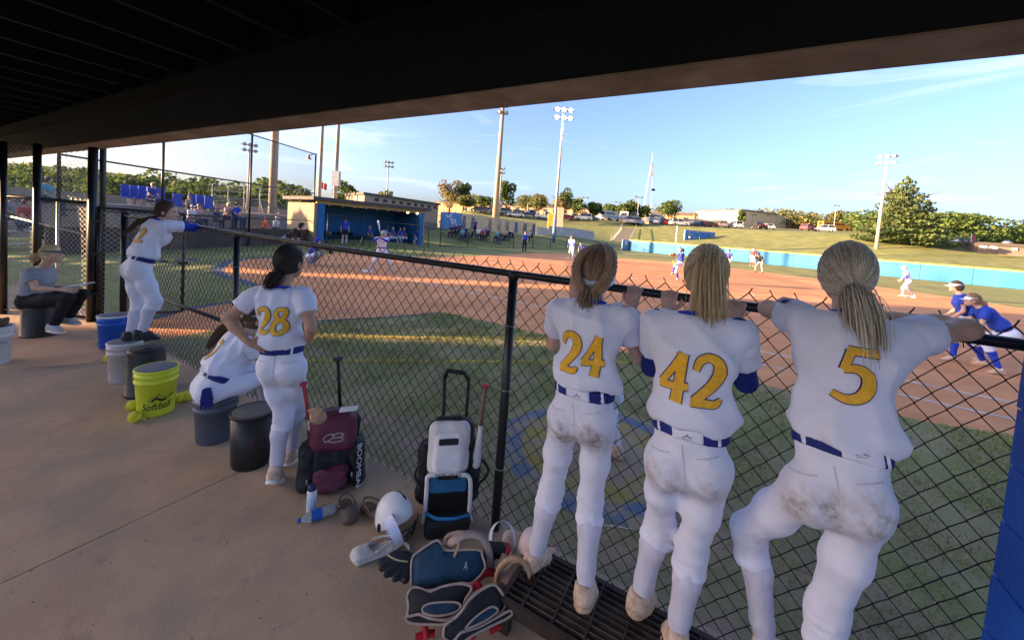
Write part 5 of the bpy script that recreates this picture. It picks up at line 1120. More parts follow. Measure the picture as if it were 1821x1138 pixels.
# helmet with face cage
hq = AY(704, 872, 2.22); hq[2] = SLAB + .12; ht = thing('batting_helmet', 'white batting helmet with a black face cage on the floor by the rolling bag', 'helmet', (hq[0], hq[1], SLAB))
hf = nrm(np.array([.75, -.55, -.25])); hu_ = nrm(Z3 - hf * (hf[2])); hr_ = np.cross(hf, hu_); HA_ = np.stack([hr_, hf, hu_])
mesh_obj('shell', *sdf_mesh([('e', hq, HA_, np.array([.10, .122, .118])), ('e', hq - hu_ * .05 - hf * .01, HA_, np.array([.098, .095, .08]))], .009, .02, 0, [(hq - hu_ * .115, -hu_), (hq + hf * .065 - hu_ * .0, nrm(hf - hu_ * .9))]), M('helmet_white', (.70, .68, .68), .25, .05, 6), ht, True)
CAGE = M('cage_black', (.012, .012, .014), .35, .2)
for i in range(4): zz = .02 - .045 * i; MB().tube([hq + hf * (.085 + .055 * math.sin(t)) * 1.0 + hr_ * .098 * math.cos(t) + hu_ * zz for t in np.linspace(.15, math.pi - .15, 14)], .0038, 6).build('cage_bar', CAGE, ht, True)
for x in (-.055, .0, .055): MB().tube([hq + hf * (.14 - abs(x) * .3) + hr_ * x + hu_ * .02, hq + hf * (.14 - abs(x) * .3) + hr_ * x - hu_ * .115], .0038, 6).build('cage_bar', CAGE, ht, True)
for k in (-1, 1): MB().ell(hq + hr_ * k * .10 - hu_ * .035, (.006, .018, .03), 10, 8, HA_).build('ear_hole', CAGE, ht, True)
mesh_obj('visor_stripe', *sdf_mesh([('e', hq, HA_, np.array([.10, .122, .118]))], .009, .02, .003, [(hq + hr_ * .012 - hr_ * .04, hr_), (hq - hr_ * .05, -hr_), (hq + hf * .03, hf), (hq, -hu_)]), BLKP, ht, True)
# clogs and sandals
def clog(px, py, d, mat, label, strap=True, holes=True):
    q = G(px, py, SLAB + .03); q[2] = SLAB; d = nrm(np.array([*d, 0.0])); sd_ = np.array([d[1], -d[0], 0]); t = thing('clog', label, 'shoe', q, 'loose clogs on the floor')
    A = np.stack([sd_, d, Z3])
    mesh_obj('sole', *sdf_mesh([('o', q - d * .085 + Z3 * .02, q + d * .08 + Z3 * .02, sd_, (.042, .03), (.048, .03))], .009, .02, .002, [(q + Z3 * .001, -Z3), (q + Z3 * .03, Z3)]), mat, t, True)
    def hollow(P, d_): w = (P - q - Z3 * .045 + d * .045) @ A.T; e = np.sqrt((w[:, 0] / .037) ** 2 + (w[:, 1] / .10) ** 2 + (w[:, 2] / .026) ** 2) - 1; return np.maximum(d_, -e * .03)
    mesh_obj('upper', *sdf_mesh([('o', q - d * .08 + Z3 * .028, q + d * .08 + Z3 * .025, sd_, (.045, .034), (.052, .045))], .007, .02, .001, [(q + Z3 * .028, -Z3), (q - d * .005 + Z3 * .05, nrm(Z3 * .9 - d * .55))], None, hollow), mat, t, True)
    MB().tube([q + sd_ * .047 * math.cos(a) - d * (.0 + .105 * math.sin(a)) + Z3 * (.055 + .012 * math.sin(a)) for a in np.linspace(0, math.pi, 14)], .0065, 6).build('strap', mat, t, True)
BRN = M('clog_brown', (.115, .075, .052), .8, .15, 20); CRW = M('clog_white', (.50, .47, .44), .7, .15, 20)
clog(618, 905, (.55, -.75), M('clog_grey_brown', (.10, .075, .062), .8, .15, 20), 'grey brown clog nearest the water bottle'); clog(668, 907, (.8, -.45), BRN, 'brown clog beside the white helmet'); clog(664, 978, (-.75, -.45), CRW, 'dirty white clog under the white visor')
# bottles
CLR = M('clear_plastic', (.75, .82, .88), .12, .05, 6, trans=.8); BLAB = M('blue_label', (.02, .10, .42), .4, .2, 30)
q = spot(553, 914, .03); t = thing('sunscreen_bottle', 'white aerosol bottle with dark cap standing on the floor', 'bottle', q); MB().lathe([(.026, 0), (.029, .004), (.029, .13), (.022, .142)], 20, q).build('can', M('can_white', (.66, .68, .72), .35), t, True); MB().lathe([(.024, .1425), (.025, .148), (.023, .172), (.012, .176)], 20, q).build('cap', M('cap_navy', (.02, .025, .06), .4), t, True); MB().lathe([(.0296, .03), (.0296, .10)], 20, q, cap=False).build('label', M('label_pale', (.45, .55, .70), .5, .3, 60), t, True)
q = G(528, 936, SLAB); q2 = G(585, 916, SLAB); d = nrm(q2 - q); q = q + Z3 * .034; L_ = np.linalg.norm(q2 - q); t = thing('water_bottle', 'crumpled water bottle with blue label lying on its side', 'bottle', (q[0], q[1], SLAB))
MB().lathe([(.014, .0), (.014, .018)], 14, q, d).build('cap', BLAB, t, True); MB().lathe([(.0125, .018), (.014, .03), (.028, .06), (.032, .075)], 16, q, d).build('neck', CLR, t, True); MB().lathe([(.0325, .0755), (.0325, .135)], 16, q, d, cap=False).build('label', BLAB, t, True)
MB().lathe([(.031, .1355), (.033, .15), (.029, .165), (.033, .18), (.030, .205), (.022, .213)], 16, q, d).build('body', CLR, t, True)
# catcher's gear heap
ZP = lambda L_: [(640 + a / 4.78, 900 + b / 4.78) for a, b in L_]
def PLN(px, py, p0, n): d = ray(px, py); o = np.array([0, 0, CAMZ]); return o + d * (((p0 - o) @ n) / (d @ n))
CREAM = M('cream_piping', (.36, .27, .23), .7, .12, 20); REDS = M('red_strap', (.42, .012, .022), .6, .15, 20); GEARB = M('gear_black', (.014, .014, .016), .7, .3, 12, bump=.3); GEARBL = M('gear_blue', (.008, .038, .075), .65, .25, 9, bump=.4, bscale=40)
def pad(name, parent, outline, p0, n, mat, th=.03, rim=.008, bulge=.02):
    n = nrm(n); P = np.array([PLN(a, b, p0, n) for a, b in outline]); c = P.mean(0); ring = []; k = len(P)
    P2 = np.array([p for p in spline(np.vstack([P, P[:1]]), k * 4)[:-1]]); K = len(P2); mb = MB()
    layers = [P2 - n * th, P2, c + (P2 - c) * .75 + n * bulge * .7, c + (P2 - c) * .4 + n * bulge]
    V = np.concatenate(layers + [np.array([c + n * bulge * 1.05])]); Fc = [tuple(range(K))[::-1]]
    for l in range(3): Fc += [(l * K + i, l * K + (i + 1) % K, (l + 1) * K + (i + 1) % K, (l + 1) * K + i) for i in range(K)]
    Fc += [(3 * K + i, 3 * K + (i + 1) % K, 4 * K) for i in range(K)]
    mb.add(V, Fc); o = mb.build(name, mat, parent, True)
    if rim: MB().tube(np.vstack([P2, P2[:1]]) + n * .002, rim, 7, False).build('piping', CREAM, o, True)
    return o
p0 = G(800, 1012, SLAB + .16); cp = thing('chest_protector', 'blue catcher\'s chest protector with cream piping propped on the gear heap', 'protector', (p0[0], p0[1], SLAB))
pad('plate', cp, ZP([(437, 690), (440, 470), (480, 400), (650, 290), (700, 350), (740, 375), (1000, 370), (1040, 420), (1060, 530), (950, 650), (850, 650), (600, 710)]), p0, (0.05, -.72, .70), GEARBL, .035, .0055)
def strap(name, par, pts, w, mat, z, th=.004):
    P = spline([G(a, b, zz) for (a, b), zz in zip(pts, z)], 18); T = np.gradient(P, axis=0); V = []
    for i in range(18): sdd = nrm(np.cross(nrm(T[i]), nrm(P[i] - np.array([0, 0, CAMZ])))); V += [P[i] - sdd * w / 2, P[i] + sdd * w / 2, P[i] + sdd * w / 2 + Z3 * th, P[i] - sdd * w / 2 + Z3 * th]
    Fc = [(4 * i + a, 4 * i + (a + 1) % 4, 4 * i + 4 + (a + 1) % 4, 4 * i + 4 + a) for i in range(17) for a in range(4)] + [(3, 2, 1, 0), (68, 69, 70, 71)]
    return mesh_obj(name, V, Fc, mat, par, True)
strap('shoulder_strap', cp, ZP([(740, 350), (800, 290), (920, 240), (1040, 270), (1100, 400), (1110, 560)]), .035, CREAM, (.26, .30, .32, .30, .24, .17)); strap('shoulder_strap', cp, ZP([(720, 340), (740, 260), (830, 230), (930, 235)]), .02, CREAM, (.24, .27, .29, .30))
strap('waist_strap', cp, ZP([(960, 680), (1020, 600), (1110, 560), (1180, 590)]), .03, REDS, (.17, .18, .18, .17)); strap('lace', cp, ZP([(800, 430), (830, 360), (840, 290)]), .012, M('tan_lace', (.45, .34, .2), .8), (.27, .28, .3))
txt_mesh('A', .05, M('mark_grey', (.33, .33, .35), .6), cp, PLN(*ZP([(900, 510)])[0], p0, nrm((0.05, -.72, .70))), (1, .05, .0), (.0, .70, .72), depth=.022, squash=.6)
p0 = G(775, 1075, SLAB + .12); lg1 = thing('leg_guard', 'black catcher\'s leg guard with cream piping lying left of its pair', 'leg guard', (p0[0], p0[1], SLAB), 'pair of catcher\'s leg guards')
pad('shell', lg1, ZP([(400, 760), (450, 690), (530, 705), (590, 730), (700, 685), (850, 660), (950, 690), (900, 790), (850, 890), (740, 960), (600, 950), (500, 915), (410, 930), (415, 840)]), p0, (0, -.55, .83), GEARB, .03, .0065); pad('knee_panel', lg1, ZP([(530, 860), (600, 825), (800, 815), (860, 850), (800, 905), (660, 930), (545, 905)]), p0 + np.array([0, -.012, .026]), (0, -.55, .83), GEARBL, .01, .0045, .008)
pad('lower_wing', lg1, ZP([(385, 950), (430, 915), (560, 930), (650, 965), (760, 970), (720, 1000), (560, 1000), (430, 990)]), p0 + np.array([0, -.03, -.03]), (0, -.7, .7), GEARB, .02, .0055, .006)
for a, z in (([(545, 990), (560, 1060), (570, 1130)], (.12, .10, .08)), ([(790, 890), (830, 870)], (.16, .16)), ([(470, 1120), (560, 1090), (640, 1080)], (.08, .08, .08))): strap('strap', lg1, ZP(a), .026, REDS, z)
p0 = G(845, 1100, SLAB + .15); lg2 = thing('leg_guard', 'black catcher\'s leg guard lying tilted against the grate step', 'leg guard', (p0[0], p0[1], SLAB), 'pair of catcher\'s leg guards')
pad('shell', lg2, ZP([(710, 1120), (720, 1020), (800, 960), (870, 885), (930, 795), (1040, 705), (1150, 670), (1230, 800), (1200, 900), (1000, 1010), (850, 1070), (780, 1150)]), p0, (.35, -.6, .75), GEARB, .03, .0065); pad('knee_panel', lg2, ZP([(890, 1040), (960, 960), (1080, 870), (1140, 855), (1170, 890), (1080, 960), (960, 1020)]), p0 + np.array([.008, -.014, .022]), (.35, -.6, .75), GEARBL, .01, .0045, .008)
pad('lower_wing', lg2, ZP([(800, 1150), (860, 1070), (1000, 1030), (1150, 950), (1270, 885), (1280, 930), (1120, 1010), (960, 1090), (860, 1160)]), p0 + np.array([.03, -.05, -.04]), (.35, -.7, .6), GEARB, .02, .0055, .006)
for a, z in (([(950, 700), (1000, 670), (1030, 710)], (.2, .21, .2)), ([(1190, 930), (1230, 920)], (.16, .16)), ([(940, 1110), (980, 1090)], (.12, .12)), ([(1100, 1060), (1200, 1010), (1270, 960)], (.09, .09, .09))): strap('strap', lg2, ZP(a), .026, REDS, z)
# mitts, cap, visors, cleats
def glove(name, px, py, z, rx, mat, label, fwd, lace=True):
    c = G(px, py, z); f = nrm(np.asarray(fwd, float)); u = nrm(Z3 - f * f[2]); r_ = np.cross(f, u); A = np.stack([r_, f, u]); t = thing(name, label, 'glove', (c[0], c[1], SLAB))
    pr = [('e', c, A, np.array([rx, rx * .95, rx * .42]))] + [('c', c + r_ * rx * x * .45 + f * rx * .4, c + r_ * rx * x * .55 + f * rx * (1.35 - .1 * x * x), rx * .25, rx * .2) for x in (-1.5, -.5, .5, 1.4)] + [('c', c - r_ * rx * .8, c - r_ * rx * 1.25 + f * rx * .7, rx * .26, rx * .2)]
    mesh_obj('leather', *sdf_mesh(pr, .008, .025, 0, (), (.004, 45, 5)), mat, t, True)
    if lace: MB().tube(spline([c + r_ * rx * a + f * rx * b + u * rx * .46 for a, b in ((-.6, .2), (-.1, .7), (.5, .9))], 10), .004, 5).build('lacing', M('tan_lace2', (.5, .38, .2), .8), t, True)
    return t
glove('fielding_glove', 716, 1000, SLAB + .11, .085, M('glove_black', (.016, .016, .018), .6, .3, 20), 'black fielding glove under the chest protector\'s left side', (-.5, -.6, .2)); glove('catchers_mitt', 912, 1028, SLAB + .13, .075, M('mitt_tan', (.22, .15, .11), .7, .3, 15), 'worn tan catcher\'s mitt beside the corner of the grate step', (.1, .8, .45))
MB0 = MB(); c = G(912, 1030, SLAB + .12); MB0.tube([c + np.array([math.cos(t) * .085, -.02, math.sin(t) * .11 + .02]) for t in np.linspace(-.6, 3.6, 20)], .012, 7); solo('mitt_binding', MB0, M('tan_leather', (.38, .23, .13), .7, .2, 20), 'curved tan leather strap looped over the catcher\'s mitt', 'strap', smooth=True)
def visor_thing(px, py, z, d, label, up=(0, 0, 1), s=1.0):
    c = G(px, py, z); f = nrm(np.asarray(d, float)); u = np.asarray(up, float); u = nrm(u - f * (f @ u)); r_ = np.cross(f, u); t = thing('sun_visor', label, 'visor', (c[0], c[1], SLAB)); V = []
    for a in np.linspace(0, 2 * math.pi, 33)[:-1]:
        for z_, k in ((-.022, 1.0), (.03, .95)): V.append(c + (r_ * math.cos(a) * .078 * k + f * math.sin(a) * .092 * k + u * z_) * s)
    mesh_obj('band', V, [(2 * i, 2 * ((i + 1) % 32), 2 * ((i + 1) % 32) + 1, 2 * i + 1) for i in range(32)], JWHITE, t, True); B = []
    for a in np.linspace(.35, math.pi - .35, 13): B += [c + (r_ * math.cos(a) * .078 + f * math.sin(a) * .092 - u * .022) * s, c + (r_ * math.cos(a) * .09 + f * (math.sin(a) * .165) - u * .04) * s]
    mesh_obj('bill', B + [b - u * .003 for b in B], [(2 * i, 2 * i + 1, 2 * i + 3, 2 * i + 2) for i in range(12)] + [(26 + 2 * i, 26 + 2 * i + 2, 26 + 2 * i + 3, 26 + 2 * i + 1) for i in range(12)], JWHITE, t, True)
visor_thing(700, 945, SLAB + .11, (.25, .2, -.95), 'white sun visor standing on edge above the white clog', (-.75, -.6, -.1)); visor_thing(893, 958, SLAB + .12, (.05, -.75, -.65), 'white sun visor hanging at the foot of the fence post', (.3, -.5, .8), .95)
c = G(880, 985, SLAB + .12); t = thing('gear_pouch', 'black pouch with red end and white letters under the white visor', 'pouch', (c[0], c[1], SLAB)); mesh_obj('pouch', *rbox(c, (1, .1, 0), (0, 1, 0), Z3, .065, .04, .055, .025, .009, (.004, 30, 1)), BLKN, t, True); mesh_obj('end_panel', *rbox(c + np.array([.065, .0, .0]), (1, .1, 0), (0, 1, 0), Z3, .018, .041, .05, .015, .008), REDS, t, True); txt_mesh('EAS', .035, WPR, t, c + np.array([.0, -.047, -.03]), (-1, -.1, .05), (0, -.3, -1), depth=.004)
PINKW = M('pinkish_white', (.58, .46, .44), .6, .1, 15)
c = G(946, 975, SLAB + .13); t = thing('spare_helmet', 'pale pinkish white helmet lying behind player 24\'s shoe', 'helmet', (c[0], c[1], SLAB)); mesh_obj('shell', *sdf_mesh([('e', c, np.eye(3), np.array([.075, .10, .10])), ('e', c + np.array([-.03, -.03, -.05]), np.eye(3), np.array([.06, .07, .07]))], .009, .03, 0, [(c + np.array([0, 0, -.1]), -Z3)]), PINKW, t, True)
for i in range(3): MB().obox(c + np.array([-.045 + .022 * i, -.085, .02 - .03 * i]), (.016, 0, .006), (0, .012, 0), (-.002, 0, .007)).build('vent', BLKP, t)
c = G(905, 972, SLAB + .06); t = thing('speckled_clog', 'small speckled cream clog behind the black pouch', 'shoe', (c[0], c[1], SLAB)); mesh_obj('upper', *sdf_mesh([('o', c - np.array([.0, .03, 0]), c + np.array([.0, .06, .0]), (1., 0, 0), (.036, .04), (.04, .045))], .008, .02), M('speckled_cream', (.55, .45, .37), .7, .25, 60), t, True); MB().tube([c + np.array([.037 * math.cos(a), -.03 - .05 * math.sin(a), .03]) for a in np.linspace(0, math.pi, 10)], .006, 6).build('strap', CREAM, t, True)
# ------------------------------------------------------------------ far side of the field
BLOCKT = M('tan_block', (.30, .235, .17), .9, .10, 3, bump=.4, bscale=8); ROOFG = M('roof_fascia_grey', (.075, .068, .065), .7, .15, 3); BLUEI = M('blue_block', (.02, .13, .34), .7, .12, 2, bump=.3, bscale=8); HEADY = M('header_cream', (.42, .30, .13), .8, .1, 3)
BULB = M('lit_bulb', (1, .8, .5), .5, emis=(1, .62, .28, 8)); OFFB = M('bulb_glass', (.6, .5, .35), .4)
def prism_fp(mb, fp, z0, z1): 
    k = len(fp); mb.add([(*p, z0) for p in fp] + [(*p, z1) for p in fp], [tuple(range(k))[::-1], tuple(range(k, 2 * k))] + [(i, (i + 1) % k, (i + 1) % k + k, i + k) for i in range(k)]); return mb
DA, DB = G(563, 435)[:2], G(748, 437.5)[:2]; de = nrm(DB - DA); dn = np.array([de[1], -de[0]]); DL = np.linalg.norm(DB - DA)
dq = lambda s, o: DA + de * s + dn * o
def dbox(name, s0, s1, o0, o1, z0, z1, mat, par): return prism_fp(MB(), [dq(s0, o0), dq(s1, o0), dq(s1, o1), dq(s0, o1)][::-1], z0, z1).build(name, mat, par)
fd_ = thing('far_dugout', 'tan block visitors\' dugout with blue interior across the field', 'dugout', (*dq(DL / 2, -2), 0))
dbox('end_wall', -.25, 0, -4.2, .02, 0, 2.62, BLOCKT, fd_); dbox('end_wall', DL, DL + .25, -4.2, .02, 0, 2.62, BLOCKT, fd_); dbox('rear_wall', .002, DL - .002, -4.2, -3.6, 0, 2.62, BLUEI, fd_)
dbox('jamb', -.02, .38, .022, .10, 0, 2.60, BLUEI, fd_); dbox('jamb', DL - .3, DL + .05, .022, .10, 0, 2.60, BLUEI, fd_); dbox('inner_wall', .003, .12, -3.59, 0.0, 0, 2.5, BLUEI, fd_); dbox('inner_wall', DL - .12, DL - .003, -3.59, 0.0, 0, 2.5, BLUEI, fd_)
dbox('header', -.15, DL + .2, -.05, .13, 2.603, 2.80, HEADY, fd_); dbox('roof', -.5, DL + .5, -4.5, .45, 2.803, 3.02, ROOFG, fd_); dbox('ceiling', .13, DL - .13, -3.58, -.06, 2.55, 2.60, M('dark_ceiling', (.05, .05, .05), .9), fd_)
dbox('bench', .8, DL - .6, -3.4, -2.9, .42, .48, M('bench_wood', (.10, .08, .06), .8), fd_); dbox('floor', 0.13, DL - .13, -3.58, .0, -.02, .05, CONC, fd_)
for i in range(9):
    c = np.array([*dq(.7 + i * (DL - 1.2) / 8, -.02), 2.56]); MB().ell(c, (.07, .07, .06), 8, 6).build('lamp', BULB if i >= 7 else OFFB, fd_, True)
for i in range(10): c = np.array([*dq(.9 + i * .33, -3.1), .48]); mesh_obj('equipment_bag', *sdf_mesh([('e', c + Z3 * .12, np.eye(3), np.array([.16, .14, .16]))], .05, .02), [BLKN, GREYF, NAVY][i % 3], fd_, True)
# protective fence in front of it
ff = thing('far_dugout_fence', 'low black pipe fence in front of the far dugout', 'fence', (*dq(DL / 2, .9), 0))
for s in (0.2, 2.6, 4.4, DL): MB().lathe([(.03, 0), (.03, 2.05 if s < 3 else 1.5)], 8, (*dq(s, .95), 0)).build('post', PIPE, ff, True)
MB().tube([(*dq(.2, .95), 1.95), (*dq(DL + 2, 1.4), 1.45)], .028, 8).build('rail', PIPE, ff, True)
# locker building behind
P1, P2, P0 = AY(648, 350, 33.5)[:2], AY(780, 362, 43)[:2], AY(617, 345, 37.5)[:2]; P3 = P0 + (P2 - P1)
lb = thing('locker_building', 'tan block building with a row of vents behind the far dugout', 'building', (*((P1 + P2) / 2), 0)); BRICKO = M('orange_brick', (.36, .20, .12), .9, .10, 2, bump=.3, bscale=10)
prism_fp(MB(), [P0, P1, P2, P3], 0, 3.9).build('wall', BLOCKT, lb); prism_fp(MB(), [P0 + (-.2, -.0), P1 + (0, -.25), P2 + (.25, 0), P3 + (0, .2)], 3.902, 4.12).build('roof', ROOFG, lb)
e_ = nrm(P2 - P1); n_o = np.array([e_[1], -e_[0]])
for i in range(9): c = P1 + e_ * (1.4 + i * (np.linalg.norm(P2 - P1) - 2) / 8); MB().obox((*(c + n_o * .02), 3.6), np.array([*e_, 0]) * .22, np.array([*n_o, 0]) * .04, Z3 * .12).build('vent', BLKN, lb)
prism_fp(MB(), [P1 + e_ * .0 + n_o * .03, P2 + n_o * .03, P2 + n_o * .002, P1 + n_o * .002][::-1], 0, 1.9).build('base_course', M('grey_block', (.16, .13, .115), .9, .1, 3), lb)
# ---- backstop
BWIRE = wire_mat('far_black_wire', (.03, .026, .024), .07, .13)
bs = thing('backstop', 'tall black wire backstop with pipe frame behind home plate', 'backstop', (-13.6, 19, 0)); q557 = AY(555, 430, 24.9)[:2]; bd = nrm(AY(287, 420, 15.6)[:2] - q557)
bp_ = lambda s, z: np.array([*(q557 + bd * s), z])
svals = [0, np.linalg.norm(AY(442, 420, 19.9)[:2] - q557), np.linalg.norm(AY(287, 420, 15.6)[:2] - q557), 12.6]
for s in svals: MB().lathe([(.05, 0), (.05, 5.8)], 10, bp_(s, 0)).build('post', PIPE, bs, True)
for z in (5.75, 3.25, 1.48): MB().tube([bp_(0, z), bp_(12.6, z)], .032, 8).build('rail', PIPE, bs, True)
o = mesh_obj('wire_mesh', [bp_(0, .9), bp_(12.6, .9), bp_(12.6, 5.75), bp_(0, 5.75)], [(0, 1, 2, 3)], BWIRE, bs); uv = o.data.uv_layers.new(name='UVMap')
for li, c in zip(range(4), ((0, 0), (12.6, 0), (12.6, 4.85), (0, 4.85))): uv.data[li].uv = c
bn_ = np.array([bd[1], -bd[0], 0]); MB().obox(bp_(6.3, .45) + bn_ * .12, np.array([*bd, 0]) * 6.5, bn_ * .08, Z3 * .45).build('kick_wall', M('brown_kick_wall', (.06, .045, .038), .8, .2, 3, bump=.3), bs)
sp = thing('public_address_speaker', 'small beige horn speaker on top of the backstop post', 'speaker', AY(549, 282, 24.8)); MB().lathe([(.05, .25), (.08, .22), (.11, .06), (.2, 0)], 14, AY(549, 283, 24.8), (0, 0, 1)).build('horn', M('horn_beige', (.5, .38, .26), .6), sp, True); MB().bar(AY(549, 279, 24.8) + Z3 * .1, AY(558, 277, 24.85) + Z3 * .1, .04).build('bracket', PIPE, sp)
# ---- stand behind the backstop
STC = M('stand_concrete', (.22, .205, .195), .9, .12, 2, bump=.2); SEATB = M('seat_blue', (.02, .09, .52), .45, .08, 6); ALU = M('aluminium', (.45, .43, .42), .4, .12, 6, metal=.7)
stt = thing('seating_platform', 'grey concrete seating platform behind the backstop', 'platform', (-20, 22, 0))
for i in range(4): MB().bx(-30, -15.6 + -.9 * i, 17.5, 33, .0 if i == 0 else .4 * i + .003, .4 * (i + 1)).build('step', STC, stt)
MB().bx(-30.1, -19.5, 17.4, 33.1, 1.61, 1.66).build('landing', STC, stt); MB().bx(-31, -27, 17, 60, 0, 2.2).build('retaining_wall', BLOCKT, stt)
def seat(px, Y, z, label):
    c = AY(px, 360, Y); c[2] = z; t = thing('stadium_seat', label, 'seat', c, 'row of blue stadium seats'); f = nrm(np.array([.98, -.1, 0])); s = np.array([f[1], -f[0], 0])
    MB().obox(c + Z3 * .42, s * .24, f * .21, Z3 * .035).build('seat_pan', SEATB, t); MB().obox(c - f * .22 + Z3 * .74, s * .24, f * .03, Z3 * .30).build('backrest', SEATB, t); MB().obox(c + Z3 * .2, s * .03, f * .14, Z3 * .2).build('pedestal', ALU, t)
for i, px in enumerate((231, 246, 261, 276, 291, 322, 349, 363, 378)): seat(px, 19.6 + .04 * i, 1.66 if i < 5 else 1.42, '%s blue stadium seat from the left behind the backstop' % ('first', 'second', 'third', 'fourth', 'fifth', 'sixth', 'seventh', 'eighth', 'ninth')[i])
blc = thing('metal_bleachers', 'empty aluminium bleachers left of the concrete light pole', 'bleachers', AY(450, 380, 33))
for i in range(5):
    a, b = AY(392 - 4 * i, 380, 31 + .7 * i), AY(505 - 4 * i, 380, 34 + .7 * i); z = .45 + .4 * i + .8
    MB().bar((a[0], a[1], z), (b[0], b[1], z), .28, .05).build('seat_plank', ALU, blc); MB().bar((a[0] + .2, a[1] - .3, z - .2), (b[0] + .2, b[1] - .3, z - .2), .25, .04).build('foot_plank', ALU, blc)
for t in np.linspace(0, 1, 5):
    a, b = AY(392 + 113 * t, 380, 31 + 3 * t), AY(376 + 113 * t, 380, 33.8 + 3 * t); MB().bar((a[0], a[1], .0), (b[0], b[1], 3.0), .06).build('frame', ALU, blc); MB().bar((b[0], b[1], 0), (b[0], b[1], 3.9), .05).build('rail_post', ALU, blc)
for z in (3.4, 3.9): a, b = AY(376, 380, 33.8), AY(489, 380, 36.8); MB().bar((a[0], a[1], z), (b[0], b[1], z), .05).build('guard_rail', ALU, blc)
# near bleachers seen through the end fence
nbk = thing('side_bleachers', 'aluminium bleachers beyond the chain link end wall at far left', 'bleachers', (-14, 10, 0))
for i in range(5): MB().bx(-17 - .75 * i, -16.7 - .75 * i, 9.5, 13.8, .42 + .38 * i, .46 + .38 * i).build('seat_plank', ALU, nbk); MB().bx(-16.7 - .75 * i, -16.4 - .75 * i, 9.5, 13.8, .18 + .38 * i, .21 + .38 * i).build('foot_plank', ALU, nbk)
for y in (9.7, 11.6, 13.6): MB().bar((-16.4, y, 0), (-20.4, y, 2.4), .07).build('frame', ALU, nbk); MB().bar((-20.4, y, 0), (-20.4, y, 3.2), .06).build('rail_post', ALU, nbk)
MB().bar((-20.4, 9.7, 3.15), (-20.4, 13.6, 3.15), .05).build('guard_rail', ALU, nbk)
# ---- left field fence
FEN = thing('left_field_fence', 'low black chain link fence along the left field foul line', 'fence', (*LFA, 0)); fdir = nrm(LFB - LFA); FL = np.linalg.norm(LFB - LFA)
for i in range(12): p = LFA + fdir * FL * i / 11; MB().lathe([(.035, 0), (.035, 2.3 if i == 0 else 1.15)], 8, (*p, 0)).build('post', M('fence_post_tan', (.25, .2, .13), .6) if i == 2 else PIPE, FEN, True)
for z in (1.13, .06): MB().tube([(*LFA, z), (*LFB, z)], .022, 6).build('rail', PIPE, FEN, True)
o = mesh_obj('wire_mesh', [(*LFA, .05), (*LFB, .05), (*LFB, 1.13), (*LFA, 1.13)], [(0, 1, 2, 3)], wire_mat('far_black_wire2', (.015, .018, .015), .055, .09), FEN); uv = o.data.uv_layers.new(name='UVMap')
for li, c in zip(range(4), ((0, 0), (FL, 0), (FL, 1.08), (0, 1.08))): uv.data[li].uv = c
# ---- blue outfield wall of windscreen panels
SCREEN = M('windscreen_blue', (.035, .17, .37), .6, .14, .5, col2=(.045, .21, .42), bump=.5, bscale=1.2); CAPY = M('yellow_cap', (.70, .52, .10), .6, .06, 3)
ow = thing('outfield_wall', 'long blue outfield windscreen wall with yellow cap', 'wall', (*((LFB + RFC) / 2), 0)); seg = [(LFB, RFC), (RFC, RFD)]; cnt = 0
for a, b in seg:
    L_ = np.linalg.norm(b - a); k = int(L_ / 3.0); d = (b - a) / L_; nn = np.array([d[1], -d[0]])
    for i in range(k):
        p, q = a + d * L_ * i / k, a + d * L_ * (i + 1) / k; V = []
        for t in np.linspace(0.004, .996, 7):
            w = .03 * math.sin(t * math.pi) + .025 * math.sin(9 * t + i * 2.1)
            for z in (.03, .5, 1.0, 1.44): V.append((*(p + (q - p) * t + nn * (w * (1 - abs(z - .75) / .8))), z))
        Fc = [(r * 4 + c, r * 4 + 4 + c, r * 4 + 5 + c, r * 4 + 1 + c) for r in range(6) for c in range(3)]; V2 = [(x - nn[0] * .02, y - nn[1] * .02, z) for x, y, z in V]
        mesh_obj('screen_panel', V + V2, Fc + [tuple(x + 28 for x in f[::-1]) for f in Fc], SCREEN, ow, True); MB().lathe([(.04, 0), (.04, 1.5)], 6, (*(p - nn * .08), 0)).build('post', PIPE, ow, True)
    MB().bar((*a, 1.5), (*b, 1.5), .14, .12).build('cap', CAPY, ow)
fp_ = thing('corner_sign', 'short white and blue end panel at the left end of the outfield wall', 'sign', (*LFB, 0)); MB().obox((*(LFB + (-.5, -.15)), .75), (.55, .25, 0), (.03, -.05, 0), (0, 0, .75)).build('panel', M('pale_blue_panel', (.16, .34, .62), .6), fp_); MB().ell((*(LFB + (-.5, -.24)), 1.05), (.28, .05, .3), 12, 8).build('emblem', M('emblem_white', (.7, .68, .66), .6), fp_, True)
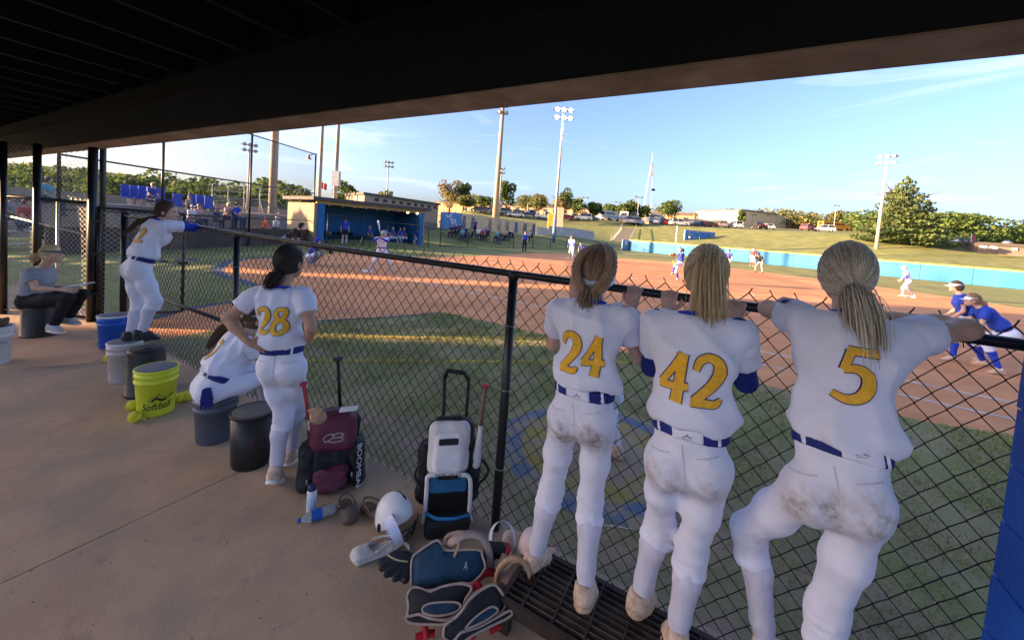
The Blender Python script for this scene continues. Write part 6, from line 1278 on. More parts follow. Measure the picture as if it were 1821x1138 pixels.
# ---- banner fence on the bank in left field
def on_bank(px, Y): return hill(px, Y)
bnr = thing('banner_fence', 'row of white and blue banners along the grassy left field bank', 'fence', on_bank(860, 44)); BW = M('banner_cream', (.62, .45, .28), .7, .10, 1.5); BB = M('banner_blue', (.10, .24, .46), .7, .15, 1.5); BG = M('banner_grey', (.42, .40, .42), .7, .12, 1)
pxs = np.linspace(782, 952, 23); Ys = np.linspace(43, 52, 23); rg = np.random.default_rng(3)
for i in range(22):
    a, b = on_bank(pxs[i], Ys[i]), on_bank(pxs[i + 1] - .4, Ys[i + 1]); z0 = min(a[2], b[2]) - .1; h = 1.95 - .3 * i / 22; m_ = BB if i < 5 else (BW if i % 2 == 0 else (BB if rg.random() < .75 else BW))
    d = nrm(b - a); nn = np.array([d[1], -d[0], 0]); 
    if i >= 5 and i % 2 == 1 and m_ is BB: MB().prism([(0, 0), (1, 0), (.82, 1), (.15, 1)], a + Z3 * (.1), (b - a), Z3 * h * .8, nn * .02).build('banner', m_, bnr)
    MB().obox((a + b) / 2 + Z3 * (h / 2), (b - a) / 2, -nn * .02 if m_ is BB and i >= 5 else nn * .02, Z3 * h / 2).build('banner', BW if i >= 5 and m_ is BB else m_, bnr)
MPw = (on_bank(793, 43.5) + on_bank(805, 43.8)) / 2; txt_mesh('M', 1.15, WPR, bnr, MPw + Z3 * 1.3 + np.array([-.2, -.12, 0]), (1, .25, 0), Z3); txt_mesh('P', 1.15, WPR, bnr, MPw + Z3 * .75 + np.array([.45, -.02, 0]), (1, .25, 0), Z3)
wb2 = thing('white_panel_wall', 'low weathered white panel wall right of the banners', 'wall', on_bank(1000, 56)); pxs = np.linspace(953, 1056, 15); Ys = np.linspace(54, 62, 15)
for i in range(14): a, b = on_bank(pxs[i], Ys[i]), on_bank(pxs[i + 1] - .3, Ys[i + 1]); h = 1.35 if i > 2 else 1.0; MB().obox((a + b) / 2 + Z3 * (h / 2), (b - a) / 2, np.array([.0, -.04, 0]), Z3 * h / 2).build('panel', BG, wb2)
# ---- light poles
GALVP = M('pole_galv', (.42, .37, .33), .55, .10, 4, metal=.2); CONCP = M('pole_concrete', (.36, .31, .25), .85, .15, 3, bump=.2); LAMPON = M('floodlight_on', (1, .9, .8), .4, emis=(1.0, .78, .62, 30)); LAMPOFF = M('floodlight_off', (.5, .45, .4), .4); GREYM = M('grey_metal', (.2, .19, .19), .5, .1, metal=.4)
def light_pole(px, Y, ytop, r, label, mat=GALVP, lamps='on', nl=6, ground=None, sleeve=None):
    b = hill(px, Y) if ground is None else np.array([AY(px, 430, Y)[0], Y, ground]); zt = None
    zt = AY(px, ytop, Y)[2]; t = thing('light_pole', label, 'light pole', b); MB().lathe([(r, -.3), (r * .55, zt - b[2])], 12, b).build('pole', mat, t, True); top = np.array([b[0], b[1], zt])
    if sleeve: MB().lathe([(r * 1.15, 0), (r * 1.1, sleeve)], 12, b).build('base_shade', M('pole_shade_blue', (.11, .17, .26), .7), t, True)  # bluish sleeve paints in the shade on the pole's lower part
    if lamps:
        d = nrm(np.array([HOME[0] + 12 - b[0], HOME[1] + 4 - b[1], 0])); s = np.array([-d[1], d[0], 0]); w = nl // 2 * .45
        for row in (0, 1): MB().bar(top + s * -w - Z3 * row * 1.0, top + s * w - Z3 * row * 1.0, .12).build('crossarm', GREYM, t)
        for i in range(nl):
            row, k = i % 2, i // 2; c = top + s * ((k - (nl // 2 - 1) / 2) * .85) - Z3 * (row * 1.0 - .05) + d * .3
            lm = MB().lathe([(.10, -.3), (.2, -.12), (.33, .12)], 12, c, nrm(d - Z3 * .35)).build('floodlight', GREYM, t, True); on = lamps == 'on' or (lamps == 'some' and i % 3 != 1)
            MB().ell(c + nrm(d - Z3 * .35) * .12, .22, 10, 8).build('lens', LAMPON if on else LAMPOFF, lm, True)
    return t
light_pole(482, 36, -260, .36, 'thick concrete light pole with pegs behind the bleachers', CONCP, None, ground=0)
for i, z in enumerate((4.2, 6.2, 8.3, 9.3, 10.3)):
    pass
light_pole(564, 34.5, -200, .17, 'slim steel pole rising behind the far dugout\'s left end', GALVP, None, ground=0)
t = light_pole(592, 36, -200, .19, 'steel pole with a grey box above the far dugout roof', GALVP, None, ground=0); c = AY(598, 318, 35.7); MB().obox(c, (.32, 0, 0), (0, .2, 0), (0, 0, .68)).build('control_box', M('box_grey', (.42, .43, .45), .6), t)
light_pole(879, 56, 188, .46, 'tall brown light pole behind the blue banners', M('pole_brown', (.34, .26, .21), .7, .1, 4), 'off', 4); light_pole(886, 92, 300, .3, 'shorter light pole with dark lamps beside the tall brown pole', GALVP, 'off', 4)
light_pole(984, 49, 196, .21, 'tall light pole with blazing lamps standing in left field foul ground', GALVP, 'on', 6, ground=.3, sleeve=3.3); light_pole(1558, 62, 278, .27, 'light pole with lit lamps by the big conifer on the right', GALVP, 'some', 6)
light_pole(685, 95, 289, .22, 'distant light pole above the locker building roof', GALVP, 'off', 6); light_pole(438, 70, 258, .2, 'distant light pole seen through the backstop wire', GALVP, 'off', 6, ground=0)
for px, Y, yt, lab in ((1038, 112, 352, 'lot lamp post left of the white buses'), (1096, 125, 360, 'short lot lamp post above the white buses'), (1132, 100, 351, 'lot lamp post in front of the radio tower'), (1482, 130, 366, 'lot lamp post above the yellow school bus'), (937, 120, 362, 'tiny lamp post above the white trailer'), (873, 105, 352, 'small lamp post left of the tall brown pole'), (1339, 150, 382, 'lamp post in front of the orange building right of the gym')):
    b = hill(px, Y); zt = AY(px, yt, Y)[2]; t = thing('lamp_post', lab, 'lamp post', b, 'parking lot lamp posts'); MB().lathe([(.14, 0), (.09, zt - b[2])], 8, b).build('pole', GALVP, t, True); MB().bar((b[0] - .9, b[1], zt), (b[0] + .9, b[1], zt), .14).build('arm', GREYM, t); MB().bx(b[0] - 1.1, b[0] - .5, b[1] - .2, b[1] + .2, zt + .07, zt + .25).build('lamp_head', GREYM, t); MB().bx(b[0] + .5, b[0] + 1.1, b[1] - .2, b[1] + .2, zt + .07, zt + .25).build('lamp_head', GREYM, t)
# ---- radio tower
b = hill(1149, 250); t = thing('radio_tower', 'tall lattice radio mast behind the school', 'tower', b); zt = AY(1160, 272, 250)[2]; hT = zt - b[2]; STW = M('tower_steel', (.38, .35, .35), .5, .1, metal=.2)
legs = [np.array([math.cos(a), math.sin(a), 0]) for a in (.4, 2.5, 3.6)]
for l in legs: MB().tube([b + l * 3.6, b + l * 1.6 + Z3 * hT * .6, b + l * .7 + Z3 * hT * .85], [.15, .12, .10], 6).build('mast_leg', STW, t)
lv = [(b + np.zeros(3), 3.6, 0)]; rad = lambda z: np.interp(z, [0, .6 * hT, .85 * hT], [3.6, 1.6, .7])
zs = [0]; 
while zs[-1] < hT * .84: zs.append(zs[-1] + max(1.6, rad(zs[-1]) * 1.3))
mb = MB()
for z0, z1 in zip(zs[:-1], zs[1:]):
    for i in range(3): a_, b_ = legs[i], legs[(i + 1) % 3]; mb.bar(b + a_ * rad(z0) + Z3 * z0, b + b_ * rad(z1) + Z3 * z1, .055); mb.bar(b + b_ * rad(z0) + Z3 * z0, b + a_ * rad(z1) + Z3 * z1, .055); mb.bar(b + a_ * rad(z1) + Z3 * z1, b + b_ * rad(z1) + Z3 * z1, .05)
mb.build('lattice', STW, t); MB().lathe([(.35, hT * .84), (.18, hT)], 8, b).build('antenna', STW, t)
for z in (.50, .5, .70, .74, .80): MB().obox(b + Z3 * hT * z + np.array([2.0 if z == .5 else 0, -1.4, 0]), (.9, 0, 0), (0, .6, 0), (0, 0, .6)).build('dish_array', M('dish_grey', (.42, .38, .38), .6), t); b = b + np.array([.0, 0, 0])
# ---- school and other buildings
BRK = M('school_brick', (.42, .25, .15), .9, .08, 1, bump=.2, bscale=6); BEI = M('gym_beige', (.60, .47, .31), .85, .05, .5, bump=.15); DKR = M('roof_dark', (.10, .085, .08), .8); GLS = M('window_glass', (.03, .035, .045), .15, .1, spec=.6); BAND = M('brick_band', (.30, .16, .10), .9, .1, 1)
def building(name, label, pxa, Ya, pxb, Yb, ytop, depth, wall, parts=True, band=None, z0=None):
    a, b_ = hill(pxa, Ya), hill(pxb, Yb); zt = AY((pxa + pxb) / 2, ytop, (Ya + Yb) / 2)[2]; e = nrm(b_[:2] - a[:2]); n2 = np.array([-e[1], e[0]]); fpz = [a[:2], b_[:2], b_[:2] + n2 * depth, a[:2] + n2 * depth]; t = thing(name, label, 'building', ((a + b_) / 2)); zb = min(a[2], b_[2]) - 1
    prism_fp(MB(), fpz, zb, zt).build('wall', wall, t); prism_fp(MB(), [fpz[0] - n2 * .25 - e * .25, fpz[1] - n2 * .25 + e * .25, fpz[2] + n2 * .25 + e * .25, fpz[3] + n2 * .25 - e * .25], zt + .003, zt + .45).build('roof', DKR, t)
    if band: prism_fp(MB(), [fpz[0] - n2 * .06, fpz[1] - n2 * .06, fpz[1] - n2 * .002, fpz[0] - n2 * .002], zb, zb + 1 + band).build('base_course', BAND, t)
    return t, a, b_, e, n2, zt, zb
t, a, b_, e, n2, zt, zb = building('school_building', 'long orange brick school behind the parked cars', 770, 190, 1238, 150, 372, 20, BRK)
L_ = np.linalg.norm((b_ - a)[:2])
for i in range(26):
    c = a[:2] + e * (4 + i * (L_ - 8) / 25) - n2 * .03; z = hz1(*c) + 1.9
    w_ = MB().obox((*c, z), np.array([*e, 0]) * .9, np.array([*n2, 0]) * .06, Z3 * .75).build('window', GLS, t); MB().obox((*(c - n2 * .08), z - .85), np.array([*e, 0]) * 1.0, np.array([*n2, 0]) * .08, Z3 * .07).build('sill', BEI, w_)
building('gym_building', 'large plain beige gymnasium wall above the scoreboard', 1236, 168, 1315, 148, 375, 26, BEI, band=1.7); building('gym_wing', 'grey brown brick wing between the school and the gym', 1150, 160, 1234, 150, 379, 8, M('brown_brick', (.26, .17, .13), .9, .08, 1))
t, a, b_, e, n2, zt, zb = building('annex_building', 'low orange brick annex right of the gymnasium', 1322, 180, 1393, 160, 393, 18, BRK); c = (a + b_)[:2] / 2 - e * 6 - n2 * .05; MB().obox((*c, zb + 2.2), np.array([*e, 0]) * .7, np.array([*n2, 0]) * .06, Z3 * 1.2).build('door', BAND, t)
building('shed_white', 'small white office trailer among the parked cars', 912, 118, 930, 120, 376, 5, M('trailer_white', (.62, .55, .48), .7), band=.5); building('brick_hut', 'tiny orange brick hut on the lot right of the tall lit pole', 1154, 108, 1170, 109, 397, 3, BRK)
t, a, b_, e, n2, zt, zb = building('field_shed', 'grey brown block shed by the trees at far right', 1738, 62, 1900, 58, 440, 9, M('shed_block', (.20, .15, .125), .9, .12, 1.5, bump=.3, bscale=6)); c = AY(1790, 436, 64); MB().lathe([(.6, zt - .1), (.6, zt + .7), (.75, zt + .75), (.1, zt + 1.2)], 12, (c[0], c[1], 0)).build('roof_vent', ALU, t, True)
for px in (1745, 1765, 1800): c = AY(px, 455, 60.6)[:2] ; MB().obox((*c, zb + 1.9), np.array([*e, 0]) * .2, np.array([*n2, 0]) * .5, Z3 * .2).build('wall_light', WPR, t)
fc_ = thing('right_chain_fence', 'low chain link fence running to the grey shed', 'fence', hill(1690, 66)); pp = [hill(px, 66) for px in np.linspace(1645, 1738, 9)]
for p in pp: MB().lathe([(.04, 0), (.04, 1.5)], 6, p).build('post', GALVP, fc_, True)
MB().tube([p + Z3 * 1.48 for p in pp], .03, 6).build('rail', GALVP, fc_, True); V = [q for p in pp for q in (p, p + Z3 * 1.45)]; o = mesh_obj('wire_mesh', V, [(2 * i, 2 * i + 2, 2 * i + 3, 2 * i + 1) for i in range(8)], wire_mat('far_grey_wire', (.3, .28, .24), .07, .12), fc_); uv = o.data.uv_layers.new(name='UVMap')
for i in range(8):
    for k, c in enumerate(((i * 1.1, 0), (i * 1.1 + 1.1, 0), (i * 1.1 + 1.1, 1.4), (i * 1.1, 1.4))): uv.data[i * 4 + k].uv = c
FLR = M('flag_red_far', (.45, .06, .06), .7, .3, 3)
for px, Y, yt, lab in ((1725, 68, 416, 'white flagpole with a red flag near the shed'), (567, 60, 322, 'flag with red stripes beside the slim pole behind the far dugout')):
    b = hill(px, Y); zt = AY(px, yt, Y)[2]; t = thing('flagpole', lab, 'flagpole', b); MB().lathe([(.07, 0), (.05, zt - b[2])], 8, b).build('pole', WHITEP, t, True); V = []
    for i in range(8):
        for k in range(2): V.append((b[0] + .06 + .12 * i, b[1] + .12 * math.sin(i * 1.1), zt - .1 - k * 1.0 - .04 * i))
    mesh_obj('flag', V, [(2 * i, 2 * i + 2, 2 * i + 3, 2 * i + 1) for i in range(7)], FLR, t, True)
# ---- scoreboard
SCB = M('scoreboard_blue', (.06, .20, .55), .5, .05, 1); SCR = M('score_light', (.9, .75, .5), .5, emis=(1, .85, .6, .6)); c0, c1_ = AY(1217, 419, 76), AY(1270, 419, 80); zt, zb = AY(1217, 409, 76)[2], AY(1217, 427.5, 76)[2]
t = thing('scoreboard', 'blue scoreboard on posts beyond the outfield wall', 'scoreboard', (*((c0 + c1_) / 2)[:2], hz1(*((c0 + c1_) / 2)[:2]))); e = nrm((c1_ - c0)[:2]); n2 = np.array([e[1], -e[0]]); Ls = np.linalg.norm((c1_ - c0)[:2]); E3 = np.array([*e, 0]); N3 = np.array([*n2, 0]); mid = np.array([*((c0 + c1_) / 2)[:2], (zt + zb) / 2])
MB().obox(mid, E3 * Ls / 2, N3 * .15, Z3 * (zt - zb) / 2).build('panel', SCB, t); hh = (zt - zb)
for x in (-.38, .38): q = mid + E3 * Ls * x; MB().bx(q[0] - .12, q[0] + .12, q[1] + .2, q[1] + .44, hz1(q[0], q[1]) - .3, zt - .1).build('post', GREYM, t)
for s, x, y, sz in (('10', -.37, -.18, .62), ('5', -.03, -.2, .55), ('3', .40, -.25, .62)):
    q = mid + E3 * Ls * x + Z3 * hh * y + N3 * .17; MB().obox(q - N3 * .01, E3 * sz * .55, N3 * .008, Z3 * sz * .42).build('digit_window', GLS, t); txt_mesh(s, sz, SCR, t, q, E3, Z3, depth=.03)
for s, x, y in (('VISITOR', -.36, .12), ('HOME', .38, .12), ('INNING', -.16, -.22), ('BALL', -.36, .36), ('STRIKE', -.12, .36), ('OUT', .1, .36)): txt_mesh(s, .34, WPR, t, mid + E3 * Ls * x + Z3 * hh * y + N3 * .16, E3, Z3, depth=.02)
for x in (-.12, .1, .28): MB().obox(mid + E3 * Ls * x + Z3 * hh * .2 + N3 * .17, E3 * .22, N3 * .01, Z3 * .14).build('lamp_window', GLS, t)
# ---- concrete stairs up the bank with handrails
sa, sb_ = hill(1103, 70), hill(1118, 92); t = thing('bank_stairs', 'concrete stairs with handrails up the grassy bank', 'stairs', sa); SD = nrm(sb_ - sa); sw = np.array([2.2, 0, 0])
for i in range(12): p = sa + (sb_ - sa) * i / 11; q = hz1(p[0], p[1]); MB().bx(p[0] - 1.6, p[0] + 1.6, p[1], p[1] + 2.0, q - .4, q + .22).build('stair_step', STC, t)
for x in (-1.7, 1.7):
    MB().tube([(p[0] + x, p[1], hz1(p[0], p[1]) + 1.15) for p in [sa + (sb_ - sa) * k / 5 for k in range(6)]], .06, 6).build('handrail', ALU, t)
    for k in range(6): p = sa + (sb_ - sa) * k / 5; z = hz1(p[0], p[1]); MB().tube([(p[0] + x, p[1], z), (p[0] + x, p[1], z + 1.15)], .05, 5).build('rail_post', ALU, t)
t = thing('yellow_marker_post', 'yellow post and box at the foot of the lit pole', 'post', hill(978, 64)); p = hill(978, 64); MB().bx(p[0] - .5, p[0] + .5, p[1] - .3, p[1] + .3, p[2], p[2] + 3.2).build('yellow_panel', M('sign_yellow', (.55, .36, .05), .6), t); MB().bx(p[0] + .9, p[0] + 2.0, p[1] - .3, p[1] + .3, p[2] + .3, p[2] + 4.3).build('tan_panel', BEI, t)
b = hill(1200, 57); t = thing('foul_pole', 'thin white pole beyond the outfield wall left of the scoreboard', 'pole', b); MB().lathe([(.07, 0), (.06, AY(1203, 402, 57)[2] - b[2])], 8, b).build('pole', WHITEP, t, True); MB().lathe([(.09, 0), (.09, .3)], 8, b).build('base_collar', GREYM, t, True)
# ---- road for the lot
def lot(px0, px1, Y0, Y1, n=14):
    V = [];
    for px in np.linspace(px0, px1, n):
        for Y in (Y0, Y1): p = hill(px, Y); V.append(p + Z3 * .06)
    tag(mesh_obj('parking_lot', V, [(2 * i, 2 * i + 2, 2 * i + 3, 2 * i + 1) for i in range(n - 1)], M('asphalt', (.07, .065, .062), .9, .15, 1), None), kind='structure')
lot(760, 1420, 100, 120); lot(1420, 1560, 118, 150, 6)
# ---- cars
CARC = {k: M('paint_' + k, c, .25, .03, 3, spec=.6) for k, c in dict(white=(.66, .64, .62), silver=(.36, .36, .37), black=(.015, .015, .018), red=(.42, .02, .03), blue=(.05, .10, .20), maroon=(.16, .02, .03), grey=(.13, .13, .14), gold=(.40, .30, .15)).items()}; TYRE = M('tyre', (.015, .015, .015), .85); RIM = M('rim', (.4, .4, .42), .35, metal=.8); TAIL = M('tail_lamp', (.4, .02, .02), .3); HEADL = M('head_lamp', (.7, .7, .68), .2)
def proto_car(kind):
    t = thing('parked_car', 'x', 'car'); L_, Wd, H = (4.7, 1.85, 1.45) if kind == 'sedan' else ((4.8, 1.95, 1.78) if kind == 'suv' else (5.7, 2.0, 1.88)); h = Wd / 2
    bz = .62 * H if kind == 'sedan' else .58 * H; prof = [(-L_ / 2, .32), (-L_ / 2 - .03, .62), (-L_ / 2 + .05, bz), (L_ / 2 - 1.3, bz + .02), (L_ / 2 - .25, bz - .12), (L_ / 2, .62), (L_ / 2 - .02, .30)]
    MB().prism(prof, (0, -h, 0), (1, 0, 0), (0, 0, 1), (0, Wd, 0)).build('body', CARC['white'], t, local=True)
    cab = {'sedan': [(-L_ / 2 + .5, bz), (-L_ / 2 + 1.15, H - .03), (.35, H), (1.1, bz)], 'suv': [(-L_ / 2 + .12, bz), (-L_ / 2 + .4, H - .05), (.4, H), (1.25, bz)], 'truck': [(-.55, bz), (-.45, H - .04), (.75, H), (1.5, bz)]}[kind]
    mb = MB(); k = len(cab); V = [(x, s * (h - .06 - (.14 if z > bz + .1 else 0)), z + .002) for s in (-1, 1) for x, z in cab]; mb.add(V, [(3, 2, 1, 0), (4, 5, 6, 7), (0, 1, 5, 4), (2, 3, 7, 6)]); mb.build('glass', GLS, t, local=True)
    MB().obox(((cab[1][0] + cab[2][0]) / 2, 0, H + .012), ((cab[2][0] - cab[1][0]) / 2 + .04, 0, 0), (0, h - .19, 0), (0, 0, .02)).build('roof', CARC['white'], t, local=True)
    for s in (-1, 1):
        for q in (0, 1, 2): x0 = cab[0][0] + (cab[3][0] - cab[0][0]) * (.0, .48, .98)[q]; x1 = cab[1][0] + (cab[2][0] - cab[1][0]) * (.0, .5, 1.)[q]; MB().bar((x0, s * (h - .055), bz), (x1, s * (h - .195), H), .09, .03).build('pillar', CARC['white'], t, local=True)
    for x in (-L_ / 2 + .85, L_ / 2 - .9):
        for s in (-1, 1): w_ = MB().lathe([(.2, -.11), (.33, -.11), (.34, 0), (.33, .11), (.2, .11)], 14, (x, s * (h - .09), .34), (0, 1, 0)).build('wheel', TYRE, t, True, local=True); MB().lathe([(.2, -.115), (.21, 0), (.2, .115)], 12, (x, s * (h - .09), .34), (0, 1, 0)).build('rim', RIM, w_, True, local=True)
    for s in (-1, 1): MB().obox((L_ / 2 - .06, s * (h - .3), .70), (.07, 0, 0), (0, .2, 0), (0, 0, .08)).build('headlight', HEADL, t, local=True); MB().obox((-L_ / 2 - .01, s * (h - .22), .85), (.04, 0, 0), (0, .14, 0), (0, 0, .12)).build('tail_lamp', TAIL, t, local=True)
    return t
PRO = {k: proto_car(k) for k in ('sedan', 'suv', 'truck')}; usedp = set()
def place_car(kind, color, px, Y, rz, label):
    src = PRO[kind]; o = copy_tree(src) if kind in usedp else src; usedp.add(kind); b = hill(px, Y); o.location = (b[0], b[1], b[2] + .062); o.rotation_euler = (0, 0, rz); o['label'] = label; o['group'] = 'cars parked in the hilltop lot'
    for ch in o.children:
        if ch.name.split('.')[0] in ('body', 'roof', 'pillar'): ch.material_slots[0].link = 'OBJECT'; ch.material_slots[0].material = CARC[color]
ORD = ['first', 'second', 'third', 'fourth', 'fifth', 'sixth', 'seventh', 'eighth', 'ninth', 'tenth', 'eleventh', 'twelfth', 'thirteenth', 'fourteenth', 'fifteenth', 'sixteenth', 'seventeenth', 'eighteenth', 'nineteenth', 'twentieth', 'twenty-first', 'twenty-second', 'twenty-third', 'twenty-fourth', 'twenty-fifth', 'twenty-sixth']
cars = [('sedan', 'white', 802, 108, 0.2), ('sedan', 'grey', 853, 102, .1), ('sedan', 'silver', 866, 104, .2), ('sedan', 'blue', 889, 108, .5), ('suv', 'silver', 902, 106, .3), ('sedan', 'white', 917, 103, 3.0), ('truck', 'blue', 942, 108, .4), ('truck', 'white', 970, 106, .1), ('sedan', 'red', 1008, 104, .3), ('sedan', 'black', 1023, 106, 1.2), ('suv', 'white', 1037, 104, 2.9), ('sedan', 'grey', 1050, 107, .3), ('truck', 'silver', 1118, 100, 1.5), ('truck', 'blue', 1133, 99, 1.5), ('suv', 'silver', 1176, 104, .6), ('sedan', 'red', 1187, 103, 1.2), ('suv', 'white', 1207, 100, .05), ('suv', 'grey', 1231, 103, .8), ('sedan', 'blue', 1249, 105, .2), ('sedan', 'maroon', 1260, 105, .3), ('suv', 'grey', 1284, 104, 1.2), ('suv', 'white', 1307, 103, 1.5), ('truck', 'black', 1349, 108, 1.4), ('sedan', 'white', 1364, 107, 1.5), ('suv', 'red', 1438, 105, .4), ('suv', 'white', 1464, 104, 2.8)]
for i, (k, c, px, Y, rz) in enumerate(cars): place_car(k, c, px, Y, rz, '%s %s parked %s from the left in the hilltop lot' % (c, {'sedan': 'car', 'suv': 'sport utility car', 'truck': 'pickup truck'}[k], ORD[i]))
def bus(px, Y, rz, mat, label, L_=9.5, stripe=None):
    b = hill(px, Y); t = thing('bus', label, 'bus', b); h, H = 1.2, 2.9
    MB().prism([(-L_ / 2, .5), (-L_ / 2, H - .25), (-L_ / 2 + .3, H), (L_ / 2 - 1.6, H), (L_ / 2 - 1.35, 1.75), (L_ / 2, 1.6), (L_ / 2, .5)], (0, -h, 0), (1, 0, 0), (0, 0, 1), (0, 2 * h, 0)).build('body', mat, t, local=True); n = int((L_ - 2.4) / .95)
    for s in (-1, 1):
        for i in range(n): MB().obox((-L_ / 2 + .75 + i * .95, s * (h + .005), 2.15), (.38, 0, 0), (0, .012, 0), (0, 0, .34)).build('window', GLS, t, local=True)
        MB().obox((-.5, s * (h + .01), 1.2), (L_ / 2 - .6, 0, 0), (0, .015, 0), (0, 0, .06)).build('rub_rail', stripe or BLKN, t, local=True)
        for x in (-L_ / 2 + 2.2, L_ / 2 - 1.2): MB().lathe([(.3, -.14), (.48, -.14), (.48, .14), (.3, .14)], 14, (x, s * (h - .1), .48), (0, 1, 0)).build('wheel', TYRE, t, True, local=True)
    MB().obox((-L_ / 2 - .01, 0, 2.1), (.02, 0, 0), (0, .85, 0), (0, 0, .4)).build('rear_window', GLS, t, local=True); MB().obox((L_ / 2 - 1.42, 0, 2.3), (.03, 0, .1), (0, 1.0, 0), (-.1, 0, .42)).build('windscreen', GLS, t, local=True)
    for s in (-1, 1): MB().obox((-L_ / 2 - .02, s * .9, 1.1), (.03, 0, 0), (0, .14, 0), (0, 0, .1)).build('tail_lamp', TAIL, t, local=True)
    t.location = (b[0], b[1], b[2] + .062); t.rotation_euler = (0, 0, rz)
BUSW = M('bus_white', (.62, .58, .55), .4, .04, 2)
bus(1083, 116, .75, BUSW, 'white bus on the left of the parked buses', 8); bus(1112, 122, 1.15, BUSW, 'white bus in the middle of the parked buses', 8); bus(1130, 124, 1.15, BUSW, 'white bus on the right of the parked buses', 8); bus(1166, 128, .2, BUSW, 'white bus behind the tiny brick hut', 6); bus(1482, 140, .12, M('bus_yellow', (.62, .26, .02), .4, .05, 2), 'yellow school bus parked beyond player 5', 11)
# ---- trees
LEAF = {'green': [M('leaf_green', (0.070, 0.116, 0.028), .8, .25, 1), M('leaf_lightgreen', (0.147, 0.194, 0.046), .8, .2, 1), M('leaf_deep', (0.034, 0.065, 0.019), .8, .2, 1)], 'olive': [M('leaf_olive', (0.125, 0.138, 0.042), .8, .2, 1), M('leaf_yellowish', (0.185, 0.180, 0.062), .8, .2, 1), M('leaf_dull', (0.075, 0.090, 0.032), .8, .2, 1)], 'tan': [M('leaf_tan', (0.264, 0.194, 0.093), .8, .2, 1), M('leaf_tan2', (0.186, 0.171, 0.078), .8, .2, 1), M('leaf_tan3', (0.109, 0.109, 0.046), .8, .2, 1)], 'pine': [M('needle_green', (0.075, 0.115, 0.036), .85, .2, 1), M('needle_light', (0.13, 0.165, 0.055), .85, .2, 1), M('needle_deep', (0.034, 0.053, 0.022), .85, .2, 1)]}
for k_ in LEAF:
    for m_ in LEAF[k_]:                      # thin leaves let some light through
        n_ = m_.node_tree; p_ = n_.nodes['Principled BSDF']; tr_ = n_.nodes.new('ShaderNodeBsdfTranslucent'); mx_ = n_.nodes.new('ShaderNodeMixShader'); mx_.inputs[0].default_value = .35
        n_.links.new(p_.inputs['Base Color'].links[0].from_socket, tr_.inputs['Color']); n_.links.new(p_.outputs[0], mx_.inputs[1]); n_.links.new(tr_.outputs[0], mx_.inputs[2]); n_.links.new(mx_.outputs[0], n_.nodes['Material Output'].inputs[0])
BARK = M('bark', (.09, .065, .045), .9, .25, 3, bump=.5, bscale=8)
def leaf_cloud(blobs, n, size, seed, shell=.55):
    """leaf sprays spread through a set of ellipsoids (centre, radii)"""
    r = np.random.default_rng(seed); B = np.array([b[1][0] * b[1][1] + b[1][0] * b[1][2] for b in blobs]); idx = r.choice(len(blobs), n, p=B / B.sum()); d = r.normal(size=(n, 3)); d /= np.linalg.norm(d, axis=1)[:, None]
    rad = shell + (1 - shell) * r.random(n) ** .6; C = np.array([b[0] for b in blobs])[idx]; R_ = np.array([b[1] for b in blobs])[idx]; P = C + d * R_ * rad[:, None]
    u = r.normal(size=(n, 3)); u /= np.linalg.norm(u, axis=1)[:, None]; v = np.cross(u, r.normal(size=(n, 3))); v /= np.linalg.norm(v, axis=1)[:, None]; s = size * (.5 + r.random(n))[:, None]
    V = np.stack([P - u * s - v * s * .3, P - v * s * .75 + u * s * .1, P + u * s + v * s * .2, P + v * s * .75], 1).reshape(-1, 3); return V, np.arange(4 * n).reshape(n, 4), np.where(r.random(n) < .25, 2, np.where(r.random(n) < .45, 1, 0))
def tree(b, h, w, kind, label, n=900, leaf=.28, seed=1, trunk=.28, group='trees around the parking lot', conifer=False, round_=False, bare=False):
    t = thing('conifer_tree' if conifer else 'tree', label, 'tree', b, group); r = np.random.default_rng(seed); rt_ = max(.12, h * .025)
    mb = MB(); mb.tube([b - Z3 * .2, b + Z3 * h * .35 + np.array([.02 * h, 0, 0]), b + Z3 * h * .85], [rt_, rt_ * .7, rt_ * .15], 8)
    for i in range(9): a = r.uniform(0, 6.28); z = h * r.uniform(trunk, .7); d = np.array([math.cos(a), math.sin(a), 0]); mb.tube([b + Z3 * z, b + Z3 * (z + h * .08) + d * w * .22, b + Z3 * (z + h * .16) + d * w * .4], [rt_ * .4, rt_ * .25, rt_ * .08], 5)
    mb.build('trunk', BARK, t, True); bl = []
    if conifer:
        for i in range(26): f = i / 25; z = h * (trunk * .35 + f * (1 - trunk * .35)); rr = w * .55 * (1 - f) ** .8 * r.uniform(.75, 1.1) + .25; a = i * 2.4; bl.append((b + Z3 * z + np.array([math.cos(a), math.sin(a), 0]) * rr * .45, (rr * .75, rr * .75, h * .055)))
    elif round_:
        for i in range(8): d = nrm(r.normal(size=3)); bl.append((b + Z3 * (h * (trunk + .5 * (1 - trunk))) + d * np.array([w * .22, w * .22, h * .12]), (w * .32, w * .32, h * .28)))
    else:
        for i in range(15): d = nrm(r.normal(size=3)); q = r.uniform(.35, 1); bl.append((b + Z3 * (h * (trunk + .48 * (1 - trunk))) + d * np.array([w * .36, w * .36, h * .3]) * q, (w * r.uniform(.13, .25), w * r.uniform(.13, .25), h * r.uniform(.09, .16))))
    V, Fc, mi = leaf_cloud(bl, n, leaf, seed + 100, .3 if bare else .5); mesh_obj('crown', V, Fc, LEAF[kind], t, False, mi); return t
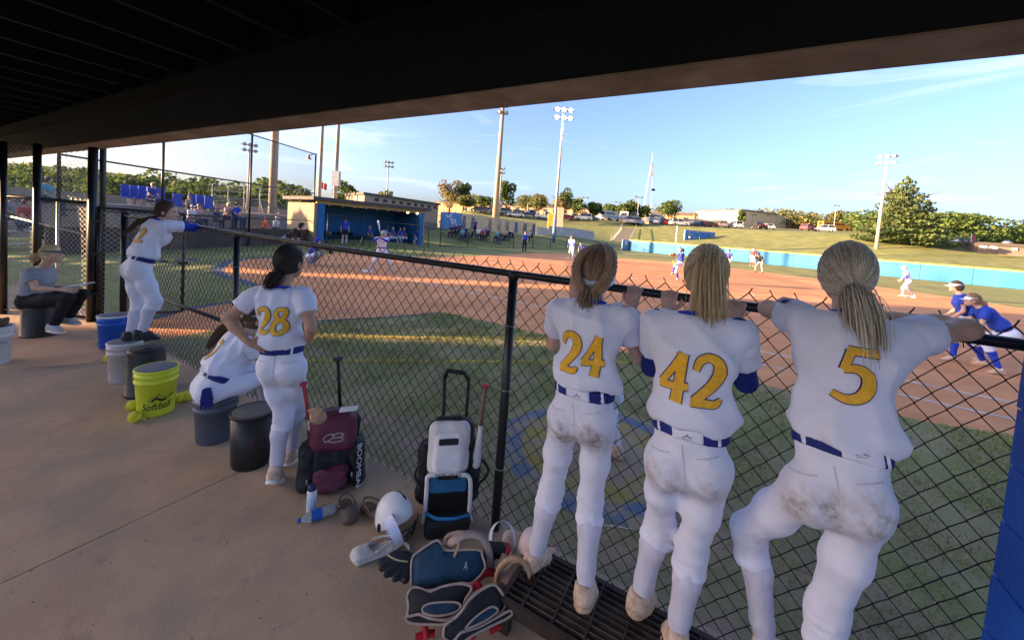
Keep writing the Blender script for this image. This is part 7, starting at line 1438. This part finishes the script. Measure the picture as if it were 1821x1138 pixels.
T_ = [(797, 104, 12, 9, 'tan', 'pale olive tree above the blue banners', {}), (823, 106, 8.5, 5.5, 'green', 'green tree right of the pale olive tree', {}), (828, 100, 4.5, 5, 'olive', 'low round bush under the green tree', {'round_': True}), (898, 100, 9.5, 6, 'green', 'full green tree right of the tall brown pole', {}), (860, 140, 6, 8, 'green', 'dark small tree left of the tall brown pole', {}), (935, 135, 7, 8, 'olive', 'round olive tree behind the white trailer', {'round_': True}), (957, 120, 7, 6.5, 'olive', 'olive tree behind the white pickup', {'round_': True}), (1000, 98, 9.8, 6, 'green', 'narrow green tree behind the lit pole', {}), (995, 96, 7.5, 6, 'tan', 'half bare tan tree behind the lit pole', {'bare': True, 'n': 450}), (1024, 110, 6.5, 6, 'green', 'dark green tree right of the lit pole', {}), (1056, 112, 5.5, 4.5, 'green', 'first round tree left of the white buses', {'round_': True}), (1083, 125, 5.5, 5, 'green', 'second round tree above the left white bus', {'round_': True}), (1108, 122, 5.8, 5.5, 'green', 'round tree left of the lot lamp and tower', {'round_': True}), (1124, 122, 7, 6, 'green', 'tall round tree just left of the tower', {'round_': True}), (1142, 122, 5.5, 5, 'green', 'round tree in front of the tower base', {'round_': True}), (1191, 112, 7.2, 7.2, 'green', 'big round clipped tree left of the gymnasium', {'round_': True}), (1318, 140, 6.5, 3.6, 'green', 'narrow tree at the gymnasium\'s right corner', {}),
 (540, 62, 6, 5.5, 'olive', 'small tree behind the far dugout\'s left end', {'gr': 0}), (617, 70, 9, 6, 'green', 'leafy tree behind the box on the steel pole', {'gr': 0}), (682, 88, 8.5, 5.5, 'olive', 'rounded tree above the locker building roof', {'gr': 0})]
for i, (px, Y, h, w, kd, lab, kw) in enumerate(T_):
    kw = dict(kw); g0 = kw.pop('gr', None); b = hill(px, Y)
    tree(b, h, w, kd, lab, kw.pop('n', 1500), .26, 10 + i, **kw)
b = hill(1600, 66); tree(b, 11.2, 11.5, 'pine', 'big spreading conifer behind the outfield wall on the right', 9000, .22, 91, .1, 'trees beyond right field', conifer=True)
b = hill(1484, 150); tree(b, 9, 8, 'olive', 'flat topped tree behind the yellow school bus', 1200, .3, 95, .3, 'trees beyond right field'); b = hill(1580, 75); tree(b, 12.2, 6, 'tan', 'thin half bare tree behind the big conifer', 700, .2, 97, .2, 'trees beyond right field', bare=True)
def woods(name, label, spec, n, leaf, seed, kind):
    bl = []; r = np.random.default_rng(seed)
    for px, Y, h, w in spec:
        b = hill(px, Y); 
        for i in range(7): bl.append((b + np.array([r.normal(0, w * .33), r.normal(0, w * .3), h * r.uniform(.25, .8)]), (w * r.uniform(.18, .34), w * r.uniform(.2, .35), h * r.uniform(.12, .26))))
    V, Fc, mi = leaf_cloud(bl, n, leaf, seed, .55); o = mesh_obj(name, V, Fc, LEAF[kind], None, False, mi); tag(o, label, 'woods', kind='stuff')
r_ = np.random.default_rng(4)
woods('left_woods', 'sunlit green wood beyond the backstop on the left', [(px, r_.uniform(70, 115), r_.uniform(6, 9.5), 12) for px in np.linspace(-60, 480, 40)], 26000, .42, 21, 'green')
woods('far_woods', 'distant wood line behind the lot and annex', [(px, r_.uniform(180, 260), r_.uniform(7, 11), 22) for px in np.linspace(760, 1560, 40)], 12000, .6, 22, 'olive')
woods('right_woods', 'green wood behind the shed on the right', [(px, r_.uniform(90, 125), r_.uniform(6.5, 9), 13) for px in np.linspace(1570, 1950, 24)], 24000, .36, 23, 'green')
woods('right_wood_edge', 'olive tree belt behind the school bus', [(px, r_.uniform(150, 190), r_.uniform(7, 10), 14) for px in np.linspace(1395, 1580, 14)], 9000, .42, 24, 'olive')
hl = []; 
for x, y, rx, rz_ in ((-640, 420, 420, 40), (-900, 700, 500, 60), (-200, 800, 500, 20)): hl.append((x, y, rx, rz_))
for i, (x, y, rx, rz_) in enumerate(hl): tag(MB().ell((x, y, -8), (rx, rx * .4, rz_), 48, 24).build('wooded_hill', M('hill_forest', (.035, .055, .022), .95, .4, .05, col2=(.07, .09, .03), bump=.8, bscale=.2), None, True), kind='structure')
# ---- unseen buildings added to block low sun, and trees casting the field's shadows
cb = thing('long_sun_blocker', 'long block concession building left of the dugout', 'building', (-40, -18, 0)); MB().bx(-46, -39, -40, -.1, 0, 12.0).build('wall', BLOCKT, cb); MB().bx(-46.6, -38.4, -40.6, -.05, 12.003, 12.4).build('roof', ROOFG, cb)
pb = thing('short_sun_blocker', 'block press box behind the backstop to the left', 'building', (-42, 0, 0)); MB().bx(-46, -39, 1.5, 6.2, 0, 11.4).build('wall', BLOCKT, pb); MB().bx(-46.6, -38.4, 1.45, 6.6, 11.403, 11.8).build('roof', ROOFG, pb)
for i, (x, y, h, w) in enumerate(((-44, 10, 10, 6), (-46, 15.5, 9.5, 7), (-44, 20.5, 8.2, 4.5), (-48, 25, 8, 5), (-54, -22, 13, 11))): tree(np.array([x, y, 0.]), h, w, 'green', 'leafy shade tree %s of the row left of the field' % ORD[i], 3500, .35, 60 + i, .12, 'shade trees left of the field')
# ------------------------------------------------------------------ people out on the field and beyond
def P_(**k): return {a: np.array(b, float) for a, b in k.items()}
POSE = {
 'stand': P_(hipL=(-.085, 0, .90), hipR=(.085, 0, .90), kneL=(-.10, .03, .49), kneR=(.10, .03, .49), ankL=(-.12, -.02, .09), ankR=(.12, -.02, .09), toeL=(-.14, .13, .03), toeR=(.14, .13, .03), shL=(-.16, 0, 1.38), shR=(.16, 0, 1.38), elL=(-.23, -.03, 1.12), elR=(.23, -.03, 1.12), wrL=(-.22, .08, .90), wrR=(.22, .08, .90), head=(0, .03, 1.57)),
 'sit': P_(hipL=(-.09, 0, .50), hipR=(.09, 0, .50), kneL=(-.13, .40, .50), kneR=(.13, .40, .50), ankL=(-.14, .36, .10), ankR=(.14, .40, .10), toeL=(-.16, .50, .04), toeR=(.16, .54, .04), shL=(-.16, .06, .98), shR=(.16, .06, .98), elL=(-.21, .14, .72), elR=(.21, .14, .72), wrL=(-.10, .33, .62), wrR=(.10, .33, .62), head=(0, .12, 1.17)),
 'crouch': P_(hipL=(-.09, -.22, .68), hipR=(.09, -.22, .68), kneL=(-.22, .10, .46), kneR=(.22, .10, .46), ankL=(-.27, -.06, .09), ankR=(.27, -.06, .09), toeL=(-.31, .08, .03), toeR=(.31, .08, .03), shL=(-.16, .14, 1.06), shR=(.16, .14, 1.06), elL=(-.22, .20, .78), elR=(.22, .20, .78), wrL=(-.13, .34, .60), wrR=(.13, .34, .60), head=(0, .27, 1.20)),
 'bend': P_(hipL=(-.10, -.20, .82), hipR=(.10, -.20, .82), kneL=(-.20, .06, .48), kneR=(.20, .06, .48), ankL=(-.24, -.06, .09), ankR=(.24, -.06, .09), toeL=(-.27, .08, .03), toeR=(.27, .08, .03), shL=(-.18, .18, 1.18), shR=(.18, .18, 1.18), elL=(-.26, .16, .88), elR=(.26, .16, .88), wrL=(-.21, .12, .58), wrR=(.21, .12, .58), head=(0, .32, 1.33)),
 'squat': P_(hipL=(-.10, -.14, .32), hipR=(.10, -.14, .32), kneL=(-.30, .18, .46), kneR=(.30, .18, .46), ankL=(-.26, -.08, .12), ankR=(.26, -.08, .12), toeL=(-.30, .07, .03), toeR=(.30, .07, .03), shL=(-.17, .06, .76), shR=(.17, .06, .76), elL=(-.20, .24, .60), elR=(.24, .12, .48), wrL=(-.10, .46, .62), wrR=(.20, .02, .30), head=(0, .14, .95)),
 'bat': P_(hipL=(-.09, -.03, .80), hipR=(.09, -.03, .80), kneL=(-.26, .08, .46), kneR=(.24, .08, .44), ankL=(-.38, 0, .09), ankR=(.38, -.04, .09), toeL=(-.42, .14, .03), toeR=(.40, .12, .03), shL=(-.15, .08, 1.24), shR=(.16, .04, 1.25), elL=(-.16, .33, 1.16), elR=(.34, .18, 1.15), wrL=(.06, .32, 1.28), wrR=(.12, .28, 1.31), head=(-.04, .10, 1.44)),
 'pitch': P_(hipL=(-.085, 0, .86), hipR=(.085, 0, .86), kneL=(-.10, .38, .80), kneR=(.12, .10, .46), ankL=(-.12, .46, .40), ankR=(.12, -.10, .12), toeL=(-.12, .60, .36), toeR=(.12, .05, .03), shL=(-.16, -.02, 1.33), shR=(.16, -.06, 1.33), elL=(-.20, .26, 1.26), elR=(.24, -.08, 1.07), wrL=(-.18, .46, 1.28), wrR=(.24, .10, .92), head=(0, .04, 1.53)),
 'run': P_(hipL=(-.085, 0, .80), hipR=(.085, 0, .80), kneL=(-.16, .20, .44), kneR=(.16, -.02, .44), ankL=(-.20, .18, .09), ankR=(.22, -.30, .12), toeL=(-.22, .33, .03), toeR=(.24, -.17, .04), shL=(-.16, .14, 1.24), shR=(.16, .14, 1.24), elL=(-.24, .14, .98), elR=(.24, .10, .98), wrL=(-.20, .28, .82), wrR=(.20, .26, .82), head=(0, .22, 1.42)),
}
JBLUE = M('jersey_royal', (.02, .055, .40), .7, .1, 8); JPURP = M('jersey_indigo', (.05, .05, .26), .7, .15, 8); JRED = M('shirt_red', (.45, .05, .06), .7, .1, 8); JORG = M('shirt_orange', (.62, .13, .05), .7, .1, 8); JPINK = M('shirt_pink', (.62, .36, .38), .7, .1, 8); JTEAL = M('shirt_teal', (.08, .35, .45), .7, .1, 8); JBLK = M('shirt_black', (.015, .015, .02), .8, .2, 8); KHAKI = M('khaki', (.22, .16, .11), .8, .1, 8); DENIM = M('denim', (.04, .06, .12), .8, .15, 10); SILV = M('helmet_silver', (.30, .33, .32), .3, .1, 4); HNAVY = M('helmet_navy', (.03, .05, .16), .3, .1, 4)
def person_at(label, loc, az, pose, cfg, s=.97, group=None, cat='person', tweak=None):
    f = np.array([math.sin(az), math.cos(az), 0]); r = np.array([math.cos(az), -math.sin(az), 0]); loc = np.asarray(loc, float); Pz = dict(POSE[pose])
    if tweak: Pz.update(P_(**tweak))
    Jn = {k: loc + s * (v[0] * r + v[1] * f + v[2] * Z3) for k, v in Pz.items()}
    c = dict(res=.03, s=s, face=cfg.pop('fdir', f), sock=cfg.pop('sock', ROYAL), base=loc, hair=H_BROWN, hairs={}, jlow=0.0)
    c.update(cfg); return human(label, Jn, c, cat, group), Jn, f, r
LD = math.radians
def tl(Jn, f, s=1): h = Jn['head']; return dict(tie=(0, -.1, .0), tail=[h - f * .08, h - f * .13 - Z3 * .05, h - f * .15 - Z3 * .2], trad=[.02, .035, .012])
FR = .022
azb = lambda a, b: math.atan2(b[0] - a[0], b[1] - a[1])
az_hp = azb(HOME, B2)
# batter and bat
loc = np.array([*(G(677, 484)[:2]), .004]); T, Jn, f, r = person_at('batter in white with a silver helmet waiting at home plate', loc, az_hp + LD(90 - 12), 'bat', dict(res=FR, helmet=SILV, under='LR', under_mat=ROYAL, hair=H_BROWN, belt_mat=ROYAL, face=nrm(np.array([B2[0] - loc[0], B2[1] - loc[1], 0])), sock=SOCKW), .98)
hnd = (Jn['wrL'] + Jn['wrR']) / 2 + f * .06; bat(hnd - nrm(np.array([-.25, .1, .95])) * .1, hnd + nrm(np.array([-.22, .05, .97])) * .62, 'grey bat held upright by the batter', M('grip_dark', (.05, .05, .06), .6), M('bat_silver', (.62, .60, .58), .3, .05, metal=.4))
# catcher, plate umpire
loc = np.array([*(G(556, 473)[:2]), .004]); azc = azb(loc[:2], B2); T, Jn, f, r = person_at('catcher in blue gear squatting behind home plate', loc, azc, 'squat', dict(res=FR, jersey=JBLUE, helmet=ROYAL, sock=ROYAL, pants=JWHITE), 1.0)
mesh_obj('chest_protector', *sdf_mesh([('o', (Jn['hipL'] + Jn['hipR']) / 2 + f * .1 + Z3 * .06, (Jn['shL'] + Jn['shR']) / 2 + f * .08, r, (.15, .07), (.18, .09))], .03, .03), NAVY, T, True)
for k in 'LR': mesh_obj('leg_guard', *sdf_mesh([('c', Jn['kne' + k] + f * .02, Jn['ank' + k] + f * .05, .085, .06)], .03, .03), M('guard_grey', (.2, .2, .26), .6), T, True)
mt_ = MB(); c = Jn['wrL'] + f * .12; V, Fc = sdf_mesh([('e', c, np.stack([r, f, Z3]), np.array([.16, .07, .16]))], .025, .02); mt_.add(V, [tuple(q) for q in Fc]); solo('catchers_mitt', mt_, BLKN, 'black catcher\'s mitt held out by the squatting catcher', 'glove', smooth=True)
loc = np.array([*(G(516, 468)[:2]), .004]); T, Jn, f, r = person_at('home plate umpire in black with a masked face behind the catcher', loc, azb(loc[:2], B2), 'bend', dict(res=FR, jersey=JBLK, pants=GREYF, plen='full', sock=None, shoe=BLACKSHOE, helmet=JBLK, bust=False, w=1.1, sleeve=.9), 1.08)
h = Jn['head']
for i in range(4): MB().tube([h + f * (.06 + .08 * math.sin(t)) + r * .10 * math.cos(t) + Z3 * (.05 - .05 * i) for t in np.linspace(.2, 2.94, 9)], .009, 5).build('mask_bar', GALV, T, True)
# pitcher mid-stride
loc = np.array([*(G(1206, 500)[:2]), .0]); azp = azb(loc[:2], HOME); T, Jn, f, r = person_at('pitcher in royal blue jersey striding towards home plate', loc, azp, 'pitch', dict(res=FR, jersey=JBLUE, pants=JWHITE, sock=ROYAL, hair=H_DARK, visor=JWHITE, brim=False, visor_name='headband', belt_mat=ROYAL), .98)
h = Jn['head']; MB().tube(spline([h - f * .09 + Z3 * .03, h - f * .17 + Z3 * .02, h - f * .20 - Z3 * .12], 8), [.03, .04, .05, .05, .045, .04, .03, .01], 6).build('ponytail', H_DARK[1], T, True)
g_ = MB(); c = Jn['wrL'] + f * .13; V, Fc = sdf_mesh([('e', c, np.stack([r, f, Z3]), np.array([.07, .15, .11]))] + [('c', c + f * .1 + r * .02 * i, c + f * .2 + Z3 * .03 * i, .035, .03) for i in (-1, 0, 1)], .022, .02); g_.add(V, [tuple(q) for q in Fc]); solo('pitchers_glove', g_, M('glove_orange_tan', (.5, .26, .12), .7), 'tan glove on the pitcher\'s outstretched hand', 'glove', smooth=True)
bq = MB(); bq.ell(Jn['wrR'] + f * .1 - Z3 * .02, .048, 12, 8); solo('pitched_ball', bq, BALL, 'yellow softball in the pitcher\'s low right hand', 'ball', smooth=True)
# coach, third base pair
loc = np.array([*(G(932, 448.5)[:2]), .0]); person_at('third base coach in a royal blue shirt and dark trousers', loc, azb(loc[:2], HOME), 'stand', dict(res=.028, jersey=JBLUE, pants=JBLK, plen='full', shoe=BLACKSHOE, sock=None, bust=False, w=1.1, visor=GREYF, belt=.10, jlow=.05), 1.05)
loc = np.array([*(G(1016, 460)[:2]), .0]); person_at('runner in white standing on third base', loc, azb(loc[:2], HOME), 'run', dict(res=.028, jersey=JWHITE, under='LR', under_mat=ROYAL, sock=SOCKW, helmet=M('helmet_dull', (.18, .12, .1), .5)), 1.12)
loc = np.array([*(G(1034, 463)[:2]), .0]); person_at('third baseman crouching in blue in front of the base runner', loc, azb(loc[:2], HOME), 'crouch', dict(res=.028, jersey=JPURP, visor=WHITEP, sock=NAVY, skin=SKIN), .98)
loc = np.array([*(G(1292, 488)[:2]), .0]); person_at('shortstop in blue half hidden behind player 42\'s head', loc, azb(loc[:2], HOME), 'stand', dict(res=.03, jersey=JPURP, sock=NAVY), .97)
loc = np.array([*(G(1349, 486)[:2]), .0]); person_at('field umpire in black bending with hands on knees', loc, azb(loc[:2], HOME), 'bend', dict(res=.026, jersey=JBLK, pants=GREYF, plen='full', shoe=BLACKSHOE, sock=None, bust=False, w=1.15, visor=JBLK), 1.02)
loc = np.array([*(G(1337, 474)[:2]), .0]); person_at('outfielder in white and red far behind the field umpire', loc, azb(loc[:2], HOME), 'stand', dict(res=.032, jersey=JRED, sock=JRED, helmet=JWHITE), 1.0)
loc = np.array([*(B2 + np.array([-.25, -.1])), .004]); person_at('runner in white with a pale helmet standing on second base', loc, azb(B2, B3) , 'run', dict(res=FR, jersey=JWHITE, helmet=M('helmet_cream', (.62, .48, .36), .4), sock=SOCKW, shoe=TANSHOE, under='L', under_mat=ROYAL), .99)
loc = np.array([*(G(1712, 643)[:2]), .0]); person_at('infielder in white visor and blue jersey standing behind her teammate on the right', loc, azb(loc[:2], HOME) + .2, 'run', dict(res=FR, jersey=JBLUE, visor=WHITEP, sock=ROYAL, belt_mat=NAVY, hair=H_BROWN, under='', sleeve=.55), 1.02)
loc = np.array([*(G(1752, 657)[:2]), .0]); T, Jn, f, r = person_at('first baseman in white visor and blue jersey crouching at the far right', loc, azb(loc[:2], HOME) + .1, 'crouch', dict(res=.019, jersey=JBLUE, visor=WHITEP, sock=ROYAL, belt_mat=NAVY, hair=H_REDBR, slv_r=.066), 1.04)
MB().tube(spline([Jn['head'] - f * .09, Jn['head'] - f * .16 - Z3 * .05, Jn['head'] - f * .18 - Z3 * .2], 8), [.03, .04, .045, .045, .04, .03, .02, .01], 6).build('ponytail', H_REDBR[1], T, True)
# hitter waiting in the on-deck circle, mostly hidden by player 24
loc = np.array([*(G(1045, 812)[:2]), .01]); T, Jn, f, r = person_at('on-deck hitter in white crouched beyond the fence behind player 24', loc, LD(-10), 'crouch', dict(res=.018, jersey=JWHITE, sock=SOCKW, shoe=TANSHOE, hair=H_BROWN, helmet=HNAVY), .92, tweak=dict(elL=(-.26, .0, .84), wrL=(-.30, .18, .74)))
mesh_obj('elbow_guard', *sdf_mesh([('c', Jn['elL'] + (Jn['shL'] - Jn['elL']) * .3, Jn['elL'] + (Jn['wrL'] - Jn['elL']) * .35, .06, .055)], .016, .02), BLKN, T, True)
# far dugout
def dpt(s, o, z=.05): return np.array([*dq(s, o), z])
azf = math.atan2(dn[0], dn[1])
person_at('coach in blue shirt and dark shorts standing in the far dugout doorway', dpt(1.55, .5, 0), azf + .3, 'stand', dict(res=.03, jersey=JBLUE, pants=JBLK, plen='short', sock=SOCKW, bust=False, w=1.1, visor=JBLK, belt=.1, jlow=.05), 1.07)
for i, (s, o, jm, lab, ps) in enumerate(((4.1, -1.0, JPURP, 'coach in dark blue sitting at the front of the far dugout', 'sit'), (5.45, -.9, JBLUE, 'visiting player in blue sitting just right of the batter', 'sit'), (6.1, -1.1, JPURP, 'visiting player leaning forward, second from the batter on the bench', 'sit'), (6.7, -1.0, JBLUE, 'visiting player in blue, third from the batter on the bench', 'sit'), (7.2, -1.2, JPURP, 'visiting player sitting low beside the white towels', 'sit'), (8.0, -.5, JBLUE, 'visiting player in blue sitting alone at the dugout\'s right end', 'sit'))):
    person_at(lab, dpt(s, o), azf + (-.25 + .12 * i), ps, dict(res=.03, jersey=jm, sock=NAVY, pants=KHAKI if i == 0 else PWHITE, hair=H_BROWN if i % 2 else H_BLONDE), 1.02, 'visiting team in the far dugout')
    c = dpt(s, o); mb = MB(); mb.bx(c[0] - .2, c[0] + .2, c[1] - .2, c[1] + .2, c[2], c[2] + .40); solo('upturned_bucket', mb, PLB['white'] if i % 2 else PLB['grey'], '%s upturned bucket %s from the left in the far dugout' % ('pale' if i % 2 else 'dark', ORD[i]), 'bucket', 'upturned buckets in the far dugout')
bat(dpt(3.0, .35, .05) + np.array([0, 0, .85]), dpt(2.7, .35, .05), 'yellow handled bat leaning on the far dugout rail', GOLD, M('bat_pale', (.7, .6, .4), .4))
# people behind the backstop
def sitter(label, px, py_feet, Y, z, az, cfg, pose='sit', s=1.0): p = AY(px, 400, Y); person_at(label, (p[0], p[1], z), az, pose, dict(dict(res=.032, sock=None, plen='full', pants=DENIM, shoe=BLACKSHOE), **cfg), s, 'spectators behind the backstop')
sitter('man in blue shirt and cap sitting by the blue seats', 267, 0, 18.6, 1.5, 1.6, dict(jersey=JBLUE, bust=False, visor=JBLK, hair=H_BLONDE), s=1.08)
sitter('woman with tied hair standing sideways by the blue seats', 335, 0, 18.3, 1.15, 1.5, dict(jersey=GREYF, hair=H_REDBR), 'stand', .72); sitter('child in a white cap sitting in front of the blue seats', 338, 0, 17.2, .75, 1.6, dict(jersey=JWHITE, visor=WHITEP), s=.95); sitter('bare shouldered woman sitting right of the white capped child', 350, 0, 17.6, .8, 1.7, dict(jersey=JPINK, hair=H_BROWN), s=.95)
sitter('child in dark blue sitting left of the couple', 383, 0, 19, .85, 1.6, dict(jersey=NAVY), s=.8); sitter('woman in pale pink sitting with her arm round the man', 402, 0, 19, .9, 1.5, dict(jersey=JPINK, hair=H_BLONDE), s=1.0); sitter('man in blue sitting right of the woman in pink', 417, 0, 19.2, .9, 1.5, dict(jersey=JBLUE, bust=False, visor=KHAKI), s=1.05)
sitter('person in a bright orange shirt sitting low behind the backstop', 469, 0, 22.5, .25, 1.6, dict(jersey=JORG), s=1.0); sitter('person in white with a white cap beside the orange shirt', 489, 0, 22.5, .3, 1.6, dict(jersey=JWHITE, visor=WHITEP), s=1.05)
for i, (px, Y, z) in enumerate(((12, 13.5, .5), (38, 12.5, .4), (78, 13, 1.2))): sitter('spectator in %s beyond the end fence at far left' % ('grey', 'red', 'pale green')[i], px, 0, Y, z, 1.2, dict(jersey=(GREYF, JRED, JTEAL)[i]), s=1.05)
# spectators on the left field bank
bk = [(803, 38, JBLK, 'sit', 'spectator in black at the left end of the bank group'), (811, 39, NAVY, 'sit', 'spectator in dark navy second from the left on the bank'), (817, 40, JPURP, 'sit', 'spectator in indigo third from the left on the bank'), (822, 37.5, JTEAL, 'sit', 'spectator in light teal on a chair on the bank'), (829, 39, DENIM, 'sit', 'spectator in denim right of the teal shirt'), (834, 38, KHAKI, 'sit', 'spectator in khaki leaning back on the bank'), (844, 42, JPURP, 'stand', 'spectator standing in dark clothes before the blue banners'), (851, 40, JWHITE, 'sit', 'spectator in white right of the standing one on the bank'), (860, 40, JRED, 'sit', 'spectator in red on the bank'), (864, 41, JPURP, 'sit', 'spectator in indigo next to the red shirt'), (884, 41, JTEAL, 'sit', 'spectator in teal below the tall brown pole'), (891, 40, JBLK, 'sit', 'spectator in black sitting low right of the brown pole'), (900, 43, GREYF, 'sit', 'spectator in grey on the right part of the bank'), (907, 43, JBLK, 'sit', 'spectator in black second last on the bank'), (942, 46, GREYF, 'sit', 'spectator in grey alone at the right end of the banners')]
CH = M('camp_chair', (.03, .03, .05), .8, .2)
for i, (px, Y, jm, ps, lab) in enumerate(bk):
    p = hill(px, Y); az = azb(p[:2], HOME) + .3; person_at(lab, p, az, ps, dict(res=.036, jersey=jm, pants=DENIM if i % 2 else JBLK, plen='full', sock=None, shoe=BLACKSHOE, hair=(H_BROWN, H_BLONDE, H_DARK)[i % 3]), 1.05, 'spectators on the left field bank')
    if ps == 'sit':
        f = np.array([math.sin(az), math.cos(az), 0]); r = np.array([f[1], -f[0], 0]); t = thing('camp_chair', 'folding chair of the ' + lab, 'chair', p, 'folding chairs on the bank'); MB().obox(p + Z3 * .42, r * .27, f * .24, Z3 * .02).build('seat', CH, t); MB().obox(p + Z3 * .72 - f * .27, r * .27, f * .02 + Z3 * -.02, Z3 * .28 - f * .06).build('backrest', CH, t)
        for sx in (-1, 1):
            for sy in (-1, 1): MB().bar(p + r * .27 * sx + f * .24 * sy, p + r * .27 * sx + f * .2 * sy + Z3 * .42, .03).build('leg', CH, t)
